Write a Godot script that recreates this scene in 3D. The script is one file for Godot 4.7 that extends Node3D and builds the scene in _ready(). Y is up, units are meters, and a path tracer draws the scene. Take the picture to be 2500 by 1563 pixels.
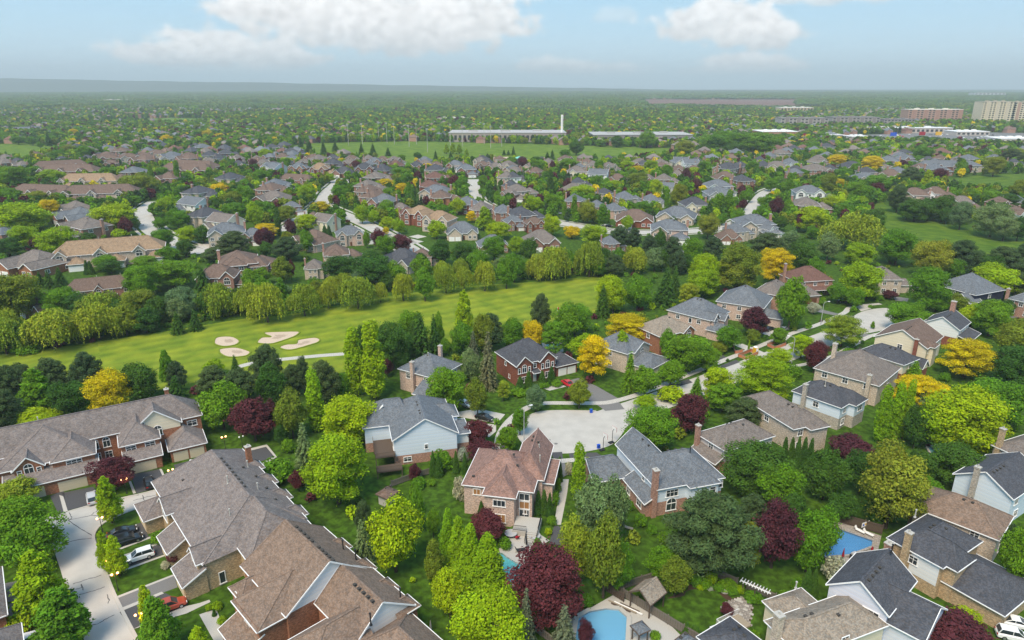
extends Node3D
# A suburb seen from a drone: townhouses, detached houses, gardens, a golf course and woods out to the horizon.
const CAM_H := 75.0
const FOCAL := 1668.0          # focal length of the photograph in its own pixels (2500 x 1563)
const PITCH := 19.0
var rng := RandomNumberGenerator.new()
var used := {}
var mats := {}
var tex := {}
var cache := {}
var taken := {}                # ground cells that hold a house or a tree
var landmarks := []            # [Vector3, words] used for the labels
var road_polys := []
var tile_x := 0.0
var tile_y := 0.0
var tile_s := 1.0

# ------------------------------------------------------------------ helpers
func g(px: float, py: float, h := 0.0) -> Vector3:      # the point at height h that the photograph shows at a pixel
	var a := (px - 1250.0) / FOCAL
	var b := (781.5 - py) / FOCAL
	var c := cos(deg_to_rad(PITCH))
	var s := sin(deg_to_rad(PITCH))
	var y := b * c - s
	var z := -c - b * s
	var t := (h - CAM_H) / y
	return Vector3(a * t, h, z * t)

func tile(x: float, y: float, s: float) -> void:
	tile_x = x; tile_y = y; tile_s = s

func q(x: float, y: float, h := 0.0) -> Vector3:
	return g(tile_x + x / tile_s, tile_y + y / tile_s, h)

func numbered(called: String) -> String:
	var n: int = used.get(called, 0)
	used[called] = n + 1
	return called if n == 0 else "%s_%03d" % [called, n]

func tag(o: Node, label: String, category: String, group := "", kind := "") -> void:
	if label: o.set_meta("label", label)
	if category: o.set_meta("category", category)
	if group: o.set_meta("group", group)
	if kind: o.set_meta("kind", kind)

func thing(called: String, label: String, category: String, at := Vector3.ZERO, turn := 0.0, group := "") -> Node3D:
	var o := Node3D.new()
	o.name = numbered(called)
	add_child(o)
	o.position = at
	o.rotation.y = turn
	tag(o, label, category, group)
	return o

func part(called: String, mesh: Mesh, m: Material, parent: Node3D, at := Transform3D.IDENTITY) -> MeshInstance3D:
	var o := MeshInstance3D.new()
	o.name = called
	o.mesh = mesh
	o.material_override = m
	parent.add_child(o, true)
	o.transform = at
	return o

func top(called: String, mesh: Mesh, m: Material, kind := "structure") -> MeshInstance3D:
	var o := MeshInstance3D.new()
	o.name = numbered(called)
	o.mesh = mesh
	o.material_override = m
	add_child(o)
	if kind: o.set_meta("kind", kind)
	return o

func begin() -> SurfaceTool:
	var st := SurfaceTool.new()
	st.begin(Mesh.PRIMITIVE_TRIANGLES)
	st.set_smooth_group(-1)
	return st

func done(st: SurfaceTool) -> ArrayMesh:
	st.generate_normals()
	return st.commit()

func face(st: SurfaceTool, pts: Array, scale := 0.39) -> void:      # a flat polygon; texture in metres, level lines along x
	if pts.size() < 3: return
	var a: Vector3 = pts[0]
	var n: Vector3 = ((pts[2] as Vector3) - a).cross((pts[1] as Vector3) - a)
	if n.length() < 1e-6 and pts.size() > 3:
		n = ((pts[3] as Vector3) - a).cross((pts[2] as Vector3) - a)
	n = n.normalized()
	var eu := Vector3.UP.cross(n)
	if eu.length() < 0.05: eu = Vector3.RIGHT
	eu = eu.normalized()
	var ev := n.cross(eu)
	for i in range(1, pts.size() - 1):
		for p: Vector3 in [pts[0], pts[i], pts[i + 1]]:
			st.set_uv(Vector2(p.dot(eu), -p.dot(ev)) * scale)
			st.add_vertex(p)

func box(st: SurfaceTool, c: Vector3, s: Vector3, bas := Basis.IDENTITY) -> void:
	var x := bas.x * s.x * 0.5
	var y := bas.y * s.y * 0.5
	var z := bas.z * s.z * 0.5
	var p := [c - x - y - z, c + x - y - z, c + x + y - z, c - x + y - z, c - x - y + z, c + x - y + z, c + x + y + z, c - x + y + z]
	for f in [[0, 1, 2, 3], [5, 4, 7, 6], [4, 0, 3, 7], [1, 5, 6, 2], [3, 2, 6, 7], [4, 5, 1, 0]]:
		face(st, [p[f[0]], p[f[1]], p[f[2]], p[f[3]]])

func beam(st: SurfaceTool, a: Vector3, b: Vector3, w: float, h: float) -> void:   # a bar from a to b
	var d := b - a
	var z := d.normalized()
	var x := Vector3.UP.cross(z)
	x = Vector3.RIGHT if x.length() < 0.01 else x.normalized()
	var y := z.cross(x)
	box(st, (a + b) * 0.5, Vector3(w, h, d.length()), Basis(x, y, z))

func tube(st: SurfaceTool, pts: Array, radii: Array, n := 7) -> void:
	var rings := []
	for i in pts.size():
		var p: Vector3 = pts[i]
		var d: Vector3 = ((pts[mini(i + 1, pts.size() - 1)] as Vector3) - (pts[maxi(i - 1, 0)] as Vector3)).normalized()
		var x := d.cross(Vector3.FORWARD)
		if x.length() < 0.1: x = d.cross(Vector3.RIGHT)
		x = x.normalized()
		var y := d.cross(x)
		var ring := []
		for k in n:
			var an := TAU * k / n
			ring.append(p + (x * cos(an) + y * sin(an)) * float(radii[i]))
		rings.append(ring)
	st.set_smooth_group(0)
	for i in pts.size() - 1:
		for k in n:
			var k2 := (k + 1) % n
			face(st, [rings[i][k], rings[i][k2], rings[i + 1][k2], rings[i + 1][k]])
	st.set_smooth_group(-1)
	face(st, rings[-1])
	var low: Array = rings[0].duplicate()
	low.reverse()
	face(st, low)

func sheet(pts: PackedVector2Array, y: float, scale := 0.1) -> ArrayMesh:      # a level polygon on the ground
	var st := begin()
	var ids := Geometry2D.triangulate_polygon(pts)
	for k in range(0, ids.size(), 3):
		var tri := [pts[ids[k]], pts[ids[k + 1]], pts[ids[k + 2]]]
		var cr: float = (tri[1] - tri[0]).cross(tri[2] - tri[0])
		if cr < 0: tri.reverse()
		for p: Vector2 in tri:
			st.set_uv(p * scale)
			st.add_vertex(Vector3(p.x, y, p.y))
	return done(st)

func ground_poly(px: Array) -> PackedVector2Array:     # a list of photograph pixels on the ground
	var out := PackedVector2Array()
	for p in px:
		var v := g(p[0], p[1])
		out.append(Vector2(v.x, v.z))
	return out

func smooth_line(px: Array, closed := false, step := 6) -> PackedVector2Array:     # the same, rounded
	var raw := ground_poly(px)
	var out := PackedVector2Array()
	var n := raw.size()
	for i in (n if closed else n - 1):
		var a := raw[(i - 1 + n) % n] if closed or i > 0 else raw[0]
		var b := raw[i]
		var c := raw[(i + 1) % n]
		var d := raw[(i + 2) % n] if closed or i < n - 2 else raw[n - 1]
		for k in step:
			out.append(b.cubic_interpolate(c, a, d, float(k) / step))
	if not closed: out.append(raw[n - 1])
	return out

func ribbon(line: PackedVector2Array, half: float, y: float, scale := 0.1) -> ArrayMesh:
	var st := begin()
	var l := []
	var r := []
	for i in line.size():
		var d := (line[mini(i + 1, line.size() - 1)] - line[maxi(i - 1, 0)]).normalized()
		var nn := Vector2(-d.y, d.x) * half
		l.append(line[i] - nn)
		r.append(line[i] + nn)
	for i in line.size() - 1:
		for p: Vector2 in [l[i], r[i], r[i + 1], l[i], r[i + 1], l[i + 1]]:
			st.set_uv(p * scale)
			st.add_vertex(Vector3(p.x, y, p.y))
	return done(st)

func curb(line: PackedVector2Array, w := 0.35, h := 0.13, y := 0.0) -> ArrayMesh:
	var st := begin()
	for i in line.size() - 1:
		var d := (line[i + 1] - line[i])
		if d.length() < 0.05: continue
		beam(st, Vector3(line[i].x, y + h * 0.5, line[i].y), Vector3(line[i + 1].x, y + h * 0.5, line[i + 1].y) + Vector3(d.x, 0, d.y).normalized() * 0.02, w, h)
	return done(st)

# ------------------------------------------------------------------ materials
func lin(r: float, gg: float, b: float) -> Color:
	return Color(r, gg, b).linear_to_srgb()

func noise_tex(size: int, freq: float, low: float, high: float, s: int, octaves := 4) -> ImageTexture:
	var n := FastNoiseLite.new()
	n.seed = s
	n.noise_type = FastNoiseLite.TYPE_SIMPLEX
	n.frequency = freq
	n.fractal_octaves = octaves
	var im := n.get_seamless_image(size, size)
	im.convert(Image.FORMAT_RGB8)
	var d := im.get_data()
	for i in range(0, d.size()):
		d[i] = int((low + (high - low) * d[i] / 255.0) * 255.0)
	return ImageTexture.create_from_image(Image.create_from_data(size, size, false, Image.FORMAT_RGB8, d))

func rows_tex(size: int, row: int, tab: int, low: float, high: float, line: float, s: int, patch := 0.0) -> ImageTexture:    # courses of shingles or bricks, with weathered patches
	rng.seed = s
	var n := FastNoiseLite.new()
	n.seed = s
	n.frequency = 5.0 / size
	n.fractal_octaves = 4
	var big := n.get_seamless_image(size, size)
	var d := PackedByteArray()
	d.resize(size * size * 3)
	for y0 in range(0, size, row):
		var off := rng.randi_range(0, tab)
		for x0 in range(0, size, tab):
			var v := rng.randf_range(low, high)
			var w := rng.randf_range(-0.03, 0.03)
			for x in range(x0, mini(x0 + tab, size)):
				for y in range(y0, mini(y0 + row, size)):
					var xx := (x + off) % size
					var k := v * (line if y == y0 else 1.0) + rng.randf_range(-0.05, 0.05)
					if patch > 0.0: k -= patch * big.get_pixel(xx, y).r
					var o := (y * size + xx) * 3
					d[o] = int(clampf(k + w, 0, 1) * 255.0); d[o + 1] = int(clampf(k, 0, 1) * 255.0); d[o + 2] = int(clampf(k - w, 0, 1) * 255.0)
	return ImageTexture.create_from_image(Image.create_from_data(size, size, false, Image.FORMAT_RGB8, d))

func mat(key: String, c: Color, rough := 0.9, t: Texture2D = null, scale := 1.0) -> StandardMaterial3D:
	if mats.has(key): return mats[key]
	var m := StandardMaterial3D.new()
	m.resource_name = key
	m.albedo_color = c
	m.roughness = rough
	m.metallic_specular = 0.3
	if t:
		m.albedo_texture = t
		m.uv1_scale = Vector3.ONE * scale
	mats[key] = m
	return m

func glow(key: String, c: Color, e: float) -> StandardMaterial3D:
	if mats.has(key): return mats[key]
	var m := mat(key, c, 0.5)
	m.emission_enabled = true
	m.emission = c
	m.emission_energy_multiplier = e
	return m

func make_materials() -> void:
	tex.shingle = rows_tex(1024, 16, 22, 0.86, 1.06, 0.80, 3, 0.16)
	tex.brick = rows_tex(256, 8, 21, 0.7, 1.0, 0.86, 4)
	tex.siding = rows_tex(256, 16, 256, 0.95, 1.0, 0.82, 5)
	tex.fine = noise_tex(512, 0.05, 0.72, 1.0, 6)
	tex.soft = noise_tex(512, 0.012, 0.6, 1.0, 7, 6)
	tex.pale = noise_tex(512, 0.008, 0.93, 1.0, 17, 5)
	tex.speck = noise_tex(512, 0.2, 0.6, 1.0, 8, 3)
	var roofs := {"n": lin(.220, .155, .128), "a": lin(.245, .212, .195), "k": lin(.105, .110, .130), "s": lin(.195, .215, .245), "t": lin(.40, .280, .185), "r": lin(.215, .120, .100), "p": lin(.345, .212, .178), "u": lin(.270, .232, .222), "b": lin(.285, .205, .160), "g": lin(.36, .305, .250)}
	for k in roofs:
		mat("roof_" + k, roofs[k], 0.95, tex.shingle, 0.25)
	var walls := {"brick": lin(.42, .235, .185), "red": lin(.34, .125, .085), "orange": lin(.46, .21, .125), "pink": lin(.78, .585, .50), "tan": lin(.64, .47, .29), "rose": lin(.56, .33, .26), "beige": lin(.74, .625, .52), "stone": lin(.60, .54, .47)}
	for k in walls: mat("wall_" + k, walls[k], 0.95, tex.brick)
	var sidings := {"white": lin(.82, .84, .86), "blue": lin(.70, .80, .92), "cream": lin(.78, .71, .56), "grey": lin(.50, .50, .50), "mauve": lin(.62, .58, .58), "navy": lin(.035, .04, .075), "lilac": lin(.68, .72, .84)}
	for k in sidings: mat("wall_" + k, sidings[k], 0.7, tex.siding, 1.6)
	mat("trim", lin(.85, .85, .86), 0.6)
	mat("glass", lin(.03, .04, .05), 0.08).metallic_specular = 0.6
	glow("lit_glass", Color(0.50, 0.36, 0.22), 0.2)
	glow("lamp_glow", Color(1.0, 0.72, 0.5), 1.6)
	mat("garage_beige", lin(.62, .54, .40), 0.6)
	mat("garage_white", lin(.85, .85, .85), 0.6)
	mat("door_brown", lin(.16, .07, .04), 0.5)
	mat("black_metal", lin(.025, .025, .028), 0.5)
	mat("steel", lin(.42, .43, .45), 0.45)
	mat("vent", lin(.06, .055, .05), 0.8)
	mat("concrete", lin(.66, .63, .58), 0.95, tex.fine)
	mat("road", lin(.50, .48, .45), 0.95, tex.pale, 0.5)
	mat("asphalt", lin(.135, .135, .145), 0.95, tex.speck)
	mat("asphalt_worn", lin(.30, .295, .295), 0.95, tex.speck)
	mat("paver", lin(.46, .42, .385), 0.95, tex.brick)
	mat("tar", lin(.10, .10, .105), 0.9)
	mat("sand", lin(.78, .62, .48), 1.0, tex.fine)
	mat("mulch", lin(.12, .075, .05), 1.0, tex.speck)
	mat("wood_grey", lin(.24, .21, .18), 0.95, tex.fine)
	mat("wood_brown", lin(.15, .11, .085), 0.9, tex.fine)
	mat("wood_pale", lin(.46, .39, .30), 0.9, tex.fine)
	mat("bark", lin(.10, .08, .062), 1.0, tex.fine)
	mat("bark_pale", lin(.42, .40, .37), 1.0, tex.fine)
	mat("rubber", lin(.02, .02, .02), 0.9)
	mat("alloy", lin(.5, .5, .52), 0.3).metallic = 0.8
	mat("red_light", lin(.4, .01, .01), 0.3)
	mat("clear_light", lin(.8, .8, .8), 0.15)
	mat("plastic_blue", lin(.02, .09, .55), 0.5)
	mat("orange_mesh", lin(.60, .20, .10), 0.8)
	mat("canvas_red", lin(.33, .015, .03), 0.9)
	mat("canvas_grey", lin(.30, .30, .30), 0.9)
	mat("pale_stone", lin(.62, .60, .56), 0.9, tex.fine)

# ------------------------------------------------------------------ foliage
var lv := PackedVector3Array()
var ln := PackedVector3Array()
var lc := PackedColorArray()
var li := PackedInt32Array()

func leaf(p: Vector3, n: Vector3, size: float, aspect: float, c: Color, along := Vector3.ZERO) -> void:
	var t := along
	if t == Vector3.ZERO:
		t = Vector3(rng.randf() - 0.5, rng.randf() - 0.5, rng.randf() - 0.5)
	t = (t - n * t.dot(n)).normalized()
	var b := n.cross(t)
	var o := lv.size()
	lv.append(p - t * size); lv.append(p + b * size * aspect + t * size * 0.15); lv.append(p + t * size); lv.append(p - b * size * aspect + t * size * 0.1)
	for k in 4:
		ln.append(n)
		lc.append(c)
	li.append_array(PackedInt32Array([o, o + 1, o + 2, o, o + 2, o + 3]))

func leaves_done() -> ArrayMesh:
	var arr := []
	arr.resize(Mesh.ARRAY_MAX)
	arr[Mesh.ARRAY_VERTEX] = lv
	arr[Mesh.ARRAY_NORMAL] = ln
	arr[Mesh.ARRAY_COLOR] = lc
	arr[Mesh.ARRAY_INDEX] = li
	var m := ArrayMesh.new()
	m.add_surface_from_arrays(Mesh.PRIMITIVE_TRIANGLES, arr)
	lv = PackedVector3Array(); ln = PackedVector3Array(); lc = PackedColorArray(); li = PackedInt32Array()
	return m

func rdir() -> Vector3:
	var z := rng.randf_range(-1, 1)
	var a := rng.randf() * TAU
	var r := sqrt(1 - z * z)
	return Vector3(r * cos(a), z, r * sin(a))

func tone(base: float, spread := 0.12) -> Color:
	var v := clampf(base + rng.randf_range(-spread, spread), 0.3, 1.0)
	return Color(clampf(v * rng.randf_range(0.88, 1.08), 0, 1), v, clampf(v * rng.randf_range(0.8, 1.05), 0, 1))

# lobes: [centre, radii]; leaves lie on the outsides of the lobes
func lobed(lobes: Array, count: int, size: float, aspect: float, loose: float, up: float) -> void:
	var area := 0.0
	for l in lobes: area += l[1].x * l[1].z + l[1].x * l[1].y
	for l in lobes:
		var c: Vector3 = l[0]
		var r: Vector3 = l[1]
		var n := int(count * (r.x * r.z + r.x * r.y) / area)
		var base := rng.randf_range(0.62, 0.94)
		for k in n:
			var d := rdir()
			if d.y < -0.55 and rng.randf() < 0.7: continue
			var p := c + d * r * (rng.randf_range(1.0 - loose, 1.0 + loose * 0.3) if rng.randf() < 0.9 else rng.randf_range(1.0, 1.45))
			var inside := false
			for o in lobes:
				if o == l: continue
				var e: Vector3 = (p - o[0]) / o[1]
				if e.length_squared() < 0.55:
					inside = true
					break
			if inside: continue
			var nn := (d * 0.8 + Vector3.UP * up + rdir() * 0.75).normalized()
			leaf(p, nn, size * rng.randf_range(0.45, 1.45), aspect, tone(base, 0.2))

func filler(c: Vector3, r: Vector3, count: int, size: float) -> void:      # leaves in the depth of the crown
	for k in count:
		leaf(c + rdir() * r * pow(rng.randf(), 0.4), rdir(), size, 0.7, tone(0.7, 0.1))

# crowns are built 10 m tall, 8 m wide (columns 10 x 2.6, cones 10 x 5, bushes 2 x 2.4)
func crown(shape: String, variant: int, fine: float) -> ArrayMesh:
	rng.seed = hash(shape) + variant * 101
	var lobes := []
	match shape:
		"M":
			var n := 34
			for i in n:
				var yy := 1.0 - 2.0 * (i + 0.5) / n
				var a := i * 2.39996 + rng.randf() * 0.9
				var rr := sqrt(1 - yy * yy)
				var wide := 0.50 + 0.30 * rng.randf() + 0.07 * sin(a * 2.0 + variant)
				var c := Vector3(rr * cos(a) * 3.9 * wide, 5.4 + yy * 4.6 * (wide + 0.02), rr * sin(a) * 3.9 * wide)
				var r := rng.randf_range(0.75, 1.6)
				lobes.append([c, Vector3(r, r * rng.randf_range(0.65, 0.95), r)])
			lobed(lobes, int(13000 * fine), 0.19 / sqrt(fine), 0.6, 0.34, 0.35)
			filler(Vector3(0, 5.4, 0), Vector3(2.5, 3.2, 2.5), int(900 * fine), 0.5 / sqrt(fine))
		"L":
			var n := 40
			for i in n:
				var f := (i + 0.5) / n
				var a := i * 2.39996 + rng.randf() * 0.5
				var rad := sqrt(1.0 - pow(absf(f - 0.38) / 0.64, 2.0)) * 3.5 * rng.randf_range(0.55, 1.0)
				var c := Vector3(cos(a) * rad, 2.0 + f * 6.9, sin(a) * rad)
				var r := rng.randf_range(0.8, 1.35)
				lobes.append([c, Vector3(r, r * 0.5, r)])
			lobed(lobes, int(13000 * fine), 0.17 / sqrt(fine), 0.5, 0.45, 0.5)
			filler(Vector3(0, 5.8, 0), Vector3(2.4, 2.2, 2.4), int(600 * fine), 0.42 / sqrt(fine))
		"P":
			var n := 34
			for i in n:
				var f := (i + 0.5) / n
				var a := i * 2.39996
				var prof := sin(PI * pow(f, 0.75)) * 2.9 + 0.5
				var c := Vector3(cos(a) * prof * rng.randf_range(0.65, 1.0), 1.9 + f * 7.6, sin(a) * prof * rng.randf_range(0.65, 1.0))
				var r := rng.randf_range(0.8, 1.3) * (1.15 - 0.4 * f)
				lobes.append([c, Vector3(r, r * 0.75, r)])
			lobed(lobes, int(13000 * fine), 0.24 / sqrt(fine), 0.3, 0.4, 0.5)
			filler(Vector3(0, 5.2, 0), Vector3(2.0, 3.6, 2.0), int(700 * fine), 0.55 / sqrt(fine))
		"S":
			var layers := 26
			for i in layers:
				var f := float(i) / layers
				var y := 0.8 + f * 9.0
				var rad := (1.0 - f) * 2.45 + 0.12
				var arms := int(11 - 6 * f)
				for k in arms:
					var a := TAU * k / arms + i * 0.7 + rng.randf() * 0.25
					var rl := rad * rng.randf_range(0.78, 1.08)
					var d := Vector3(cos(a), -0.22, sin(a)).normalized()
					var nb := int(maxf(3, rl * 11) * fine)
					var base := rng.randf_range(0.68, 0.92)
					for j in nb:
						var w := sqrt(float(j + 1) / nb)
						var p := Vector3(0, y, 0) + d * rl * w + Vector3(0, -0.12 * w * w * rl, 0) + Vector3(rng.randf() - 0.5, 0.25 * (rng.randf() - 0.5), rng.randf() - 0.5) * 0.5 * (0.35 + 0.65 * w)
						leaf(p, (Vector3.UP * 0.9 + d * 0.35 + rdir() * 0.6).normalized(), 0.26 * rng.randf_range(0.7, 1.2) / sqrt(fine), 0.4, tone(base), d + rdir() * 0.5)
			filler(Vector3(0, 3.0, 0), Vector3(1.2, 2.4, 1.2), int(250 * fine), 0.5 / sqrt(fine))
			filler(Vector3(0, 6.0, 0), Vector3(0.6, 2.4, 0.6), int(150 * fine), 0.4 / sqrt(fine))
		"C":
			var n := 44
			for i in n:
				var f := (i + 0.5) / n
				var a := i * 2.39996
				var prof := 1.05 * pow(sin(PI * (0.06 + 0.9 * f)), 0.55) * (1.12 - 0.55 * f)
				var r := rng.randf_range(0.36, 0.6)
				lobes.append([Vector3(cos(a) * prof * 0.75, 0.7 + f * 9.0, sin(a) * prof * 0.75), Vector3(r, r * 1.5, r)])
			lobed(lobes, int(11000 * fine), 0.125 / sqrt(fine), 0.6, 0.27, 0.55)
			filler(Vector3(0, 5, 0), Vector3(0.7, 4.2, 0.7), int(500 * fine), 0.4 / sqrt(fine))
		"A":
			var n := 60
			for i in n:
				var f := pow((i + 0.5) / n, 1.25)
				var a := i * 2.39996
				var prof := 2.35 * pow(1.0 - f, 0.72) * rng.randf_range(0.82, 1.0) + 0.08
				var r := rng.randf_range(0.45, 0.75) * (1.1 - 0.6 * f)
				lobes.append([Vector3(cos(a) * prof * 0.82, 0.5 + f * 9.0, sin(a) * prof * 0.82), Vector3(r, r * 1.7, r)])
			lobed(lobes, int(15000 * fine), 0.17 / sqrt(fine), 0.55, 0.25, 0.5)
			filler(Vector3(0, 2.8, 0), Vector3(1.5, 2.6, 1.5), int(500 * fine), 0.5 / sqrt(fine))
			filler(Vector3(0, 6.0, 0), Vector3(0.7, 2.4, 0.7), int(300 * fine), 0.4 / sqrt(fine))
		"Y":
			var n := 32
			for i in n:
				var f := (i + 0.5) / n
				var a := i * 2.39996
				var prof := 2.5 * pow(1.0 - f, 0.6) * pow(minf(1.0, f * 5 + 0.35), 0.7) * rng.randf_range(0.65, 1.05) + 0.15
				var r := rng.randf_range(0.55, 1.0) * (1.2 - 0.65 * f)
				lobes.append([Vector3(cos(a) * prof * 0.78, 1.7 + f * 8.0, sin(a) * prof * 0.78), Vector3(r, r * 1.1, r)])
			lobed(lobes, int(11000 * fine), 0.18 / sqrt(fine), 0.55, 0.42, 0.45)
			filler(Vector3(0, 4.2, 0), Vector3(1.2, 2.5, 1.2), int(350 * fine), 0.45 / sqrt(fine))
		"W":
			for i in 17:
				var f := (i + 0.5) / 17
				var a := i * 2.39996 + rng.randf() * 0.6
				var rad := 3.3 * sqrt(f) * rng.randf_range(0.8, 1.05)
				var c := Vector3(cos(a) * rad, 8.0 - 3.1 * f * f + rng.randf_range(-0.9, 0.8), sin(a) * rad)
				var r := rng.randf_range(1.0, 1.7)
				lobes.append([c, r])
			for l in lobes:
				var c: Vector3 = l[0]
				var r: float = l[1]
				var base := rng.randf_range(0.66, 0.95)
				for k in int(46 * fine):
					var d := rdir()
					d.y = absf(d.y)
					var p := c + d * Vector3(r, r * 0.75, r)
					var end := maxf(0.6, p.y - rng.randf_range(1.6, 5.2))
					var outv := Vector3(p.x, 0, p.z).normalized()
					var b2 := base * rng.randf_range(0.82, 1.08)
					var sway := rdir() * 0.05
					for j in int((p.y - end) / 0.36):
						leaf(p + outv * minf(0.4, j * 0.08) + sway * j + Vector3(0, -j * 0.36, 0) + rdir() * 0.14, (outv * 0.6 + rdir() + Vector3.UP * 0.35).normalized(), 0.30 * rng.randf_range(0.8, 1.25), 0.36, tone(b2), Vector3(0, 1, 0) + rdir() * 0.45)
			filler(Vector3(0, 5.4, 0), Vector3(2.3, 2.6, 2.3), int(500 * fine), 0.6)
		"B":
			for i in 16:
				var a := i * 2.39996
				var f := (i + 0.5) / 16
				var r := rng.randf_range(0.34, 0.52)
				lobes.append([Vector3(cos(a) * 0.85 * sqrt(1 - f * 0.8), 0.45 + f * 1.1, sin(a) * 0.85 * sqrt(1 - f * 0.8)), Vector3(r, r * 0.9, r)])
			lobed(lobes, int(2400 * fine), 0.10 / sqrt(fine), 0.6, 0.2, 0.4)
			filler(Vector3(0, 0.8, 0), Vector3(0.8, 0.75, 0.8), int(200 * fine), 0.25)
	return leaves_done()

func trunk_mesh(shape: String) -> ArrayMesh:
	rng.seed = hash("trunk" + shape)
	var st := begin()
	match shape:
		"M", "L", "W", "Y":
			tube(st, [Vector3(0, -0.2, 0), Vector3(0.05, 1.2, 0), Vector3(0, 3.2, 0.1), Vector3(0.1, 5.8, 0), Vector3(0, 8.4, 0)], [0.30, 0.21, 0.17, 0.10, 0.03], 8)
			for i in 9:
				var a := i * 2.4
				var y := 2.4 + i * 0.42
				var l := 3.0 if shape != "Y" else 1.5
				tube(st, [Vector3(0, y, 0), Vector3(cos(a) * l * 0.45, y + 0.9, sin(a) * l * 0.45), Vector3(cos(a) * l, y + 2.2, sin(a) * l)], [0.11, 0.07, 0.02], 5)
		"B":
			for i in 4:
				var a := i * 1.6
				tube(st, [Vector3(0, -0.1, 0), Vector3(cos(a) * 0.3, 0.7, sin(a) * 0.3)], [0.05, 0.02], 5)
		_:
			tube(st, [Vector3(0, -0.2, 0), Vector3(0, 3, 0), Vector3(0, 9.2, 0)], [0.22, 0.15, 0.02], 8)
			for i in 12:
				var a := i * 2.4
				var y := 1.6 + i * 0.55
				tube(st, [Vector3(0, y, 0), Vector3(cos(a) * 1.4 * (1 - i / 14.0), y + 0.1, sin(a) * 1.4 * (1 - i / 14.0))], [0.06, 0.02], 4)
	return done(st)

const LEAF := {
	"g": [.150, .320, .016], "b": [.360, .520, .010], "d": [.070, .165, .022], "o": [.235, .300, .026], "r": [.125, .034, .046], "y": [.880, .670, .010],
	"h": [.235, .430, .012], "n": [.085, .140, .050],
	"t": [.330, .350, .032], "s": [.185, .290, .115], "k": [.058, .108, .042], "w": [.540, .560, .430], "v": [.340, .430, .034], "e": [.190, .210, .115]}
const LOOK := {"g": "green", "b": "bright lime green", "d": "dark green", "o": "olive green", "r": "dark purple-red", "y": "golden yellow", "t": "russet tinged", "s": "silvery green", "k": "blackish green", "w": "white blossoming", "v": "yellow-green", "e": "grey-brown", "h": "fresh green", "n": "grey-green"}
const KIND := {"M": ["broadleaf_tree", "broad-crowned tree", "tree"], "L": ["locust_tree", "feathery locust tree", "tree"], "P": ["pine_tree", "shaggy pine tree", "tree"], "S": ["spruce_tree", "conical spruce tree", "tree"], "C": ["columnar_tree", "narrow columnar tree", "tree"], "A": ["arborvitae", "cone-shaped cedar", "tree"], "Y": ["young_tree", "pyramid-shaped street tree", "tree"], "W": ["willow_tree", "weeping willow", "tree"], "B": ["garden_shrub", "rounded garden shrub", "shrub"]}
const SIZE := {"M": [10.0, 8.6], "L": [9.2, 9.0], "P": [10.0, 7.4], "S": [10.0, 5.0], "C": [10.0, 2.9], "A": [10.0, 5.0], "Y": [10.0, 5.6], "W": [10.0, 8.8], "B": [2.0, 2.6]}

func leaf_mat(k: String, v := 1) -> StandardMaterial3D:      # each hue in three shades of leaf
	var b: Array = LEAF[k]
	var f: Array = [[1.14, 1.05, 1.0], [1.0, 1.0, 1.0], [0.84, 0.9, 1.0]][v]
	var c := [minf(b[0] * f[0], 0.9), b[1] * f[1], b[2] * f[2]]
	var m := mat("leaf_%s%d" % [k, v], lin(c[0], c[1], c[2]), 0.75)
	m.vertex_color_use_as_albedo = true
	m.backlight_enabled = true
	m.backlight = lin(c[0] * 0.45, c[1] * 0.45, c[2] * 0.4)
	m.metallic_specular = 0.2
	return m

func crown_of(shape: String, variant: int) -> Mesh:
	var key := "crown" + shape + str(variant)
	if not cache.has(key): cache[key] = crown(shape, variant, 2.0 if variant > 2 else 1.0)
	return cache[key]

func cell(p: Vector3) -> Vector2i:
	return Vector2i(int(floor(p.x / 6.0)), int(floor(p.z / 6.0)))

var said := {}
func near_words(p: Vector3, before := "") -> String:       # a phrase naming the closest landmarks, as yet unused after these words where one is left
	var near := []
	for l in landmarks: near.append([p.distance_squared_to(l[0]), l[1]])
	near.sort_custom(func(a, b): return a[0] < b[0])
	var tries := []
	if sqrt(near[0][0]) < 14.0: tries.append("beside the " + near[0][1])
	for k in [[0, 1], [0, 2], [1, 2], [0, 3], [1, 3], [0, 4]]: tries.append("between the %s and %s" % [near[k[0]][1], near[k[1]][1]])
	tries.append("near the " + near[0][1])
	var fits := "near the " + str(near[0][1])
	for t: String in tries:
		if (before + " " + t).split(" ", false).size() > 16: continue
		fits = t
		if not said.has(before + t):
			said[before + t] = true
			return t
	return fits

var tree_count := 0
func tree(code: String, x: float, y_top: float, y_base: float, w: float) -> void:
	var shape := code[0]
	var hue := code[1]
	var px := tile_x + x / tile_s
	var base := g(px, tile_y + y_base / tile_s)
	if base.z < -6000: return
	# height from the top pixel, at the base's distance
	var b := (781.5 - (tile_y + y_top / tile_s)) / FOCAL
	var c := cos(deg_to_rad(PITCH))
	var s := sin(deg_to_rad(PITCH))
	var dy := b * c - s
	var dz := c + b * s
	var width := w / tile_s * Vector3(base.x, CAM_H, base.z).length() / FOCAL
	var h := CAM_H + dy / dz * (-base.z + width * 0.12)
	h = clampf(h, 0.5, 26.0)
	plant(shape, hue, base, h, width)

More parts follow.
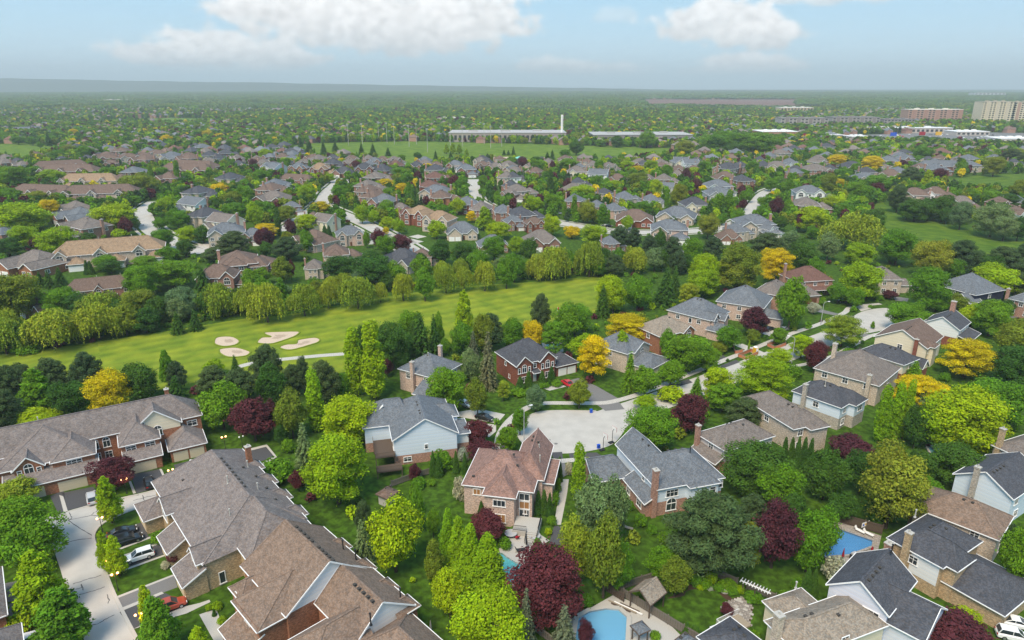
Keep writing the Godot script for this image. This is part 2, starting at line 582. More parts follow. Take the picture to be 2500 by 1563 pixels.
func plant(shape: String, hue: String, base: Vector3, h: float, width: float) -> void:
	tree_count += 1
	var sz: Array = SIZE[shape]
	var kind: Array = KIND[shape]
	var small := ""
	if shape != "B": small = "tall " if h > 13.0 else ("small " if h < 5.5 else "")
	if h / maxf(width, 0.1) < 0.9 and shape in ["M", "L", "W"]: small = "wide "
	var looks := "%s%s %s" % [small, LOOK[hue], kind[1]]
	var called: String = kind[0]
	if shape == "M": called = {"r": "purple_maple", "b": "bright_maple", "v": "bright_maple", "y": "golden_maple", "d": "dark_leaved_tree"}.get(hue, called)
	var o := thing(called, looks + " " + near_words(base, looks), kind[2], base, 0.0, LOOK[hue] + " " + kind[2] + "s " + ("in gardens" if shape == "B" else "among the houses"))
	rng.seed = tree_count * 77 + 5
	var variant := rng.randi_range(0, 2) if shape in ["M", "W", "P", "Y", "L"] else rng.randi_range(0, 1)
	if width > 11.0 and shape in ["M", "L", "P"]: variant = 3 + rng.randi_range(0, 1)      # larger crowns have more, not larger, leaves
	var turn := rng.randf() * TAU
	var sc := Vector3(width / float(sz[1]), h / float(sz[0]), width / float(sz[1]))
	var t := Transform3D(Basis(Vector3.UP, turn).scaled(sc), Vector3.ZERO)
	part("crown" if shape != "B" else "foliage", crown_of(shape, variant), leaf_mat(hue, rng.randi_range(0, 2)), o, t)
	if not cache.has("trunk" + shape): cache["trunk" + shape] = trunk_mesh(shape)
	var tt := Transform3D(Basis(Vector3.UP, turn).scaled(Vector3(sc.x, sc.y, sc.z)), Vector3.ZERO)
	part("trunk" if shape != "B" else "stem", cache["trunk" + shape], mat("bark", Color.WHITE), o, tt)
	taken[cell(base)] = true

func trees(list: String) -> void:
	for row in list.split(";", false):
		var f := row.strip_edges().split(" ", false)
		if f.size() < 5: continue
		if f[0] == "Pd": f[0] = "Pn"
		if f[0] in ["Ag", "Cg"] and tile_y > 600: f[0] = f[0][0] + "h"
		tree(f[0], float(f[1]), float(f[2]), float(f[3]), float(f[4]))

# ------------------------------------------------------------------ houses
# A house is a Node3D whose x runs along its own u and whose -z along its own v; blocks are eave rectangles in (u, v).
func house(called: String, label: String, at: Vector3, theta: float, wall: String, up: String, roof: String, group := "", category := "house") -> Dictionary:
	var n := thing(called, label, category, Vector3(at.x, 0, at.z), deg_to_rad(theta), group)
	return {"n": n, "wall": wall, "up": up if up else wall, "roof": roof, "st": {}, "gut": begin(), "blocks": [], "split": 2.9}

func acc(H: Dictionary, key: String) -> SurfaceTool:
	if not H.st.has(key): H.st[key] = begin()
	return H.st[key]

func block(H: Dictionary, r: Array, he, hr: float, ax := "u", e := [0.0, 0.0], o := {}) -> void:
	var s0: float = r[0] if ax == "u" else r[2]
	var s1: float = r[1] if ax == "u" else r[3]
	var t0: float = r[2] if ax == "u" else r[0]
	var t1: float = r[3] if ax == "u" else r[1]
	var h0: float = he[0] if he is Array else he
	var h1: float = he[1] if he is Array else he
	var tr: float = o.get("vr", (t0 + t1) * 0.5)
	var ov: float = o.get("ov", 0.4)
	var y0: float = o.get("y0", -0.3)
	var split: float = o.get("split", H.split)
	var wm: String = o.get("wall", H.wall)
	var um: String = o.get("up", H.up)
	var rf := acc(H, "roof:" + str(o.get("roof", H.roof)))
	var m := func(s: float, t: float, y: float) -> Vector3: return Vector3(s, y, -t) if ax == "u" else Vector3(t, y, -s)
	var open0: bool = e[0] < 0          # an end that runs into another roof
	var open1: bool = e[1] < 0
	var e0: float = maxf(e[0], 0.0)
	var e1: float = maxf(e[1], 0.0)
	var A: Vector3 = m.call(s0, t0, h0)
	var B: Vector3 = m.call(s1, t0, h0)
	var C: Vector3 = m.call(s1, t1, h1)
	var D: Vector3 = m.call(s0, t1, h1)
	var R0: Vector3 = m.call(s0 + e0, tr, hr)
	var R1: Vector3 = m.call(s1 - e1, tr, hr)
	var pyr := R0.distance_to(R1) < 0.02
	if tr - t0 > 0.02: face(rf, [A, B, R0] if pyr else [A, B, R1, R0])
	if t1 - tr > 0.02: face(rf, [C, D, R0] if pyr else [C, D, R0, R1])
	if e0 > 0: face(rf, [D, A, R0])
	if e1 > 0: face(rf, [B, C, R1])
	var cap := acc(H, "ridge_cap:" + str(o.get("roof", H.roof)))
	if not pyr: beam(cap, R0, R1, 0.3, 0.06)
	for hp in [[A, R0, e0], [D, R0, e0], [B, R1, e1], [C, R1, e1]]:
		if hp[2] > 0: beam(cap, hp[0], hp[1], 0.26, 0.06)
	var gut: SurfaceTool = H.gut
	var gw := 0.11
	var gh := 0.14
	if tr - t0 > 0.02: beam(gut, A, B, gw, gh)
	if t1 - tr > 0.02: beam(gut, D, C, gw, gh)
	for k in 2:
		var ek: float = [e0, e1][k]
		var a: Vector3 = [A, B][k]
		var d: Vector3 = [D, C][k]
		var rr: Vector3 = [R0, R1][k]
		if [open0, open1][k]: continue
		if ek > 0 and absf(h0 - h1) < 0.01: beam(gut, a, d, gw, gh)
		elif ek <= 0:
			if tr - t0 > 0.02: beam(gut, a - Vector3(0, .06, 0), rr - Vector3(0, .06, 0), 0.09, 0.2)
			if t1 - tr > 0.02: beam(gut, rr - Vector3(0, .06, 0), d - Vector3(0, .06, 0), 0.09, 0.2)
	# walls
	var sw0 := s0 + ov
	var sw1 := s1 - ov
	var tw0 := t0 + (ov if tr - t0 > 0.02 else 0.0)
	var tw1 := t1 - (ov if t1 - tr > 0.02 else 0.0)
	var k0 := h0 + ((hr - h0) * ov / (tr - t0) if tr - t0 > 0.02 else 0.0) - 0.05
	var k1 := h1 + ((hr - h1) * ov / (t1 - tr) if t1 - tr > 0.02 else 0.0) - 0.05
	if e0 > 0 and e1 > 0:
		k0 = minf(k0, h0 + 0.05)
		k1 = minf(k1, h1 + 0.05)
	if not o.get("nowall", false):
		var lo := acc(H, "wall:" + wm)
		var hi := lo if um == wm else acc(H, "upper_wall:" + um)
		var quads := [[[sw0, tw0], [sw1, tw0], k0], [[sw1, tw1], [sw0, tw1], k1]]
		for qd in quads:
			var a2: Array = qd[0]
			var b2: Array = qd[1]
			var kk: float = qd[2]
			var sp := minf(split, kk) if um != wm else kk
			face(lo, [m.call(a2[0], a2[1], y0), m.call(b2[0], b2[1], y0), m.call(b2[0], b2[1], sp), m.call(a2[0], a2[1], sp)])
			if kk > sp + 0.02: face(hi, [m.call(a2[0], a2[1], sp), m.call(b2[0], b2[1], sp), m.call(b2[0], b2[1], kk), m.call(a2[0], a2[1], kk)])
		for k in 2:
			if [open0, open1][k]: continue
			var sx: float = [sw0, sw1][k]
			var ek: float = [e0, e1][k]
			var sp := minf(split, minf(k0, k1)) if um != wm else minf(k0, k1)
			face(lo, [m.call(sx, tw0, y0), m.call(sx, tw1, y0), m.call(sx, tw1, sp), m.call(sx, tw0, sp)])
			var poly := [m.call(sx, tw0, sp), m.call(sx, tw1, sp)]
			if k1 > sp + 0.01: poly.append(m.call(sx, tw1, k1))
			if ek <= 0: poly.append(m.call(sx, tr, hr - 0.05))
			if k0 > sp + 0.01: poly.append(m.call(sx, tw0, k0))
			if poly.size() > 2: face(hi, poly)
	if absf(h0 - h1) < 0.01:
		var z0 := s0 if e0 > 0 else sw0
		var z1 := s1 if e1 > 0 else sw1
		face(acc(H, "soffit:trim"), [m.call(z0, t0, h0 - 0.06), m.call(z1, t0, h0 - 0.06), m.call(z1, t1, h0 - 0.06), m.call(z0, t1, h0 - 0.06)])
	H.blocks.append({"u0": r[0] + ov, "u1": r[1] - ov, "v0": r[2] + ov, "v1": r[3] - ov, "h": h0})

func finish(H: Dictionary) -> Node3D:
	for key: String in H.st:
		var f := key.split(":")
		part(f[0], done(H.st[key]), mats["trim"] if f[1] == "trim" else mats[{"roof": "roof_", "ridge_cap": "roof_"}.get(f[0], "wall_") + f[1]], H.n)
	part("gutter", done(H.gut), mats[H.get("trim", "trim")], H.n)
	var n: Node3D = H.n
	for b in H.blocks:
		for i in int((b.u1 - b.u0) / 3.0) + 1:
			for j in int((b.v1 - b.v0) / 3.0) + 1:
				taken[cell(n.to_global(Vector3(b.u0 + i * 3.0, 0, -(b.v0 + j * 3.0))))] = true
	return n

func window_meshes(w: float, h: float, style: int) -> Array:
	var key := "win%.2f_%.2f_%d" % [w, h, style]
	if cache.has(key): return cache[key]
	var st := begin()
	var f := 0.11
	box(st, Vector3(-w / 2, 0, 0.03), Vector3(f, h + f, 0.1))
	box(st, Vector3(w / 2, 0, 0.03), Vector3(f, h + f, 0.1))
	box(st, Vector3(0, h / 2, 0.03), Vector3(w - f, f, 0.1))
	box(st, Vector3(0, -h / 2, 0.05), Vector3(w + 0.3, f * 1.3, 0.16))
	var cols := maxi(1, int(round(w / 0.85)))
	for i in range(1, cols): box(st, Vector3(-w / 2 + w * i / cols, 0, 0.025), Vector3(0.07, h - f, 0.06))
	if style == 1: box(st, Vector3(0, h * 0.12, 0.02), Vector3(w - f, 0.06, 0.05))
	var gl := begin()
	box(gl, Vector3(0, 0, 0.0), Vector3(w - 0.02, h - 0.02, 0.04))
	if style == 2:
		var pts := []
		for k in 9:
			var an := PI * k / 8.0
			pts.append(Vector3(cos(an) * w / 2, h / 2 + f + sin(an) * w / 2, 0.02))
		for k in 8: beam(st, pts[k] + Vector3(0, 0, 0.02), pts[k + 1] + Vector3(0, 0, 0.02), 0.1, 0.1)
		beam(st, Vector3(0, h / 2 + f, 0.03), Vector3(0, h / 2 + w / 2, 0.03), 0.06, 0.06)
		face(gl, pts)
	cache[key] = [done(st), done(gl)]
	return cache[key]

# side: n (facing -v), f (+v), l (-u), r (+u); s is measured along the side from its u0 or v0 end, in metres or, below 1, as a share
func side_xf(b: Dictionary, side: String, s: float, y: float, out := 0.02) -> Transform3D:
	var L: float = (b.u1 - b.u0) if side in ["n", "f"] else (b.v1 - b.v0)
	if s < 1.0: s *= L
	match side:
		"n": return Transform3D(Basis(Vector3.RIGHT, Vector3.UP, Vector3.BACK), Vector3(b.u0 + s, y, -b.v0 + out))
		"f": return Transform3D(Basis(Vector3.LEFT, Vector3.UP, Vector3.FORWARD), Vector3(b.u0 + s, y, -b.v1 - out))
		"l": return Transform3D(Basis(Vector3.BACK, Vector3.UP, Vector3.LEFT), Vector3(b.u0 - out, y, -(b.v0 + s)))
	return Transform3D(Basis(Vector3.FORWARD, Vector3.UP, Vector3.RIGHT), Vector3(b.u1 + out, y, -(b.v0 + s)))

func win(H: Dictionary, bi: int, side: String, s: float, y: float, w := 1.4, h := 1.4, style := 1, lit := false) -> void:
	var ms := window_meshes(w, h, style)
	var f := part("window", ms[0], mats["trim"], H.n, side_xf(H.blocks[bi], side, s, y))
	part("pane", ms[1], mats["lit_glass"] if lit else mats["glass"], f)

func wins(H: Dictionary, bi: int, side: String, count: int, y: float, w := 1.3, h := 1.4, style := 1) -> void:
	for i in count: win(H, bi, side, (i + 0.5) / count if (i + 0.5) / count < 1.0 else 0.5, y, w, h, style)

func garage_door(H: Dictionary, bi: int, side: String, s: float, w := 2.6, m := "garage_white") -> void:
	var key := "gd%.1f" % w
	if not cache.has(key):
		var st := begin()
		box(st, Vector3(0, 1.08, 0), Vector3(w, 2.16, 0.03))
		var cols := int(w / 0.62)
		for r in 4:
			for c in cols: box(st, Vector3(-w / 2 + (c + 0.5) * w / cols, 0.28 + r * 0.54, 0.025), Vector3(w / cols - 0.1, 0.42, 0.03))
		cache[key] = done(st)
	part("garage_door", cache[key], mats[m], H.n, side_xf(H.blocks[bi], side, s, 0.0, 0.03))

func door(H: Dictionary, bi: int, side: String, s: float, m := "door_brown") -> void:
	if not cache.has("door"):
		var st := begin()
		box(st, Vector3(0, 1.05, 0), Vector3(1.0, 2.1, 0.06))
		box(st, Vector3(0, 1.5, 0.03), Vector3(0.7, 0.8, 0.04))
		box(st, Vector3(0, 0.5, 0.03), Vector3(0.7, 0.7, 0.04))
		cache["door"] = done(st)
	part("door", cache["door"], mats[m], H.n, side_xf(H.blocks[bi], side, s, 0.0, 0.03))

func chimney(H: Dictionary, u: float, v: float, y1: float, m := "rose", w := 0.8, y0 := 0.0) -> void:
	var st := begin()
	box(st, Vector3(0, (y0 + y1) / 2, 0), Vector3(w, y1 - y0, w * 1.1))
	box(st, Vector3(0, y1 - 0.15, 0), Vector3(w + 0.16, 0.18, w * 1.1 + 0.16))
	var c := part("chimney", done(st), mats["wall_" + m], H.n, Transform3D(Basis(), Vector3(u, 0, -v)))
	var cap := begin()
	box(cap, Vector3(0, y1 + 0.05, 0), Vector3(w + 0.22, 0.1, w * 1.1 + 0.22))
	tube(cap, [Vector3(0, y1 + 0.08, 0), Vector3(0, y1 + 0.5, 0)], [0.16, 0.14], 8)
	part("chimney_cap", done(cap), mats["pale_stone"], c)

func vents(H: Dictionary, list: Array) -> void:      # [u, v, y]
	if not cache.has("roof_vent"):
		var st := begin()
		box(st, Vector3(0, 0.1, 0), Vector3(0.34, 0.2, 0.34))
		box(st, Vector3(0, 0.24, 0), Vector3(0.46, 0.07, 0.46))
		cache["roof_vent"] = done(st)
	for p in list: part("roof_vent", cache["roof_vent"], mats["vent"], H.n, Transform3D(Basis(), Vector3(p[0], p[2], -p[1])))

func stack_pipe(H: Dictionary, u: float, v: float, y: float, h := 1.2, m := "pale_stone") -> void:
	var st := begin()
	tube(st, [Vector3(0, -0.2, 0), Vector3(0, h, 0)], [0.1, 0.1], 8)
	tube(st, [Vector3(0, h, 0), Vector3(0, h + 0.12, 0)], [0.17, 0.15], 8)
	tube(st, [Vector3(0, -0.15, 0), Vector3(0, 0.1, 0)], [0.24, 0.14], 8)
	part("vent_pipe", done(st), mats[m], H.n, Transform3D(Basis(), Vector3(u, y, -v)))

# a house from three eave corners seen in the photograph: left, near and right, all at eave height
func fit(called: String, label: String, l: Array, n: Array, r: Array, he: float, wall: String, up: String, roof: String, least := 7.0) -> Dictionary:
	var pl := g(l[0], l[1], he)
	var pn := g(n[0], n[1], he)
	var pr := g(r[0], r[1], he)
	var ar := atan2(-(pr.z - pn.z), pr.x - pn.x)
	var al := atan2(-(pl.z - pn.z), pl.x - pn.x) - PI / 2
	var th := (ar * pn.distance_to(pr) + al * pn.distance_to(pl)) / (pn.distance_to(pr) + pn.distance_to(pl))
	var H := house(called, label, pn, rad_to_deg(th), wall, up, roof)
	var c := cos(th)
	var s := sin(th)
	H.U = maxf(least, (pr.x - pn.x) * c - (pr.z - pn.z) * s)
	H.V = maxf(least, -(pl.x - pn.x) * s - (pl.z - pn.z) * c)
	return H

func simple(called: String, label: String, l: Array, n: Array, r: Array, he: float, wall: String, up: String, roof: String, pitch: float, kind: String, w: Array, extra := {}) -> Dictionary:
	var H := fit(called, label, l, n, r, he, wall, up, roof, 7.0 if he > 2.6 else 1.5)
	var U: float = H.U
	var V: float = H.V
	var half := minf(U, V) / 2
	if kind == "hip":
		block(H, [0, U, 0, V], he, he + half * pitch, "u" if U >= V else "v", [half, half])
	elif kind == "gu":
		block(H, [0, U, 0, V], he, he + V / 2 * pitch, "u", [0.0, 0.0])
	else:
		block(H, [0, U, 0, V], he, he + U / 2 * pitch, "v", [0.0, 0.0])
	if he > 4.5:
		wins(H, 0, "n", w[0], 4.5)
		wins(H, 0, "l", w[2], 4.5)
	wins(H, 0, "n", w[1], 1.6, 1.5, 1.5)
	wins(H, 0, "l", w[3], 1.6, 1.4, 1.4)
	var hr := he + half * pitch
	if kind == "hip":
		if U >= V: vents(H, [[half + 0.5, V / 2 + 0.5, hr - 0.35], [half + 1.6, V / 2 + 0.5, hr - 0.35], [U / 2 + 1.0, V / 2 - 0.8, hr - 0.6]])
		else: vents(H, [[U / 2 - 0.6, half + 0.5, hr - 0.45], [U / 2 - 0.6, half + 1.8, hr - 0.45], [U / 2 + 0.9, half + 1.0, hr - 0.65]])
	elif kind == "gu":
		var t := he + V / 2 * pitch
		for i in 4: vents(H, [[1.6 + i * 1.3, V / 2 - 0.6, t - 0.45]])
	return H

# ------------------------------------------------------------------ sky
func sky_image() -> ImageTexture:
	var W := 2048
	var Hh := 1024
	var im := Image.create(W, Hh, false, Image.FORMAT_RGB8)
	for y in Hh:
		var el := 90.0 - 180.0 * (y + 0.5) / Hh
		var t := clampf(el / 70.0, 0, 1)
		var c := Color(0.84, 0.905, 0.925).lerp(Color(0.60, 0.785, 0.895), pow(clampf(el / 11.0, 0, 1), 0.8)).lerp(Color(0.44, 0.66, 0.85), pow(t, 0.8))
		if el < -0.5: c = Color(0.62, 0.70, 0.70)
		im.fill_rect(Rect2i(0, y, W, 1), c)
	var n := FastNoiseLite.new()
	n.seed = 21
	n.frequency = 1.0
	n.fractal_octaves = 5
	n.fractal_gain = 0.55
	# [x, y, half width, half height] as the photograph shows them, then others all round
	var clouds := []
	for c in [[760, 40, 235, 62, 1.0], [1080, 45, 250, 92, 1.0], [930, 70, 330, 75, 1.0], [620, 28, 130, 30, 0.8], [515, 118, 125, 42, 1.0], [440, 142, 160, 32, 1.0], [655, 142, 135, 38, 1.0], [1760, 62, 165, 58, 1.0], [1850, 95, 110, 38, 1.0], [1835, 163, 120, 32, 1.0], [1760, 178, 110, 16, 0.8], [1370, 166, 105, 26, 0.85], [1480, 174, 110, 20, 0.8], [2060, 4, 200, 26, 0.75], [2370, 2, 140, 22, 0.7], [1500, 40, 60, 20, 0.35], [560, 175, 130, 12, 0.5]]:
		var a = (c[0] - 1250.0) / FOCAL
		var el := rad_to_deg(atan((781.5 - c[1]) / FOCAL)) - PITCH
		var flat := cos(atan((781.5 - c[1]) / FOCAL))
		clouds.append([rad_to_deg(atan(a * flat / cos(deg_to_rad(el)))), el, rad_to_deg(c[2] / FOCAL) * flat, rad_to_deg(c[3] / FOCAL) * flat, c[4]])
	rng.seed = 77
	for i in 60:
		var az := rng.randf_range(-180, 180)
		var el := rng.randf_range(4, 60)
		if absf(az) < 46 and el < 14: continue
		var wd := rng.randf_range(4, 13)
		clouds.append([az, el, wd, wd * rng.randf_range(0.2, 0.38), rng.randf_range(0.6, 1.0)])
	var k := 0
	for c in clouds:
		k += 1
		var el0: float = c[1]
		var wide: float = c[2] / maxf(0.3, cos(deg_to_rad(el0)))
		for yy in range(int((90 - el0 - c[3] * 1.5) / 180.0 * Hh), int((90 - el0 + c[3] * 1.4) / 180.0 * Hh) + 1):
			if yy < 0 or yy >= Hh: continue
			var el := 90.0 - 180.0 * (yy + 0.5) / Hh
			if el < 0.2: continue
			for xx in range(int((c[0] - wide * 1.4) / 360.0 * W), int((c[0] + wide * 1.4) / 360.0 * W) + 1):
				var az := 360.0 * (xx + 0.5) / W
				var dx: float = (az - c[0]) / wide
				var dy: float = (el - el0) / c[3]
				if dy < 0: dy *= 1.25
				var e := 1.0 - sqrt(dx * dx + dy * dy)
				var f := n.get_noise_3d(az * 0.42 + k, el * 0.75, k * 3.0) * 1.0
				var al: float = smoothstep(-0.04, 0.26, e + f * 0.58) * c[4]
				if al <= 0.0: continue
				var lum := clampf(0.905 + 0.06 * dy + 0.14 * n.get_noise_3d(az * 0.9, el * 1.3, k * 7.0 + 40.0), 0.80, 0.975)
				var px := posmod(xx, W)
				var old := im.get_pixel(px, yy)
				im.set_pixel(px, yy, old.lerp(Color(lum, lum * 0.995, lum * 0.99), al * 0.95))
	return ImageTexture.create_from_image(im)

# ------------------------------------------------------------------ cars
func car_meshes(kind: String) -> Dictionary:
	if cache.has("car" + kind): return cache["car" + kind]
	var body := begin()
	var tall := kind == "suv"
	var top_y := 1.72 if tall else 1.42
	var belt := 1.02 if tall else 0.92
	# stations along the car: x, half width, bottom, top
	var low := [[-2.35, 0.72, 0.42, 0.72], [-2.25, 0.86, 0.30, 0.90], [-1.6, 0.93, 0.26, belt], [0.6, 0.93, 0.26, belt], [1.2, 0.92, 0.26, belt - 0.04], [2.0, 0.86, 0.28, belt - 0.16], [2.3, 0.76, 0.36, 0.66]]
	if not tall: low[1][3] = 0.86
	loft(body, low, 0.12)
	var cab := []
	if tall: cab = [[-2.2, 0.74, belt - 0.05, belt + 0.1], [-1.95, 0.74, belt - 0.05, top_y - 0.1], [-1.3, 0.74, belt - 0.05, top_y - 0.04], [0.1, 0.72, belt - 0.05, top_y - 0.06], [1.05, 0.74, belt - 0.08, belt]]
	else: cab = [[-1.75, 0.74, belt - 0.05, belt + 0.02], [-1.0, 0.68, belt - 0.05, top_y - 0.06], [0.1, 0.68, belt - 0.05, top_y - 0.05], [1.1, 0.74, belt - 0.08, belt]]
	var glass := begin()
	loft(glass, cab, 0.1)
	var roof := begin()
	var r0: float = cab[1][0]
	loft(roof, [[r0 + 0.02, 0.66, top_y - 0.12, top_y - 0.04], [r0 + 0.4, 0.70, top_y - 0.1, top_y], [0.0, 0.68, top_y - 0.1, top_y - 0.02], [0.25, 0.62, top_y - 0.14, top_y - 0.07]], 0.05)
	for sd in [-1, 1]:
		beam(roof, Vector3(1.06, belt, sd * 0.75), Vector3(0.2, top_y - 0.06, sd * 0.66), 0.09, 0.07)
		beam(roof, Vector3(cab[0][0], belt, sd * 0.74), Vector3(r0 + 0.05, top_y - 0.08, sd * 0.68), 0.12, 0.07)
		beam(roof, Vector3(-0.5, belt, sd * 0.77), Vector3(-0.5, top_y - 0.06, sd * 0.71), 0.07, 0.08)
	var tyre := begin()
	tube(tyre, [Vector3(0, 0, -0.11), Vector3(0, 0, -0.09), Vector3(0, 0, 0.09), Vector3(0, 0, 0.11)], [0.29, 0.345, 0.345, 0.29], 16)
	var rim := begin()
	tube(rim, [Vector3(0, 0, -0.115), Vector3(0, 0, 0.115)], [0.21, 0.21], 12)
	var lamp := begin()
	box(lamp, Vector3.ZERO, Vector3(0.12, 0.14, 0.36))
	cache["car" + kind] = {"body": done(body), "glass": done(glass), "roof": done(roof), "tyre": done(tyre), "rim": done(rim), "lamp": done(lamp), "belt": belt}
	return cache["car" + kind]

func loft(st: SurfaceTool, stations: Array, ch: float) -> void:
	var rings := []
	for s in stations:
		var x: float = s[0]
		var w: float = s[1]
		var b: float = s[2]
		var t: float = s[3]
		var c := minf(ch, (t - b) * 0.4)
		rings.append([Vector3(x, b, -w + c), Vector3(x, b + c, -w), Vector3(x, t - c, -w * 0.98), Vector3(x, t, -w + c * 1.6), Vector3(x, t, w - c * 1.6), Vector3(x, t - c, w * 0.98), Vector3(x, b + c, w), Vector3(x, b, w - c)])
	for i in rings.size() - 1:
		for k in 8: face(st, [rings[i][k], rings[i + 1][k], rings[i + 1][(k + 1) % 8], rings[i][(k + 1) % 8]])
	face(st, rings[0])
	var e: Array = rings[-1].duplicate()
	e.reverse()
	face(st, e)

func paint(key: String, c: Color) -> StandardMaterial3D:
	var m := mat("paint_" + key, c, 0.35)
	m.clearcoat_enabled = true
	m.clearcoat = 0.8
	m.clearcoat_roughness = 0.08
	return m

const PAINT := {"black": [.012, .012, .014], "white": [.80, .81, .82], "silver": [.50, .51, .53], "red": [.50, .02, .03], "orange-red": [.45, .07, .03], "grey": [.16, .165, .175], "blue": [.04, .10, .25]}
func car(label: String, kind: String, colour: String, at: Vector3, theta: float) -> void:
	var ms := car_meshes(kind)
	var o := thing("parked_car", label, "car", Vector3(at.x, 0.06, at.z), deg_to_rad(theta), "parked cars")
	var c: Array = PAINT[colour]
	var p := paint(colour, lin(c[0], c[1], c[2]))
	part("body", ms.body, p, o)
	part("cabin_windows", ms.glass, mats["glass"], o)
	part("car_roof", ms.roof, p, o)
	for x in [-1.42, 1.42]:
		for sd in [-1, 1]:
			var w := part("wheel", ms.tyre, mats["rubber"], o, Transform3D(Basis(), Vector3(x, 0.345, sd * 0.83)))
			part("rim", ms.rim, mats["alloy"], w)
	for sd in [-1, 1]:
		part("headlight", ms.lamp, mats["clear_light"], o, Transform3D(Basis(), Vector3(2.22, 0.66, sd * 0.58)))
		part("tail_light", ms.lamp, mats["red_light"], o, Transform3D(Basis(), Vector3(-2.3, 0.78, sd * 0.6)))

# ------------------------------------------------------------------ small things
func garden_lamp(label: String, at: Vector3, h := 3.0, lit := true) -> void:
	var o := thing("garden_lamp", label, "lamp", at, 0.6, "double lamps along the private road")
	var st := begin()
	tube(st, [Vector3.ZERO, Vector3(0, 0.3, 0), Vector3(0, 0.4, 0), Vector3(0, h - 0.3, 0)], [0.12, 0.12, 0.06, 0.05], 8)
	beam(st, Vector3(-0.4, h - 0.35, 0), Vector3(0.4, h - 0.35, 0), 0.06, 0.06)
	part("post", done(st), mats["black_metal"], o)
	for sd in [-1, 1]:
		var gl := SphereMesh.new()
		gl.radius = 0.18
		gl.height = 0.36
		gl.radial_segments = 14
		gl.rings = 7
		part("globe", gl, mats["lamp_glow"] if lit else mats["trim"], o, Transform3D(Basis(), Vector3(sd * 0.4, h - 0.1, 0)))
	if lit:
		var l := OmniLight3D.new()
		l.name = "glow_light"
		l.light_color = Color(1.0, 0.7, 0.42)
		l.light_energy = 0.9
		l.light_size = 0.24
		l.omni_range = 14.0
		l.omni_attenuation = 2.0
		l.shadow_enabled = true
		o.add_child(l)
		l.position = Vector3(0, h - 0.1, 0.5)

func street_light(label: String, base: Vector3, h: float, turn: float) -> void:
	var o := thing("street_light", label, "street light", base, turn, "tall curved street lights")
	var st := begin()
	tube(st, [Vector3(0, 0, 0), Vector3(0, h * 0.9, 0), Vector3(0.3, h * 0.98, 0), Vector3(1.5, h, 0)], [0.11, 0.07, 0.06, 0.05], 8)
	part("pole", done(st), mats["steel"], o)
	var hd := begin()
	box(hd, Vector3(1.75, h, 0), Vector3(0.75, 0.14, 0.3))
	box(hd, Vector3(1.8, h - 0.1, 0), Vector3(0.45, 0.08, 0.22))
	part("lamp_head", done(hd), mats["trim"], o)

func fence(label: String, a: Vector3, b: Vector3, h := 1.7, m := "wood_grey") -> void:
	a.y = 0; b.y = 0
	var o := thing("garden_fence", label, "fence", a, atan2(-(b.z - a.z), b.x - a.x))
	var L := a.distance_to(b)
	var n := maxi(1, int(L / 2.4))
	var w := L / n
	var pk := "fpanel%.2f_%.1f" % [w, h]
	if not cache.has(pk):
		var st := begin()
		var k := int(w / 0.2)
		for i in k: box(st, Vector3((i + 0.5) * w / k, h * 0.5 + 0.05 + (0.02 if i % 2 else 0.0), 0.02 if i % 2 else -0.02), Vector3(w / k - 0.02, h - 0.1, 0.025))
		beam(st, Vector3(0.06, h * 0.25, 0.06), Vector3(w - 0.06, h * 0.25, 0.06), 0.08, 0.05)
		beam(st, Vector3(0.06, h * 0.9, 0.06), Vector3(w - 0.06, h * 0.9, 0.06), 0.08, 0.05)
		cache[pk] = done(st)
	if not cache.has("fpost%.1f" % h):
		var st := begin()
		box(st, Vector3(0, h * 0.53, 0), Vector3(0.12, h * 1.06, 0.12))
		box(st, Vector3(0, h * 1.08, 0), Vector3(0.17, 0.05, 0.17))
		cache["fpost%.1f" % h] = done(st)
	for i in n + 1: part("post", cache["fpost%.1f" % h], mats[m], o, Transform3D(Basis(), Vector3(i * w, 0, 0)))
	for i in n: part("board_section", cache[pk], mats[m], o, Transform3D(Basis(), Vector3(i * w, 0, 0)))

func railing(o: Node3D, a: Vector3, b: Vector3, h := 1.0, m := "black_metal") -> void:
	var st := begin()
	beam(st, a + Vector3(0, h, 0), b + Vector3(0, h, 0), 0.06, 0.06)
	beam(st, a + Vector3(0, 0.12, 0), b + Vector3(0, 0.12, 0), 0.04, 0.04)
	var n := int(a.distance_to(b) / 0.16)
	for i in n + 1:
		var p := a.lerp(b, float(i) / maxi(n, 1))
		box(st, p + Vector3(0, h * 0.5, 0), Vector3(0.03, h, 0.03))
	part("railing", done(st), mats[m], o)

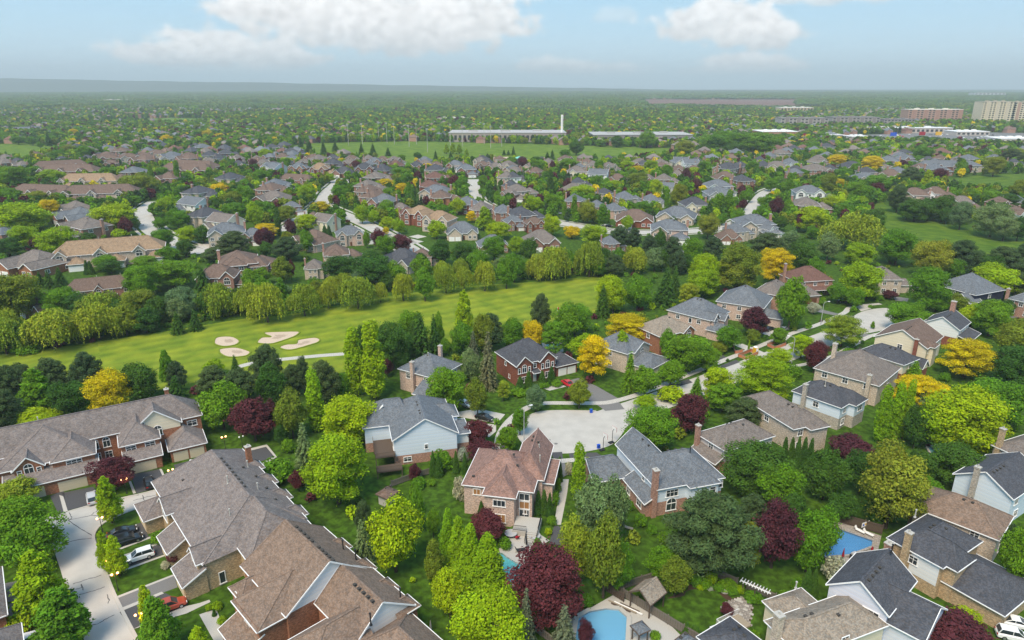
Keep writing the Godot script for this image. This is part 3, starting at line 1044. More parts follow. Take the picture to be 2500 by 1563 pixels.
func pool(called: String, label: String, px: Array, liner: Color, deck := 0.45, deck_mat := "pale_stone", round_it := false) -> void:
	var poly := smooth_line(px, true, 5) if round_it else ground_poly(px)
	if Geometry2D.is_polygon_clockwise(poly): poly.reverse()
	var o := thing(called, label, "pool", Vector3.ZERO)
	var wide := Geometry2D.offset_polygon(poly, deck)
	var lm := mat(called + label, liner, 0.5, tex.soft, 3.0)
	part("liner_floor", sheet(poly, 0.045, 0.3), lm, o)
	var st := begin()
	var sd := begin()
	for i in poly.size():
		var a := poly[i]
		var b := poly[(i + 1) % poly.size()]
		face(sd, [Vector3(a.x, 0.04, a.y), Vector3(b.x, 0.04, b.y), Vector3(b.x, 0.34, b.y), Vector3(a.x, 0.34, a.y)])
	part("liner_wall", done(sd), lm, o)
	if wide.size():
		var w: PackedVector2Array = wide[0]
		# coping: a ring between the two outlines, as short bars
		for i in poly.size():
			var a := poly[i]
			var b := poly[(i + 1) % poly.size()]
			var d := (b - a).normalized()
			var nn := Vector2(d.y, -d.x)
			if Geometry2D.is_point_in_polygon((a + b) * 0.5 + nn * 0.05, poly): nn = -nn
			var mid := (a + b) * 0.5 + nn * deck * 0.5
			box(st, Vector3(mid.x, 0.19, mid.y), Vector3((b - a).length() + deck * 0.5, 0.32 + 0.002 * (i % 3), deck), Basis(Vector3(d.x, 0, d.y), Vector3.UP, Vector3(d.x, 0, d.y).cross(Vector3.UP)))
	part("coping", done(st), mats[deck_mat], o)
	var wm := mat("pool_water", Color(0.75, 0.92, 1.0, 0.12), 0.06)
	wm.transparency = BaseMaterial3D.TRANSPARENCY_ALPHA
	part("water", sheet(poly, 0.27), wm, o)

func table_round(label: String, at: Vector3, r := 0.8) -> void:
	var o := thing("patio_table", label, "table", at)
	var st := begin()
	tube(st, [Vector3(0, 0.70, 0), Vector3(0, 0.74, 0)], [r, r], 20)
	part("table_top", done(st), mats["steel"], o)
	var lg := begin()
	tube(lg, [Vector3.ZERO, Vector3(0, 0.05, 0), Vector3(0, 0.1, 0), Vector3(0, 0.7, 0)], [0.35, 0.35, 0.06, 0.06], 10)
	part("pedestal", done(lg), mats["black_metal"], o)

func chair(called: String, label: String, category: String, at: Vector3, turn: float, m: String, long := 0.55) -> void:
	var o := thing(called, label, category, at, turn, category + "s on patios")
	var st := begin()
	box(st, Vector3(long * 0.5 - 0.25, 0.4, 0), Vector3(long, 0.09, 0.6))
	part("seat", done(st), mats[m], o)
	var bk := begin()
	beam(bk, Vector3(-0.25, 0.42, 0), Vector3(-0.55, 0.95, 0), 0.58, 0.07)
	part("backrest", done(bk), mats[m], o)
	for x in [-0.2, long - 0.3]:
		for z in [-0.26, 0.26]:
			var lg := begin()
			box(lg, Vector3(x, 0.18, z), Vector3(0.05, 0.36, 0.05))
			part("leg", done(lg), mats["black_metal"], o)

func parasol(label: String, at: Vector3, h := 2.2, m := "canvas_red") -> void:
	var o := thing("closed_parasol", label, "parasol", at)
	var st := begin()
	tube(st, [Vector3.ZERO, Vector3(0, h, 0)], [0.03, 0.03], 6)
	tube(st, [Vector3.ZERO, Vector3(0, 0.08, 0)], [0.3, 0.28], 10)
	part("pole", done(st), mats["black_metal"], o)
	var c := begin()
	tube(c, [Vector3(0, 0.7, 0), Vector3(0, 1.2, 0), Vector3(0, h, 0)], [0.2, 0.17, 0.03], 9)
	part("canopy", done(c), mats[m], o)

func bin(label: String, at: Vector3, m := "plastic_blue") -> void:
	var o := thing("recycling_bin", label, "bin", at, 0.4, "blue recycling bins")
	var st := begin()
	loft(st, [[-0.3, 0.22, 0.05, 0.85], [0.3, 0.24, 0.0, 0.85]], 0.04)
	part("body", done(st), mats[m], o)
	var l := begin()
	box(l, Vector3(0.0, 0.9, 0), Vector3(0.7, 0.08, 0.56))
	part("lid", done(l), mats[m], o)

func pavilion(called: String, label: String, l: Array, n: Array, r: Array, h: float, roof: String, ridge: float, hip: bool) -> void:
	var H := fit(called, label, l, n, r, h, "stone", "", "g")
	H.n.set_meta("category", "gazebo")
	var pl := g(l[0], l[1], h)
	var pn := g(n[0], n[1], h)
	var pr := g(r[0], r[1], h)
	var U := pn.distance_to(pr)
	var V := pn.distance_to(pl)
	var half := minf(U, V) / 2
	if hip: block(H, [0, U, 0, V], h, h + ridge, "u" if U >= V else "v", [half * 0.98, half * 0.98], {"nowall": true, "roof": roof})
	else: block(H, [0, U, 0, V], h, h + ridge, "u", [0.0, 0.0], {"nowall": true, "roof": roof})
	for p in [[0.3, 0.3], [U - 0.3, 0.3], [U - 0.3, V - 0.3], [0.3, V - 0.3]]:
		var st := begin()
		box(st, Vector3(p[0], h / 2, -p[1]), Vector3(0.16, h, 0.16))
		part("post", done(st), mats["wood_brown"], H.n)
	for key: String in H.st:
		if key.begins_with("soffit"): H.st.erase(key); break
	H.trim = "wood_brown"
	finish(H)

# ------------------------------------------------------------------ houses of the middle distance: a few kinds, copied
var protos := {}
func proto(kind: String) -> Node3D:
	if protos.has(kind): return protos[kind]
	var H := house("house_pattern", "", Vector3.ZERO, 0, "rose", "", "s")
	match kind:
		"h":
			block(H, [-7, 7, -4.5, 6.5], 5.7, 9.6, "u", [5.5, 5.5])
			block(H, [-7, -0.6, -7.5, 0], 5.2, 8.0, "v", [0.0, -1.0])
			block(H, [0.4, 7.2, -9.6, -4], 2.9, 4.9, "v", [3.0, -1.0])
			wins(H, 0, "n", 3, 4.4); wins(H, 0, "l", 2, 4.4); wins(H, 0, "r", 2, 4.4)
			wins(H, 1, "n", 2, 4.0); wins(H, 1, "n", 2, 1.5)
			garage_door(H, 2, "n", 0.28); garage_door(H, 2, "n", 0.72)
			wins(H, 0, "l", 1, 1.6)
			chimney(H, 6.9, 2.5, 9.2)
			vents(H, [[-1, 1.6, 9.3], [0.4, 1.6, 9.3], [1.6, 0.3, 9.1]])
		"g":
			block(H, [-7, 7, -4.5, 6.5], 5.8, 9.9, "u", [5.5, 5.5])
			block(H, [-7, -1.8, -5.6, 2], 5.8, 8.4, "v", [0.0, -1.0])
			block(H, [1.4, 6.8, -5.6, 2], 5.8, 8.5, "v", [0.0, -1.0])
			block(H, [6.4, 13, -4, 3], 2.9, 5.3, "v", [3.3, 3.3])
			wins(H, 1, "n", 1, 4.2, 2.2, 1.4, 2); wins(H, 2, "n", 1, 4.2, 2.2, 1.4, 2)
			wins(H, 1, "n", 1, 1.6, 2.2, 1.6); wins(H, 2, "n", 1, 1.6, 2.2, 1.6)
			door(H, 0, "n", 0.5); win(H, 0, "n", 0.5, 4.4, 1.0, 1.2)
			garage_door(H, 3, "n", 0.27); garage_door(H, 3, "n", 0.73)
			wins(H, 0, "l", 2, 4.4); wins(H, 0, "l", 1, 1.6)
			vents(H, [[-1, 1.6, 9.6], [0.4, 1.6, 9.6]])
		"x":
			block(H, [-6.5, 4.5, -5, 7.5], 5.6, 9.4, "v", [5.5, 5.5])
			block(H, [2.5, 10, -2, 6.5], 3.4, 6.6, "u", [3.0, 4.2])
			block(H, [-4.6, 1.6, -6.4, 0], 5.6, 7.9, "v", [3.1, -1.0])
			wins(H, 2, "n", 2, 4.4); wins(H, 2, "n", 2, 1.6); wins(H, 0, "l", 3, 4.4); wins(H, 0, "l", 2, 1.6); wins(H, 1, "n", 2, 1.6)
			chimney(H, -6.3, 3, 9.4)
			vents(H, [[-0.2, 2.5, 9.0], [-0.2, 3.6, 9.0], [5.5, 2.8, 6.2]])
		"b":
			block(H, [-8, 8, -6, 7], 3.4, 8.4, "u", [6.5, 6.5])
			block(H, [-7.4, 0, -8.5, 1], 3.4, 6.6, "v", [0.0, -1.0])
			block(H, [2.2, 7.6, -7, 1], 3.4, 5.8, "v", [0.0, -1.0])
			garage_door(H, 1, "n", 0.27); garage_door(H, 1, "n", 0.73)
			wins(H, 2, "n", 2, 1.7); wins(H, 0, "l", 2, 1.7); door(H, 0, "n", 0.55); wins(H, 0, "r", 2, 1.7)
			vents(H, [[-1, 1.0, 8.1], [0.2, 1.0, 8.1], [1.4, 1.0, 8.1]])
		"e":
			block(H, [-6.5, 6.5, -5, 5.5], 5.6, 9.2, "u", [0.0, 0.0])
			block(H, [-6.2, -0.4, -7.6, -3], 3.0, 5.2, "v", [0.0, -1.0])
			wins(H, 0, "n", 3, 4.4); garage_door(H, 1, "n", 0.27); garage_door(H, 1, "n", 0.73); wins(H, 0, "n", 2, 1.6); wins(H, 0, "l", 1, 4.6); wins(H, 0, "r", 1, 4.6)
			chimney(H, 6.4, 1.5, 9.6)
			vents(H, [[-1, 0.8, 8.9], [0.6, 0.8, 8.9], [2.2, 0.8, 8.9]])
		"r":
			block(H, [-17, 17, -4.5, 7], 5.4, 10.2, "u", [5.0, 5.0])
			for i in 3:
				var c := -11.5 + i * 11.5
				block(H, [c - 4.6, c - 0.2, -6, 2], 5.4, 7.9, "v", [0.0, -1.0])
				block(H, [c - 0.6, c + 5, -8.6, -4], 2.9, 5.0, "v", [2.6, -1.0])
				wins(H, 1 + i * 2, "n", 1, 4.2, 2.0, 1.4, 2)
				wins(H, 1 + i * 2, "n", 1, 1.6, 2.0, 1.5)
				garage_door(H, 2 + i * 2, "n", 0.5, 4.4)
				win(H, 0, "n", 17.0 + c + 2.0, 4.5, 1.6, 1.2)
			vents(H, [[-8, 1.6, 9.9], [-5, 1.6, 9.9], [0, 1.6, 9.9], [4, 1.6, 9.9], [8, 1.6, 9.9]])
			stack_pipe(H, -3, 2.5, 9.4); stack_pipe(H, 7, 2.5, 9.4)
	var n := finish(H)
	remove_child(n)
	used.erase("house_pattern")
	protos[kind] = n
	return n

const PROTO_W := {"h": 14.2, "g": 17.0, "x": 15.0, "b": 16.0, "e": 13.0, "r": 34.0}
const ROOF_WORDS := {"n": "brown", "a": "grey-brown", "k": "charcoal", "s": "slate grey", "t": "tan", "r": "red-brown", "p": "pinkish", "u": "dark taupe", "b": "warm brown", "g": "weathered"}
var mid_count := 0
func mid_house(kind: String, roof: String, wall: String, at: Vector3, theta: float, scale: float, note := "") -> void:
	mid_count += 1
	var o: Node3D = proto(kind).duplicate()
	o.name = numbered("town_house" if kind == "r" else "suburban_house")
	add_child(o)
	o.position = Vector3(at.x, 0, at.z)
	o.rotation.y = deg_to_rad(theta)
	o.scale = Vector3(scale, clampf(scale, 0.8, 1.08), scale)
	for c in o.get_children():
		if c.name.begins_with("roof") and not c.name.begins_with("roof_vent"): c.material_override = mats["roof_" + roof]
		elif c.name.begins_with("ridge_cap"): c.material_override = mats["roof_" + roof]
		elif c.name.begins_with("wall"): c.material_override = mats["wall_" + ("brick" if wall == "rose" else wall)]
	var what: String = {"h": "garage-fronted house", "g": "twin-gabled house", "x": "L-shaped house", "b": "broad low house", "e": "plain gabled house", "r": "townhouse terrace"}[kind]
	var looks := "%s-walled %s with %s roof" % ["brick" if wall == "rose" else wall, what, ROOF_WORDS[roof]]
	tag(o, looks + " " + (note if note else near_words(at, looks)), "house", "houses beyond the willow row")
	for i in range(-2, 3):
		for j in range(-1, 2): taken[cell(o.to_global(Vector3(i * 3.2, 0, j * 4.0)))] = true
	for i in range(-2, 3):
		for j in 3: taken[cell(Vector3(at.x + i * 5.0, 0, at.z + 6.0 + j * 5.0))] = true      # gardens kept open

# x, y: the middle of the roof in tile pixels; w: its width there
func mids(list: String) -> void:
	for row in list.split(";", false):
		var f := row.strip_edges().split(" ", false)
		if f.size() < 6: continue
		var kind := f[0]
		var p := q(float(f[3]), float(f[4]), 6.5 if kind != "b" else 5.0)
		var wm := float(f[5]) / tile_s * Vector3(p.x, CAM_H, p.z).length() / FOCAL
		var sc := clampf(wm / float(PROTO_W[kind]), 0.72, 1.45)
		var th := float(f[6]) if f.size() > 6 else float((hash(row) % 9) - 4) * 8.0
		mid_house(kind, f[1], f[2], p, th, sc)

# ------------------------------------------------------------------ the near houses
func mark(px: float, py: float, words: String) -> void:
	landmarks.append([g(px, py), words])

func near_houses() -> void:
	var H: Dictionary
	# --- townhouse row behind the cul-de-sac of the private road
	H = house("townhouse_row", "brick townhouse row with cream gable, arched windows and taupe roof", Vector3(-68.95, 0, -136.27), 31, "orange", "", "u")
	block(H, [-46, 0.3, -0.4, 8.6], 5.9, 10.8, "u", [0.0, 5.5], {"vr": 3.4})
	block(H, [-37, -20.4, -5.3, 4.2], 5.2, 10.0, "v", [7.2, -1.0])
	block(H, [-28.2, -20.3, -6.2, 3], 5.25, 8.0, "v", [3.6, -1.0])
	block(H, [-34.4, -28.9, -6.0, 0], 5.15, 7.6, "v", [0.0, -1.0])
	block(H, [-16.4, -8.6, -6.2, 4], 5.4, 8.6, "v", [3.8, -1.0])
	block(H, [-14.0, -4.0, -2.4, 3.9], 6.2, 10.2, "v", [0.0, 0.0], {"up": "cream", "split": 5.2})
	block(H, [-7.8, -0.2, -8.2, -1.0], 2.85, 5.2, "v", [3.6, -1.0])
	block(H, [-16.0, -8.8, -8.9, -5.4], [2.85, 4.3], 4.3, "u", [0.0, 0.0], {"vr": -5.4})
	block(H, [-36.0, -20.1, -9.0, -4.6], [2.85, 4.5], 4.5, "u", [0.0, 0.0], {"vr": -4.6})
	block(H, [-46, -37.5, -7.5, 3], 5.2, 8.8, "v", [4.0, -1.0])
	win(H, 3, "n", 0.5, 4.55, 1.5, 1.3, 2); win(H, 3, "n", 0.17, 4.3, 0.7, 1.3); win(H, 3, "n", 0.84, 4.3, 0.7, 1.3)
	win(H, 2, "n", 0.5, 4.2, 2.6, 1.35)
	win(H, 4, "n", 0.25, 4.3, 1.8, 1.35); win(H, 4, "n", 0.75, 4.3, 1.8, 1.35)
	win(H, 5, "n", 0.52, 4.9, 1.6, 1.4, 2); win(H, 5, "n", 0.22, 7.2, 1.0, 1.2, 0)
	for k in 2: win(H, 0, "n", 25.0 + k * 2.1, 4.0, 1.3, 1.5, 2); win(H, 0, "n", 25.0 + k * 2.1, 1.5, 1.3, 1.6)
	win(H, 0, "n", 43.6, 4.4, 1.9, 1.3)
	garage_door(H, 6, "n", 0.27, 2.8, "garage_beige"); garage_door(H, 6, "n", 0.73, 2.8, "garage_beige")
	garage_door(H, 7, "n", 0.45, 4.8, "garage_beige"); garage_door(H, 8, "n", 10.6, 4.8, "garage_beige"); garage_door(H, 8, "n", 4.2, 3.6, "garage_beige")
	chimney(H, -5.7, 4.6, 11.6, "orange", 0.8, 6.0)
	vents(H, [[-8.5, 4.2, 10.2], [-12, 4.2, 10.2]])
	stack_pipe(H, -29.5, 4.4, 9.9)
	finish(H); mark(250, 1130, "cream-gabled townhouses")
	# --- the long row along the private road
	H = house("townhouse_row", "long tan brick townhouse row with grey-brown roof beside the private road", Vector3(-31.6, 0, -94.35), -50, "tan", "", "u")
	block(H, [-35, -4.5, -17, -0.0], [5.2, 6.0], 10.5, "u", [5.0, 6.0], {"vr": -7.0})
	block(H, [-12, 0, -11.6, 0.05], 5.6, 10.3, "u", [2.0, 4.6], {"vr": -6.4})
	block(H, [-33.2, -26.2, -20.7, -14], 2.8, 4.9, "v", [3.3, -1.0])
	block(H, [-10.4, -4.3, -20.4, -16.6], [2.8, 4.6], 4.6, "u", [0.0, 0.0], {"vr": -16.6})
	block(H, [-20.5, -14.2, -20.0, -16.6], [2.8, 4.6], 4.6, "u", [0.0, 0.0], {"vr": -16.6})
	block(H, [-27.0, -21.5, -17.9, -9], 5.4, 7.6, "v", [0.0, -1.0])
	block(H, [-9.4, -4.9, -17.9, -9], 5.3, 7.4, "v", [0.0, -1.0])
	for u in [-29.0, -22.5, -16.0, -9.5]: block(H, [u, u + 3.4, -3, 1.0], 5.6, 7.3, "v", [-1.0, 1.6])
	win(H, 5, "l", 0.5, 4.2, 2.0, 1.6); win(H, 5, "n", 0.5, 4.0, 2.6, 1.8); win(H, 6, "n", 0.5, 4.0, 2.2, 2.0)
	win(H, 1, "r", 1.6, 4.2, 1.5, 1.6); win(H, 1, "r", 1.6, 1.6, 1.5, 2.4); win(H, 1, "r", 4.5, 4.2, 1.2, 1.4)
	win(H, 0, "r", 2.2, 1.4, 0.9, 2.1, 0); wins(H, 0, "n", 4, 3.9, 1.6, 1.5)
	garage_door(H, 2, "n", 0.5, 4.6, "garage_beige"); garage_door(H, 3, "n", 0.5, 4.2, "garage_beige"); garage_door(H, 4, "n", 0.5, 4.2, "garage_beige")
	chimney(H, -27.4, -1.2, 10.2, "orange", 0.85, 5.5)
	for i in 9: vents(H, [[-26.0 + i * 1.5, -6.5, 10.1]])
	for p in [[-17.5, -8.2, 9.9], [-14.0, -4.4, 8.7], [-9.8, -10.6, 8.4], [-24.5, -2.5, 7.6]]: stack_pipe(H, p[0], p[1], p[2], 1.3)
	vents(H, [[-23.5, -3.6, 8.3], [-15.0, -2.6, 7.7], [-10.5, -2.8, 7.7], [-20.0, -2.6, 7.7], [-28, -13, 7.2]])
	finish(H); mark(600, 1260, "long townhouse row")
	# --- the brown row in the foreground
	H = house("townhouse_row", "brown-roofed townhouse row with white siding gables in the foreground", Vector3(-34.9, 0, -73.55), -46, "orange", "", "b")
	block(H, [-13.2, 1.6, 3.9, 18], 6.0, 11.3, "u", [1.2, 0.0], {"vr": 11.2, "up": "white", "split": 6.0})
	block(H, [1.2, 12.0, 8.3, 18.2], [5.5, 6.0], 9.7, "u", [0.0, 0.0], {"vr": 13.0, "up": "white", "split": 5.2})
	block(H, [-7.4, 1.0, 0.0, 12], 5.5, 9.0, "v", [7.6, -1.0])
	block(H, [-6.5, 0.6, -2.6, 1.2], [2.8, 4.4], 4.4, "u", [0.0, 0.0], {"vr": 1.2})
	block(H, [-11.6, -7.2, 1.2, 6], 4.6, 6.4, "v", [2.0, -1.0])
	block(H, [4.5, 13.5, 0.0, 11], 5.0, 8.4, "v", [6.0, -1.0])
	block(H, [11.0, 30, 7.5, 17.6], 4.8, 8.6, "u", [5.0, 5.0])
	block(H, [12.5, 24, -2, 9], 4.6, 7.8, "u", [5.0, 5.0])
	for u in [-9.0, -2.0, 4.0, 9.0]: block(H, [u, u + 3.2, 15, 18.9], 5.6, 7.2, "v", [-1.0, 1.6])
	win(H, 2, "r", 7.2, 4.2, 1.1, 1.5); win(H, 2, "l", 4.0, 4.2, 1.3, 1.6); win(H, 4, "n", 0.5, 3.4, 1.3, 1.6, 2); win(H, 2, "n", 0.5, 4.0, 1.6, 1.4)
	win(H, 5, "n", 0.5, 3.6, 1.6, 1.4)
	for i in 5: vents(H, [[-9.6 + i * 1.2, 11.9, 10.75], [-2.8 + i * 1.0, 11.9, 10.75], [6.2 + i * 1.1, 12.2, 9.35]])
	for p in [[12.9, 10.4, 8.3], [-4.5, 16.6, 7.0], [-1.2, 16.8, 7.0], [10.2, 16.9, 6.8]]: stack_pipe(H, p[0], p[1], p[2], 1.7, "black_metal")
	finish(H); mark(780, 1440, "brown townhouse row")
	# --- left edge of the frame, across the private road
	H = house("townhouse_row", "townhouse row across the private road, only its gutters showing", g(12, 1470, 4.0), -52, "orange", "", "u")
	block(H, [-9, 4, -12, 0.2], 4.4, 8.0, "u", [4.0, 4.0]); block(H, [7, 20, -12, 1.6], 4.4, 8.2, "u", [4.0, 4.0])
	finish(H); mark(10, 1480, "white gutters")
	# --- pinkish house in the middle
	H = house("detached_house", "two-storey pink brick house with pinkish roof, bay windows and terrace", g(1126, 1184.7, 6.2), -11, "pink", "", "p")
	block(H, [0, 13.4, 0, 13.6], 6.2, 10.4, "u", [6.6, 6.6])
	block(H, [4.4, 10.6, -2.5, 5], 6.2, 8.9, "v", [3.1, -1.0])
	block(H, [8.2, 14.6, 4.2, 17.5], 6.2, 9.9, "v", [3.2, 0.0])
	block(H, [13.0, 16.4, 5.0, 14], [3.4, 5.2], 5.2, "v", [0.0, 0.0], {"vr": 13.0, "h1": 3.4})
	win(H, 0, "n", 2.4, 4.9, 1.3, 1.2, 0, true); win(H, 0, "n", 0.9, 1.9, 0.6, 1.1, 0, true)
	win(H, 1, "n", 0.5, 4.7, 2.2, 1.3, 0, false); win(H, 1, "n", 0.5, 1.6, 2.2, 1.7, 0, true)
	win(H, 1, "l", 0.9, 4.7, 0.9, 1.4, 0); win(H, 1, "r", 0.9, 4.7, 1.2, 1.4, 0); win(H, 1, "r", 0.9, 1.6, 1.2, 1.7, 0, true)
	win(H, 0, "n", 11.2, 4.9, 1.8, 1.4, 0); win(H, 0, "n", 11.2, 3.2, 1.8, 1.5, 0, true); win(H, 0, "n", 11.2, 1.5, 1.8, 1.5, 0)
	vents(H, [[1.9, 1.6, 7.2], [9.6, 4.2, 8.8], [5, 7.2, 10.05], [7, 7.2, 10.05], [8.6, 6.0, 9.9], [6.0, 9.0, 9.6], [4.0, 8.8, 9.2], [11.0, 12.5, 9.6], [12.2, 12.5, 9.3], [11.0, 14, 9.6]])
	stack_pipe(H, 13.2, 8.0, 7.4, 1.8); stack_pipe(H, 12.4, 12.0, 8.6, 0.6)
	var pn: Node3D = H.n
	finish(H); mark(1235, 1180, "pink brick house")
	var ter := begin()
	box(ter, Vector3(12.6, 0.55, 2.2), Vector3(4.6, 1.1, 4.4))
	part("terrace", done(ter), mats["pale_stone"], pn)
	for i in 6:
		var sp := begin()
		box(sp, Vector3(13.8, 0.92 - i * 0.17, 4.6 + i * 0.34), Vector3(1.9, 0.16, 0.36))
		part("step", done(sp), mats["pale_stone"], pn)
	railing(pn, Vector3(10.4, 1.1, 4.3), Vector3(12.8, 1.1, 4.3)); railing(pn, Vector3(14.8, 1.1, 0.3), Vector3(14.8, 1.1, 4.3)); railing(pn, Vector3(12.85, 0.6, 4.4), Vector3(12.85, 0.0, 6.4)); railing(pn, Vector3(14.75, 0.6, 4.4), Vector3(14.75, 0.0, 6.4))
	# --- red brick house
	H = house("detached_house", "red brick two-storey house with white-trimmed twin gables and double garage", g(1257, 894, 5.8), 29, "red", "", "k")
	block(H, [0, 13.2, 0, 11.5], 5.8, 10.4, "u", [5.6, 5.6])
	block(H, [-0.05, 5.2, -0.9, 5], 5.75, 8.2, "v", [0.0, -1.0]); block(H, [7.0, 12.4, -0.9, 5], 5.75, 8.3, "v", [0.0, -1.0])
	block(H, [12.6, 20.0, -0.4, 7], 2.95, 5.4, "v", [3.6, 3.6]); block(H, [5.0, 7.4, -1.4, 1], [3.0, 3.7], 3.7, "u", [0.0, 0.0], {"vr": 1.0, "nowall": true})
	for b in [1, 2]:
		win(H, b, "n", 0.5, 4.3, 1.3, 1.5, 2); win(H, b, "n", 0.16, 4.3, 0.7, 1.5); win(H, b, "n", 0.84, 4.3, 0.7, 1.5)
		win(H, b, "n", 0.5, 1.6, 1.5, 1.7); win(H, b, "n", 0.14, 1.6, 0.6, 1.7); win(H, b, "n", 0.86, 1.6, 0.6, 1.7)
	door(H, 0, "n", 5.9, "garage_white"); win(H, 0, "n", 5.9, 4.5, 0.9, 1.2); win(H, 0, "l", 0.5, 4.4, 0.9, 1.1); win(H, 0, "l", 0.3, 1.5, 0.9, 1.1); win(H, 0, "n", 11.9, 4.5, 0.7, 1.2)
	garage_door(H, 3, "n", 0.28, 2.7); garage_door(H, 3, "n", 0.73, 2.7)
	vents(H, [[5.9, 6.3, 10.1], [4.0, 2.4, 7.4], [1.5, 2.0, 6.8]])
	finish(H); mark(1300, 900, "red brick house")
	# --- blue siding gable
	H = house("detached_house", "house with wide pale blue siding gable, wooden deck and slate roof", g(957, 1078, 6.0), 15, "rose", "blue", "s")
	H.split = 2.2
	block(H, [0, 13.9, 0, 17], 6.0, 10.2, "v", [0.0, 5.0])
	block(H, [-5.5, 5, 7, 18], 6.0, 9.8, "u", [5.0, 2.0]); block(H, [12.6, 16.8, 2, 9], [3.0, 4.6], 4.6, "v", [0.0, 0.0], {"vr": 12.6, "up": "white"})
	block(H, [10.5, 15.5, 8, 14], 5.8, 8.0, "u", [0.0, 2.4])
	win(H, 0, "n", 6.6, 3.6, 0.7, 1.1); win(H, 0, "n", 2.6, 1.2, 1.6, 1.1); win(H, 0, "l", 1.5, 4.2, 1.4, 1.9)
	vents(H, [[6.4, 3.5, 9.7], [6.4, 4.7, 9.7], [6.4, 7.5, 9.7], [6.4, 9, 9.7], [-2, 14, 8.4]])
	for k in 2:
		var sk := begin()
		box(sk, Vector3(-1.2, 8.7, -10.8 - k * 1.6), Vector3(1.3, 0.12, 0.7), Basis(Vector3.BACK, 0.68))
		part("skylight", done(sk), mats["clear_light"], H.n)
	var bn: Node3D = H.n
	finish(H); mark(1040, 1080, "blue gable house")
	for lv2 in [[-3.6, 0.5, -1.0, 6.5, 3.1], [-3.6, 1.5, -3.8, -1.2, 1.4]]:
		var dk := begin()
		box(dk, Vector3((lv2[0] + lv2[1]) / 2, lv2[4], -(lv2[2] + lv2[3]) / 2), Vector3(lv2[1] - lv2[0], 0.16, lv2[3] - lv2[2]))
		for cx in [lv2[0] + 0.1, lv2[1] - 0.1]:
			for cz in [lv2[2] + 0.1, lv2[3] - 0.1]: box(dk, Vector3(cx, lv2[4] / 2, -cz), Vector3(0.16, lv2[4] - 0.02, 0.16))
		part("deck", done(dk), mats["wood_brown"], bn)
		railing(bn, Vector3(lv2[0], lv2[4] + 0.1, -lv2[2]), Vector3(lv2[1], lv2[4] + 0.1, -lv2[2]), 1.0, "wood_brown")
		railing(bn, Vector3(lv2[0], lv2[4] + 0.1, -lv2[2]), Vector3(lv2[0], lv2[4] + 0.1, -lv2[3]), 1.0, "wood_brown")
	# --- slate house with white upper storey, right of the pink house
	H = house("detached_house", "two-storey brick and white siding house with slate roof and tall brick chimney", g(1604, 1198, 5.8), 17, "rose", "blue", "s")
	block(H, [0, 14.2, 0, 11.5], 5.8, 9.8, "u", [5.4, 5.4])
	block(H, [-0.1, 7.4, 4.0, 17.5], 5.8, 9.2, "v", [3.7, 0.0]); block(H, [6.0, 12.6, -1.3, 4], 5.8, 8.2, "v", [3.2, -1.0])
	block(H, [-2.2, 0.6, 0.3, 9.5], [3.0, 4.6], 4.6, "v", [0.0, 0.0], {"vr": 0.6, "up": "rose"}); block(H, [-8.4, 0.4, 9.2, 17], 3.2, 6.4, "u", [0.0, 3.0], {"up": "rose"})
	win(H, 0, "n", 3.0, 4.4, 2.4, 1.5); win(H, 0, "n", 3.0, 1.5, 2.0, 1.5, 2); win(H, 2, "n", 0.8, 4.4, 1.2, 1.4); win(H, 2, "l", 0.5, 4.4, 0.8, 1.4)
	win(H, 3, "l", 2.2, 1.6, 1.7, 1.4); win(H, 3, "l", 6.6, 1.6, 1.3, 1.4); win(H, 0, "n", 12.8, 4.4, 1.5, 1.4); win(H, 1, "l", 1.3, 4.9, 0.9, 0.9)
	chimney(H, -0.2, 0.5, 9.8, "rose", 0.9, 0.0)
	vents(H, [[5.4, 6.2, 9.5], [7, 6.2, 9.5], [8.4, 6.2, 9.5], [3.4, 10, 8.9], [3.4, 12.5, 8.9], [3.4, 15, 8.2]]); stack_pipe(H, 9.4, 5.0, 9.2, 1.2, "black_metal")
	finish(H); mark(1620, 1230, "tall-chimney house")
	# --- the others, from their eaves
	H = simple("detached_house", "brick house with grey hipped roof and chimneys behind the pale blue gable", [965, 903], [1062, 926], [1135, 890], 5.8, "pink", "", "s", 0.62, "hip", [2, 1, 2, 1])
	chimney(H, -0.3, 7.0, 9.0, "pink"); chimney(H, 10, 6, 10.2, "pink", 0.8, 5.0); stack_pipe(H, 5, 6, 8.7)
	block(H, [-5.5, 3, -5, 3], 3.2, 5.4, "v", [3.5, -1.0]); finish(H); mark(1050, 905, "grey hipped house")
	H = simple("detached_house", "mauve siding house with grey-brown roof and brick chimney on its side", [1680, 1063], [1772, 1104], [1912, 1075], 5.6, "rose", "mauve", "a", 0.66, "hip", [2, 1, 1, 0])
	chimney(H, -0.5, 7.6, 8.2, "rose"); block(H, [-2.0, 0.7, 0.5, 8], [2.9, 4.4], 4.4, "v", [0.0, 0.0], {"vr": 0.7}); finish(H); mark(1800, 1100, "mauve siding house")
	H = simple("detached_house", "beige brick house with taupe hipped roof and satellite dish", [1824, 968], [1938, 1050], [1998, 1025], 5.8, "beige", "", "a", 0.7, "hip", [2, 2, 1, 0])
	block(H, [3.2, H.U + 0.2, -1.6, 4], 5.8, 8.0, "v", [2.6, -1.0]); finish(H); mark(1915, 1040, "beige hipped house")
	H = simple("detached_house", "white siding house over brick with charcoal hipped roof and corner bay", [1920, 961], [2055, 998], [2124, 979], 5.8, "stone", "blue", "k", 0.7, "hip", [2, 2, 1, 0])
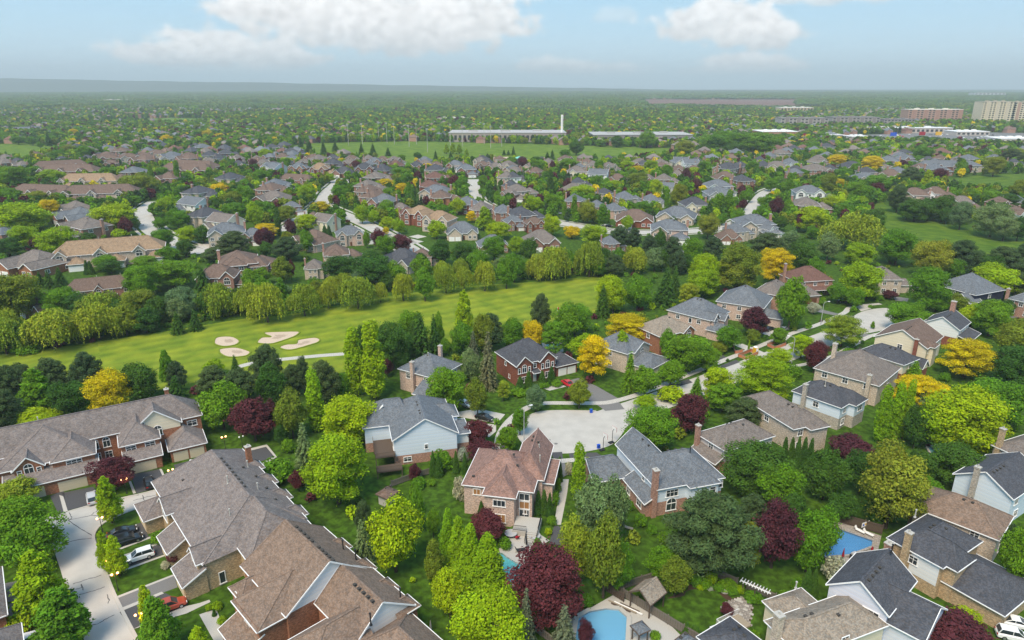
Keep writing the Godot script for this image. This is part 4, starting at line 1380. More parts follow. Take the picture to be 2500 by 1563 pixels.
	chimney(H, -0.3, H.V * 0.72, 8.8, "stone"); block(H, [H.U * 0.4, H.U + 0.6, -1.6, 4], 5.8, 8.0, "v", [2.4, -1.0]); win(H, 1, "n", 0.5, 4.4, 2.0, 1.4); stack_pipe(H, 3.4, 6, 8.4); finish(H); mark(2040, 1000, "corner-bay house")
	H = simple("detached_house", "tan house with long brown hipped roof and pale chimneys", [1981, 902], [2147, 944], [2212, 902], 5.6, "beige", "", "a", 0.66, "hip", [1, 1, 3, 1])
	chimney(H, -0.4, 2.4, 8.0, "beige"); chimney(H, 7.2, 14, 11.0, "beige", 0.9, 6.0); finish(H); mark(2080, 930, "long brown roof")
	H = simple("detached_house", "cream house with charcoal hipped roof and small brick porch gable", [2088, 859], [2208, 893], [2258, 880], 5.6, "red", "cream", "k", 0.66, "hip", [1, 1, 1, 0])
	block(H, [H.U - 0.8, H.U + 3.0, -1.5, 2.5], 3.2, 5.6, "v", [0.0, -1.0]); finish(H); mark(2180, 880, "porch-gable house")
	H = simple("detached_house", "cream siding house with broad brown gable and small brick chimney", [2126, 826], [2266, 853], [2326, 826], 5.8, "cream", "", "n", 0.55, "gu", [3, 2, 1, 0])
	chimney(H, -0.5, 3.0, 8.0, "red"); block(H, [2, 6.5, -1.2, 2], 5.8, 7.0, "v", [2.0, -1.0]); finish(H); mark(2240, 840, "broad cream gable")
	H = simple("detached_house", "white siding gable house with charcoal roof and wide brick chimney", [2247, 790], [2345, 808], [2385, 790], 5.6, "red", "white", "k", 0.6, "gu", [2, 2, 0, 0])
	H.split = 0.5; chimney(H, H.U - 2.0, H.V * 0.5, 11.6, "rose", 1.2, 6.0); block(H, [0.2, H.U, -3.2, 0.4], [2.8, 3.9], 3.9, "u", [0.0, 0.0], {"vr": 0.4, "nowall": true}); finish(H); mark(2330, 800, "white gable house")
	H = simple("detached_house", "navy siding house with slate hipped roof and white trimmed windows", [2297, 690], [2383, 722], [2425, 700], 5.8, "navy", "", "s", 0.66, "hip", [1, 1, 3, 2])
	chimney(H, 0.6, H.V - 0.3, 9.4, "stone"); block(H, [-3.5, 3.2, -0.8, 6.5], 3.4, 6.2, "u", [0.0, 0.0]); finish(H); mark(2350, 715, "navy siding house")
	H = simple("detached_house", "brick house with slate roof at the frame edge beyond the white gable house", [2463, 727], [2530, 745], [2600, 715], 5.6, "rose", "", "s", 0.66, "hip", [2, 1, 3, 2])
	chimney(H, 0.0, H.V, 9.0, "rose"); finish(H); mark(2490, 745, "edge brick house")
	H = simple("detached_house", "beige brick house with arched entry and grey-brown roof by the far turning circle", [2112, 662], [2146, 684], [2203, 682], 5.8, "beige", "", "a", 0.72, "hip", [2, 2, 1, 0])
	block(H, [H.U - 0.5, H.U + 6.5, 2, 9], 3.0, 5.0, "u", [0.0, 3.0]); finish(H); mark(2170, 700, "arched entry beige house")
	H = simple("detached_house", "red-brown roofed brick house with porch, dormer and side chimney", [1915, 668], [1948, 690], [2027, 680], 5.6, "rose", "", "r", 0.7, "hip", [3, 2, 1, 0])
	chimney(H, -0.2, 8.5, 10.6, "rose"); block(H, [-3.5, 4, -9, 1.5], 3.0, 5.8, "v", [3.0, 0.0], {"roof": "a"}); garage_door(H, 1, "n", 0.5, 4.6, "door_brown"); block(H, [3.6, H.U, -2.8, 0.8], [2.8, 3.8], 3.8, "u", [0.0, 0.0], {"vr": 0.8, "nowall": true}); finish(H); mark(1985, 700, "red-brown roofed house")
	H = simple("detached_house", "rose brick house with slate hipped roof beside a purple maple", [1742, 741], [1866, 754], [1908, 728], 5.8, "pink", "", "s", 0.66, "hip", [1, 1, 3, 1])
	block(H, [-0.5, 5.4, -6.0, 2], 3.1, 5.2, "v", [2.6, -1.0]); finish(H); mark(1830, 755, "slate purple-maple house")
	H = simple("detached_house", "house with grey-brown hipped roof half hidden by a tall birch", [1838, 712], [1906, 724], [1938, 702], 5.8, "rose", "", "a", 0.7, "hip", [1, 1, 1, 0])
	finish(H); mark(1890, 720, "house behind the birch")
	H = simple("detached_house", "pinkish brick house with broad slate roof and small front gables", [1622, 759], [1735, 784], [1792, 763], 5.8, "pink", "", "s", 0.68, "hip", [1, 1, 2, 0])
	block(H, [0.5, 4.4, -1.0, 4], 5.8, 7.9, "v", [0.0, -1.0]); win(H, 1, "n", 0.5, 4.5, 1.8, 1.5, 2); block(H, [5.5, 9, -2.0, 4], 4.8, 6.8, "v", [0.0, -1.0]); block(H, [-1.0, 5.6, -5.8, 1], 3.0, 5.0, "v", [2.6, -1.0]); win(H, 0, "l", 0.45, 4.2, 1.0, 1.6, 2); finish(H); mark(1700, 790, "broad slate roof")
	H = simple("detached_house", "orange brick house with weathered shingle roof behind a golden locust", [1560, 795], [1612, 824], [1685, 802], 5.8, "orange", "", "g", 0.7, "hip", [2, 1, 1, 0])
	block(H, [H.U - 5.0, H.U + 0.2, -1.0, 4], 5.8, 7.9, "v", [0.0, -1.0]); win(H, 1, "n", 0.5, 4.8, 1.6, 1.4, 2); finish(H); mark(1620, 840, "weathered shingle house")
	H = simple("detached_house", "stone-clad house with slate roof, arched gable window and front garage", [1450, 838], [1532, 866], [1580, 838], 5.8, "beige", "", "s", 0.68, "hip", [1, 1, 1, 1])
	block(H, [2.0, H.U - 0.5, -1.0, 4], 5.8, 8.0, "v", [0.0, -1.0]); win(H, 1, "n", 0.5, 4.5, 1.6, 1.5, 2); block(H, [0.5, H.U + 0.5, -7.0, 1], 3.0, 5.2, "v", [3.0, -1.0]); garage_door(H, 2, "n", 0.3, 2.5, "garage_beige"); garage_door(H, 2, "n", 0.7, 2.5, "garage_beige"); finish(H); mark(1530, 890, "arched-gable house")
	H = simple("detached_house", "tall tan-brick house with grey-brown roof at the frame edge", [2425, 1085], [2560, 1150], [2680, 1100], 5.8, "beige", "", "a", 0.66, "hip", [1, 1, 2, 1])
	chimney(H, 0.4, 9.5, 10.0, "tan"); finish(H); mark(2470, 1100, "edge tan-brick house")
	H = simple("detached_house", "pale blue siding house with charcoal roof and two tan chimneys", [2307, 1168], [2476, 1222], [2600, 1185], 5.8, "blue", "", "k", 0.6, "gu", [3, 2, 0, 0])
	chimney(H, -0.4, H.V * 0.62, 9.4, "stone", 0.75, 2.0); finish(H); mark(2400, 1190, "twin-chimney house")
	H = simple("detached_house", "house with wide warm brown hipped roof next to the charcoal roofs", [2219, 1246], [2441, 1322], [2500, 1270], 5.4, "beige", "", "b", 0.62, "hip", [1, 1, 2, 1])
	chimney(H, 3.0, H.V + 0.2, 9.0, "rose"); finish(H); mark(2340, 1270, "warm brown hipped house")
	H = simple("detached_house", "white siding and tan brick house with charcoal roof and tan chimney", [2141, 1328], [2303, 1390], [2446, 1345], 6.0, "tan", "", "k", 0.62, "hip", [1, 0, 1, 0])
	block(H, [1.0, 6.6, -1.6, 5], 6.0, 8.8, "v", [2.6, -1.0]); block(H, [1.2, H.U + 0.5, -8.5, 1], 3.0, 5.8, "v", [4.2, -1.0]); chimney(H, -0.4, H.V * 0.62, 9.3, "tan", 0.8, 2.0); stack_pipe(H, 5, 7.5, 9.0); chimney(H, -0.9, H.V - 1.0, 6.0, "rose", 0.9)
	var sd := begin()
	face(sd, [Vector3(0.37, 2.2, -0.6), Vector3(0.37, 2.2, -H.V * 0.55), Vector3(0.37, 5.9, -H.V * 0.55), Vector3(0.37, 5.9, -0.6)])
	part("siding_panel", done(sd), mats["wall_white"], H.n); finish(H); mark(2290, 1380, "tan-chimney house")
	H = simple("detached_house", "house with pale blue gable and dark charcoal roof in the corner", [2007, 1437], [2172, 1508], [2262, 1430], 5.8, "lilac", "", "k", 0.75, "gu", [2, 1, 0, 0])
	block(H, [0.3, 9.5, -4.6, 4], 4.4, 7.5, "v", [0.0, 0.0], {"roof": "k"}); win(H, 0, "l", 0.26, 4.2, 2.2, 1.9); stack_pipe(H, 9.5, H.V * 0.5 - 0.6, 9.4, 1.3, "black_metal"); finish(H); mark(2130, 1460, "corner blue gable")
	H = simple("detached_house", "tan-grey shingle house with skylights and beige chimney in the foreground", [1846, 1523], [1960, 1610], [2192, 1545], 4.6, "cream", "", "g", 0.62, "hip", [1, 1, 0, 0])
	chimney(H, -0.4, 4.4, 8.2, "beige", 0.95); block(H, [3.5, 11, H.V - 3, H.V + 4.2], 3.4, 5.0, "v", [0.0, 2.4]); stack_pipe(H, 6.5, 8.5, 7.2, 0.9)
	finish(H); mark(1960, 1520, "tan-grey shingle house")
	H = simple("garden_shed", "small grey hip-roofed shed below the diagonal fence", [1636, 1572], [1668, 1592], [1706, 1566], 2.2, "grey", "", "s", 0.5, "hip", [0, 0, 0, 0]); H.trim = "wood_brown"; finish(H); H.n.set_meta("category", "shed")
	H = simple("detached_house", "charcoal roof at the lower frame edge beside the hot tub deck", [1715, 1572], [1800, 1640], [1880, 1590], 3.2, "cream", "", "k", 0.5, "hip", [0, 0, 0, 0]); finish(H)

# ------------------------------------------------------------------ ground, roads, gardens
func slab(called: String, px: Array, m: String, y: float, rounded := false, parent: Node3D = null, scale := 0.39) -> MeshInstance3D:
	var poly := smooth_line(px, true, 5) if rounded else ground_poly(px)
	road_polys.append(poly)
	var mesh := sheet(poly, y, scale)
	if parent: return part(called, mesh, mats[m], parent)
	return top(called, mesh, mats[m])

func tq(list: Array) -> Array:       # tile pixels to photograph pixels
	var out := []
	for p in list: out.append([tile_x + p[0] / tile_s, tile_y + p[1] / tile_s])
	return out

func street(called: String, px: Array, half: float, y := 0.03, walk := 0.0) -> void:
	var line := smooth_line(px, false, 6)
	top("street", ribbon(line, half, y), mats["road"])
	for p in Geometry2D.offset_polyline(line, half + 1.5): road_polys.append(p)
	if walk > 0:
		for sd in [-1, 1]:
			var off := PackedVector2Array()
			for i in line.size():
				var d := (line[mini(i + 1, line.size() - 1)] - line[maxi(i - 1, 0)]).normalized()
				off.append(line[i] + Vector2(-d.y, d.x) * sd * (half + walk))
			top("pavement", ribbon(off, 0.8, y + 0.02), mats["concrete"])
			var ed := PackedVector2Array()
			for i in line.size():
				var d := (line[mini(i + 1, line.size() - 1)] - line[maxi(i - 1, 0)]).normalized()
				ed.append(line[i] + Vector2(-d.y, d.x) * sd * (half + 0.1))
			top("kerb", curb(ed, 0.25, 0.12), mats["concrete"])

func stripes_tex(s: int) -> ImageTexture:      # mown grass: bands of two cuts with patches
	var n := FastNoiseLite.new()
	n.seed = s
	n.frequency = 0.012
	n.fractal_octaves = 5
	var im := Image.create(1024, 1024, false, Image.FORMAT_RGB8)
	for y in 1024:
		for x in 1024:
			var f := n.get_noise_2d(x, y)
			var band := sin((y + f * 9.0) / 1024.0 * TAU * 24.0)
			var fine := rng.randf_range(-0.04, 0.04)
			var v := 0.76 + 0.028 * clampf(band * 1.4, -1, 1) + f * 0.13 + fine
			im.set_pixel(x, y, Color(clampf(v + f * 0.08, 0, 1), clampf(v, 0, 1), clampf(v * 0.9, 0, 1)))
	return ImageTexture.create_from_image(im)

var fields := []
func setting() -> void:
	rng.seed = 9
	var gm := mat("lawn", lin(.080, .172, .011), 1.0, noise_tex(1024, 0.02, 0.55, 1.0, 12, 6), 1.0)
	gm.detail_enabled = true
	gm.detail_albedo = noise_tex(512, 0.03, 0.7, 1.0, 31, 5)
	gm.detail_blend_mode = BaseMaterial3D.BLEND_MODE_MUL
	gm.detail_uv_layer = BaseMaterial3D.DETAIL_UV_1
	gm.detail_enabled = false
	var E := 12000.0
	var gs := begin()
	for c in [[-E, -E], [E, -E], [E, 600.0], [-E, -E], [E, 600.0], [-E, 600.0]]:
		gs.set_uv(Vector2(c[0], c[1]) / 40.0)
		gs.add_vertex(Vector3(c[0], 0, c[1]))
	top("ground", done(gs), gm)
	# fairways
	var fm := mat("fairway", lin(.32, .43, .04), 1.0, stripes_tex(5), 1.0)
	var fair := smooth_line([[-120, 985], [-120, 880], [0, 866], [200, 840], [400, 810], [600, 778], [720, 766], [800, 750], [1000, 716], [1150, 698], [1300, 689], [1452, 676], [1500, 690], [1490, 730], [1430, 775], [1300, 800], [1150, 830], [1000, 860], [860, 905], [600, 945], [400, 950], [200, 985]], true, 4)
	fields.append(fair)
	var fmesh := sheet_turned(fair, 0.03, 33.0, 120.0)
	top("fairway", fmesh, fm)
	var fair2 := smooth_line([[2136, 503], [2150, 490], [2175, 508], [2260, 533], [2370, 556], [2510, 592], [2620, 640], [2400, 640], [2300, 612], [2235, 578], [2160, 565], [2120, 540]], true, 4)
	fields.append(fair2)
	top("fairway", sheet_turned(fair2, 0.03, -20.0, 120.0), mat("fairway_rough", lin(.145, .265, .020), 1.0, stripes_tex(8), 1.0))
	var rough := ground_poly([[2300, 440], [2360, 432], [2420, 425], [2520, 425], [2560, 480], [2440, 472], [2320, 462]])
	fields.append(rough)
	top("meadow", sheet_turned(rough, 0.035, 10, 150), mats["fairway_rough"])
	var park := ground_poly([[700, 358], [760, 350], [1000, 345], [1300, 352], [1640, 362], [1660, 378], [1560, 388], [1380, 400], [1150, 395], [980, 400], [900, 390], [800, 385], [720, 372]])
	fields.append(park)
	top("sports_field", sheet_turned(park, 0.04, 5, 200), mat("park_grass", lin(.20, .33, .03), 1.0, stripes_tex(11), 1.0))
	for f in [[[-40, 352], [70, 350], [160, 358], [150, 378], [60, 392], [-40, 390]], [[313, 290], [420, 288], [502, 290], [502, 302], [400, 303], [313, 298]]]:
		var pf := ground_poly(f)
		fields.append(pf)
		top("meadow", sheet_turned(pf, 0.04, 12, 200), mats["park_grass"])
	var brown := ground_poly([[1560, 243], [1955, 243], [1960, 259], [2050, 261], [2030, 269], [1850, 268], [1700, 264], [1560, 262]])
	fields.append(brown)
	top("ploughed_field", sheet(brown, 0.05, 0.02), mat("soil", lin(.30, .17, .13), 1.0, tex.soft, 1.0))
	# sand bunkers
	tile(500, 740, 3.6)
	var bunk := [["round sand bunker with a darker middle", [[80, 350], [95, 310], [160, 295], [250, 300], [305, 335], [270, 370], [170, 385], [100, 370]]], ["low sand bunker partly hidden by a small conifer", [[125, 425], [140, 405], [270, 392], [380, 420], [400, 440], [350, 470], [210, 478], [140, 450]]], ["large notched sand bunker on the fairway", [[457, 345], [500, 305], [580, 300], [535, 280], [530, 260], [700, 252], [820, 252], [828, 268], [780, 300], [650, 345], [580, 362], [490, 360]]], ["boomerang-shaped sand bunker nearest the cart path", [[655, 390], [720, 365], [800, 360], [815, 330], [860, 318], [960, 305], [1010, 318], [1000, 345], [930, 370], [780, 412], [700, 412]]]]
	for b in bunk:
		var poly := smooth_line(tq(b[1]), true, 5)
		var o := thing("sand_bunker", b[0], "bunker")
		part("sand", sheet(poly, 0.06, 0.2), mats["sand"], o)
		var lip := poly.duplicate()
		lip.append(poly[0])
		part("grass_lip", curb(lip, 0.5, 0.22), mats["fairway"], o)
		var c := Vector2.ZERO
		for p in poly: c += p / poly.size()
		var inner := PackedVector2Array()
		rng.seed = 40
		for p in poly: inner.append(c + (p - c) * rng.randf_range(0.25, 0.42) + Vector2(0.8, -0.4))
		part("darker_sand", sheet(inner, 0.066, 0.2), mat("darker_sand", lin(.58, .45, .34), 1.0, tex.fine), o)  # a darker tone of sand in the middle of each bunker
	mark(680, 838, "sand bunkers")
	top("cart_path", ribbon(smooth_line(tq([[300, 560], [420, 530], [560, 508], [720, 492], [1000, 465], [1260, 445], [1500, 420]])), 1.2, 0.05), mats["concrete"])
	# roads
	var road := smooth_line([[400, 1680], [335, 1563], [278, 1450], [240, 1350], [228, 1315], [236, 1292], [262, 1272], [330, 1243], [470, 1200], [500, 1178], [430, 1185], [340, 1207], [245, 1228], [165, 1250], [60, 1280], [-60, 1320], [-60, 1360], [60, 1325], [120, 1330], [140, 1370], [165, 1450], [205, 1563], [240, 1680]], true, 3)
	road_polys.append(road)
	top("private_road", sheet(road, 0.03, 0.1), mats["road"])
	top("kerb", curb(smooth_line([[400, 1680], [335, 1563], [278, 1450], [240, 1350], [228, 1315], [236, 1292], [262, 1272], [330, 1243], [470, 1200]]), 0.5, 0.12), mats["concrete"])
	top("kerb", curb(smooth_line([[500, 1178], [430, 1185], [340, 1207], [245, 1228], [165, 1250]]), 0.3, 0.1), mats["concrete"])
	var tarn := top("tar_seam", crack_mesh(), mats["tar"])
	tarn.set_meta("kind", "structure")
	mark(200, 1400, "private road")
	tile(0, 1143, 3.6)
	for d in [[[570, 240], [555, 190], [440, 250], [510, 400], [555, 390]], [[545, 220], [820, 165], [890, 300], [590, 375]], [[1150, 60], [1400, 10], [1480, 150], [1200, 225]], [[835, 620], [1240, 480], [1310, 610], [870, 765]], [[895, 840], [1420, 640], [1510, 735], [940, 940]], [[1005, 1140], [1530, 940], [1560, 1050], [1050, 1240]], [[1050, 1270], [1450, 1100], [1660, 1200], [1165, 1420]], [[-40, 1030], [235, 980], [240, 1150], [-40, 1200]], [[-40, 1220], [235, 1165], [380, 1250], [60, 1310]]]:
		slab("driveway", tq(d), "asphalt_worn" if d[0][0] == 1005 or d[0][0] == -40 else "asphalt", 0.05)
	for d in [[[520, 240], [555, 250], [595, 380], [560, 392]], [[1130, 120], [1150, 115], [1195, 222], [1170, 228]], [[1400, 10], [1420, 10], [1485, 148], [1462, 152]], [[870, 770], [1320, 605], [1325, 618], [880, 785]], [[890, 835], [1430, 645], [1432, 660], [895, 850]], [[935, 945], [1515, 738], [1520, 750], [940, 962]], [[1000, 1140], [1530, 935], [1535, 948], [1005, 1158]], [[1045, 1240], [1420, 1090], [1440, 1105], [1050, 1268]], [[1165, 1420], [1600, 1225], [1750, 1190], [1840, 1160], [1850, 1180], [1640, 1280]], [[1750, 1290], [1900, 1240], [2000, 1500], [1900, 1560]]]:
		slab("paved_edge", tq(d), "concrete", 0.06)
	tile(500, 740, 3.6)
	slab("driveway", tq([[180, 1350], [540, 1262], [620, 1350], [300, 1460]]), "asphalt", 0.05)
	slab("paved_edge", tq([[130, 1345], [545, 1245], [635, 1355], [450, 1460], [440, 1440], [610, 1352], [538, 1265], [160, 1360]]), "concrete", 0.056)
	tile(0, 740, 3.6)
	slab("driveway", tq([[1525, 1425], [1790, 1355], [1830, 1400], [1600, 1560]]), "asphalt", 0.05)
	# the public street with its two turning circles
	street("street", [[1400, 1050], [1490, 1020], [1640, 968], [1800, 908], [1950, 852], [2050, 815], [2115, 785]], 4.3, 0.03, 0.0)
	var circle := smooth_line([[1262, 1062], [1275, 1030], [1310, 1008], [1370, 1003], [1470, 1004], [1540, 1000], [1560, 1012], [1530, 1045], [1495, 1085], [1430, 1103], [1350, 1108], [1295, 1098]], true, 6)
	road_polys.append(circle)
	top("turning_circle", sheet(circle, 0.034, 0.1), mats["road"])
	var ck := circle.duplicate()
	ck.append(circle[0])
	var arc := PackedVector2Array()
	for i in range(0, 24): arc.append(circle[i])
	top("kerb", curb(arc, 0.3, 0.12), mats["concrete"])
	var circle2 := smooth_line([[2068, 800], [2085, 772], [2120, 757], [2170, 753], [2200, 770], [2190, 795], [2140, 810], [2095, 815]], true, 6)
	road_polys.append(circle2)
	top("turning_circle", sheet(circle2, 0.034, 0.1), mats["road"])
	mark(1400, 1050, "hoop turning circle"); mark(2120, 785, "far turning circle")
	var walk := smooth_line([[1215, 1105], [1222, 1060], [1250, 1022], [1290, 995], [1330, 985], [1450, 985], [1500, 980], [1577, 957], [1674, 918], [1786, 873], [1924, 818], [2000, 792], [2060, 765], [2080, 750], [2150, 742]])
	top("pavement", ribbon(walk, 0.95, 0.06), mats["concrete"])
	top("pavement", ribbon(smooth_line([[1345, 1128], [1440, 1122], [1500, 1128], [1600, 1110]]), 0.8, 0.06), mats["concrete"])
	top("pavement", ribbon(smooth_line([[1880, 905], [2019, 876], [2127, 820], [2180, 815]]), 0.8, 0.06), mats["concrete"])
	tile(1000, 740, 3.6)
	for d in [[[[1480, 660], [1640, 730], [1870, 860], [1640, 890], [1540, 835], [1340, 700]], "asphalt_worn"], [[[1640, 890], [1840, 870], [1890, 935], [1720, 950]], "asphalt_worn"], [[[1170, 750], [1320, 715], [1380, 735], [1230, 772]], "pale_stone"], [[[420, 960], [600, 930], [840, 980], [770, 1060], [420, 1000]], "concrete"], [[[420, 1040], [760, 1070], [760, 1130], [700, 1180], [440, 1100]], "concrete"], [[[1240, 1315], [1340, 1310], [1350, 1370], [1265, 1365]], "asphalt"], [[[1400, 1325], [1640, 1315], [1700, 1350], [1410, 1370]], "asphalt"], [[[1270, 1400], [1360, 1400], [1400, 1500], [1340, 1540], [1250, 1480]], "asphalt_worn"]]:
		slab("driveway", tq(d[0]), d[1], 0.05)
	tile(1480, 640, 3.6)
	for d in [[[[900, 890], [1020, 815], [1080, 850], [930, 910]], "asphalt"], [[[970, 925], [1140, 860], [1180, 880], [1020, 940]], "asphalt"], [[[430, 1040], [600, 990], [640, 1010], [480, 1060]], "asphalt"], [[[560, 1080], [720, 1030], [760, 1060], [620, 1100]], "asphalt"], [[[1100, 720], [1200, 720], [1330, 770], [1420, 810], [1350, 830], [1240, 780]], "concrete"], [[[1340, 620], [1480, 600], [1640, 640], [1580, 690], [1460, 660]], "concrete"]]:
		slab("driveway", tq(d[0]), d[1], 0.05)
	tile(1980, 640, 3.6)
	for d in [[[[30, 400], [240, 455], [390, 480], [360, 500], [60, 440]], "asphalt_worn"], [[[390, 380], [470, 370], [530, 410], [440, 435]], "concrete"], [[[720, 300], [860, 320], [850, 350], [740, 340]], "asphalt_worn"], [[[450, 625], [540, 640], [500, 670], [430, 650]], "asphalt_worn"], [[[1700, 440], [1872, 430], [1900, 480], [1720, 500]], "asphalt_worn"], [[[120, 830], [210, 860], [160, 900], [90, 860]], "asphalt_worn"]]:
		slab("driveway", tq(d[0]), d[1], 0.05)
	# streets of the middle distance
	street("street", [[380, 492], [366, 500], [349, 517], [351, 532], [358, 545], [372, 562], [400, 580], [470, 612]], 5.0, 0.03, 2.5)
	street("street", [[700, 560], [781, 499], [800, 470], [829, 443]], 5.0, 0.03, 2.5)
	street("street", [[781, 499], [876, 540], [940, 572], [1000, 608], [1018, 625]], 4.5, 0.03, 2.5)
	street("street", [[1220, 520], [1165, 490], [1157, 470], [1154, 438]], 5.0, 0.03, 2.5)
	street("street", [[1483, 564], [1590, 568], [1740, 560], [1820, 535], [1835, 515], [1850, 492], [1875, 468], [1930, 450]], 4.5, 0.03, 2.5)
	street("street", [[1220, 520], [1340, 540], [1483, 564]], 4.5, 0.03, 2.5)
	street("street", [[700, 560], [600, 570], [470, 612]], 4.5, 0.03, 0.0)
	for c in [[476, 613, 24, 8], [828, 442, 26, 6], [1010, 618, 24, 9]]:
		var pts := []
		for k in 14: pts.append([c[0] + cos(TAU * k / 14) * c[2], c[1] + sin(TAU * k / 14) * c[3]])
		slab("turning_circle", pts, "road", 0.036)
	for c in [[1005, 590, 30, 7], [560, 580, 22, 6], [793, 592, 16, 4], [1020, 578, 22, 5], [455, 600, 28, 7]]:
		slab("driveway", [[c[0] - c[2], c[1]], [c[0], c[1] - c[3]], [c[0] + c[2], c[1]], [c[0], c[1] + c[3]]], "concrete", 0.05)

func sheet_turned(poly: PackedVector2Array, y: float, deg: float, size: float) -> ArrayMesh:
	var st := begin()
	var ids := Geometry2D.triangulate_polygon(poly)
	var c := cos(deg_to_rad(deg))
	var s := sin(deg_to_rad(deg))
	for k in range(0, ids.size(), 3):
		var tri := [poly[ids[k]], poly[ids[k + 1]], poly[ids[k + 2]]]
		if (tri[1] - tri[0]).cross(tri[2] - tri[0]) < 0: tri.reverse()
		for p: Vector2 in tri:
			st.set_uv(Vector2(p.x * c - p.y * s, p.x * s + p.y * c) / size)
			st.add_vertex(Vector3(p.x, y, p.y))
	return done(st)

func crack_mesh() -> ArrayMesh:
	tile(0, 1143, 3.6)
	rng.seed = 15
	var st := begin()
	for l in [[[605, 390], [630, 440], [600, 460], [700, 530], [820, 600]], [[600, 455], [800, 415], [900, 425], [1010, 450]], [[800, 415], [860, 365], [895, 310]], [[500, 680], [640, 640], [820, 610]], [[640, 1020], [760, 980], [890, 940]], [[660, 1065], [720, 1050], [715, 1020], [730, 1075]], [[700, 1110], [820, 1080], [920, 1045]], [[760, 1390], [860, 1370], [960, 1310], [1005, 1290]], [[940, 1110], [960, 1160], [945, 1190]], [[905, 425], [905, 480]], [[1060, 265], [1160, 240], [1220, 235]], [[1170, 285], [1250, 265], [1380, 235]], [[1250, 240], [1275, 295]]]:
		var pts := []
		for i in l.size() - 1:
			for k in 5:
				var p := Vector2(l[i][0], l[i][1]).lerp(Vector2(l[i + 1][0], l[i + 1][1]), k / 5.0) + Vector2(rng.randf_range(-6, 6), rng.randf_range(-4, 4)) * (0.0 if k == 0 else 1.0)
				pts.append(q(p.x, p.y, 0.036))
		pts.append(q(l[-1][0], l[-1][1], 0.036))
		for i in pts.size() - 1:
			var a: Vector3 = pts[i]
			var b: Vector3 = pts[i + 1]
			var sd := (b - a).cross(Vector3.UP).normalized() * rng.randf_range(0.05, 0.09)
			face(st, [a - sd, b - sd, b + sd, a + sd])
	return done(st)

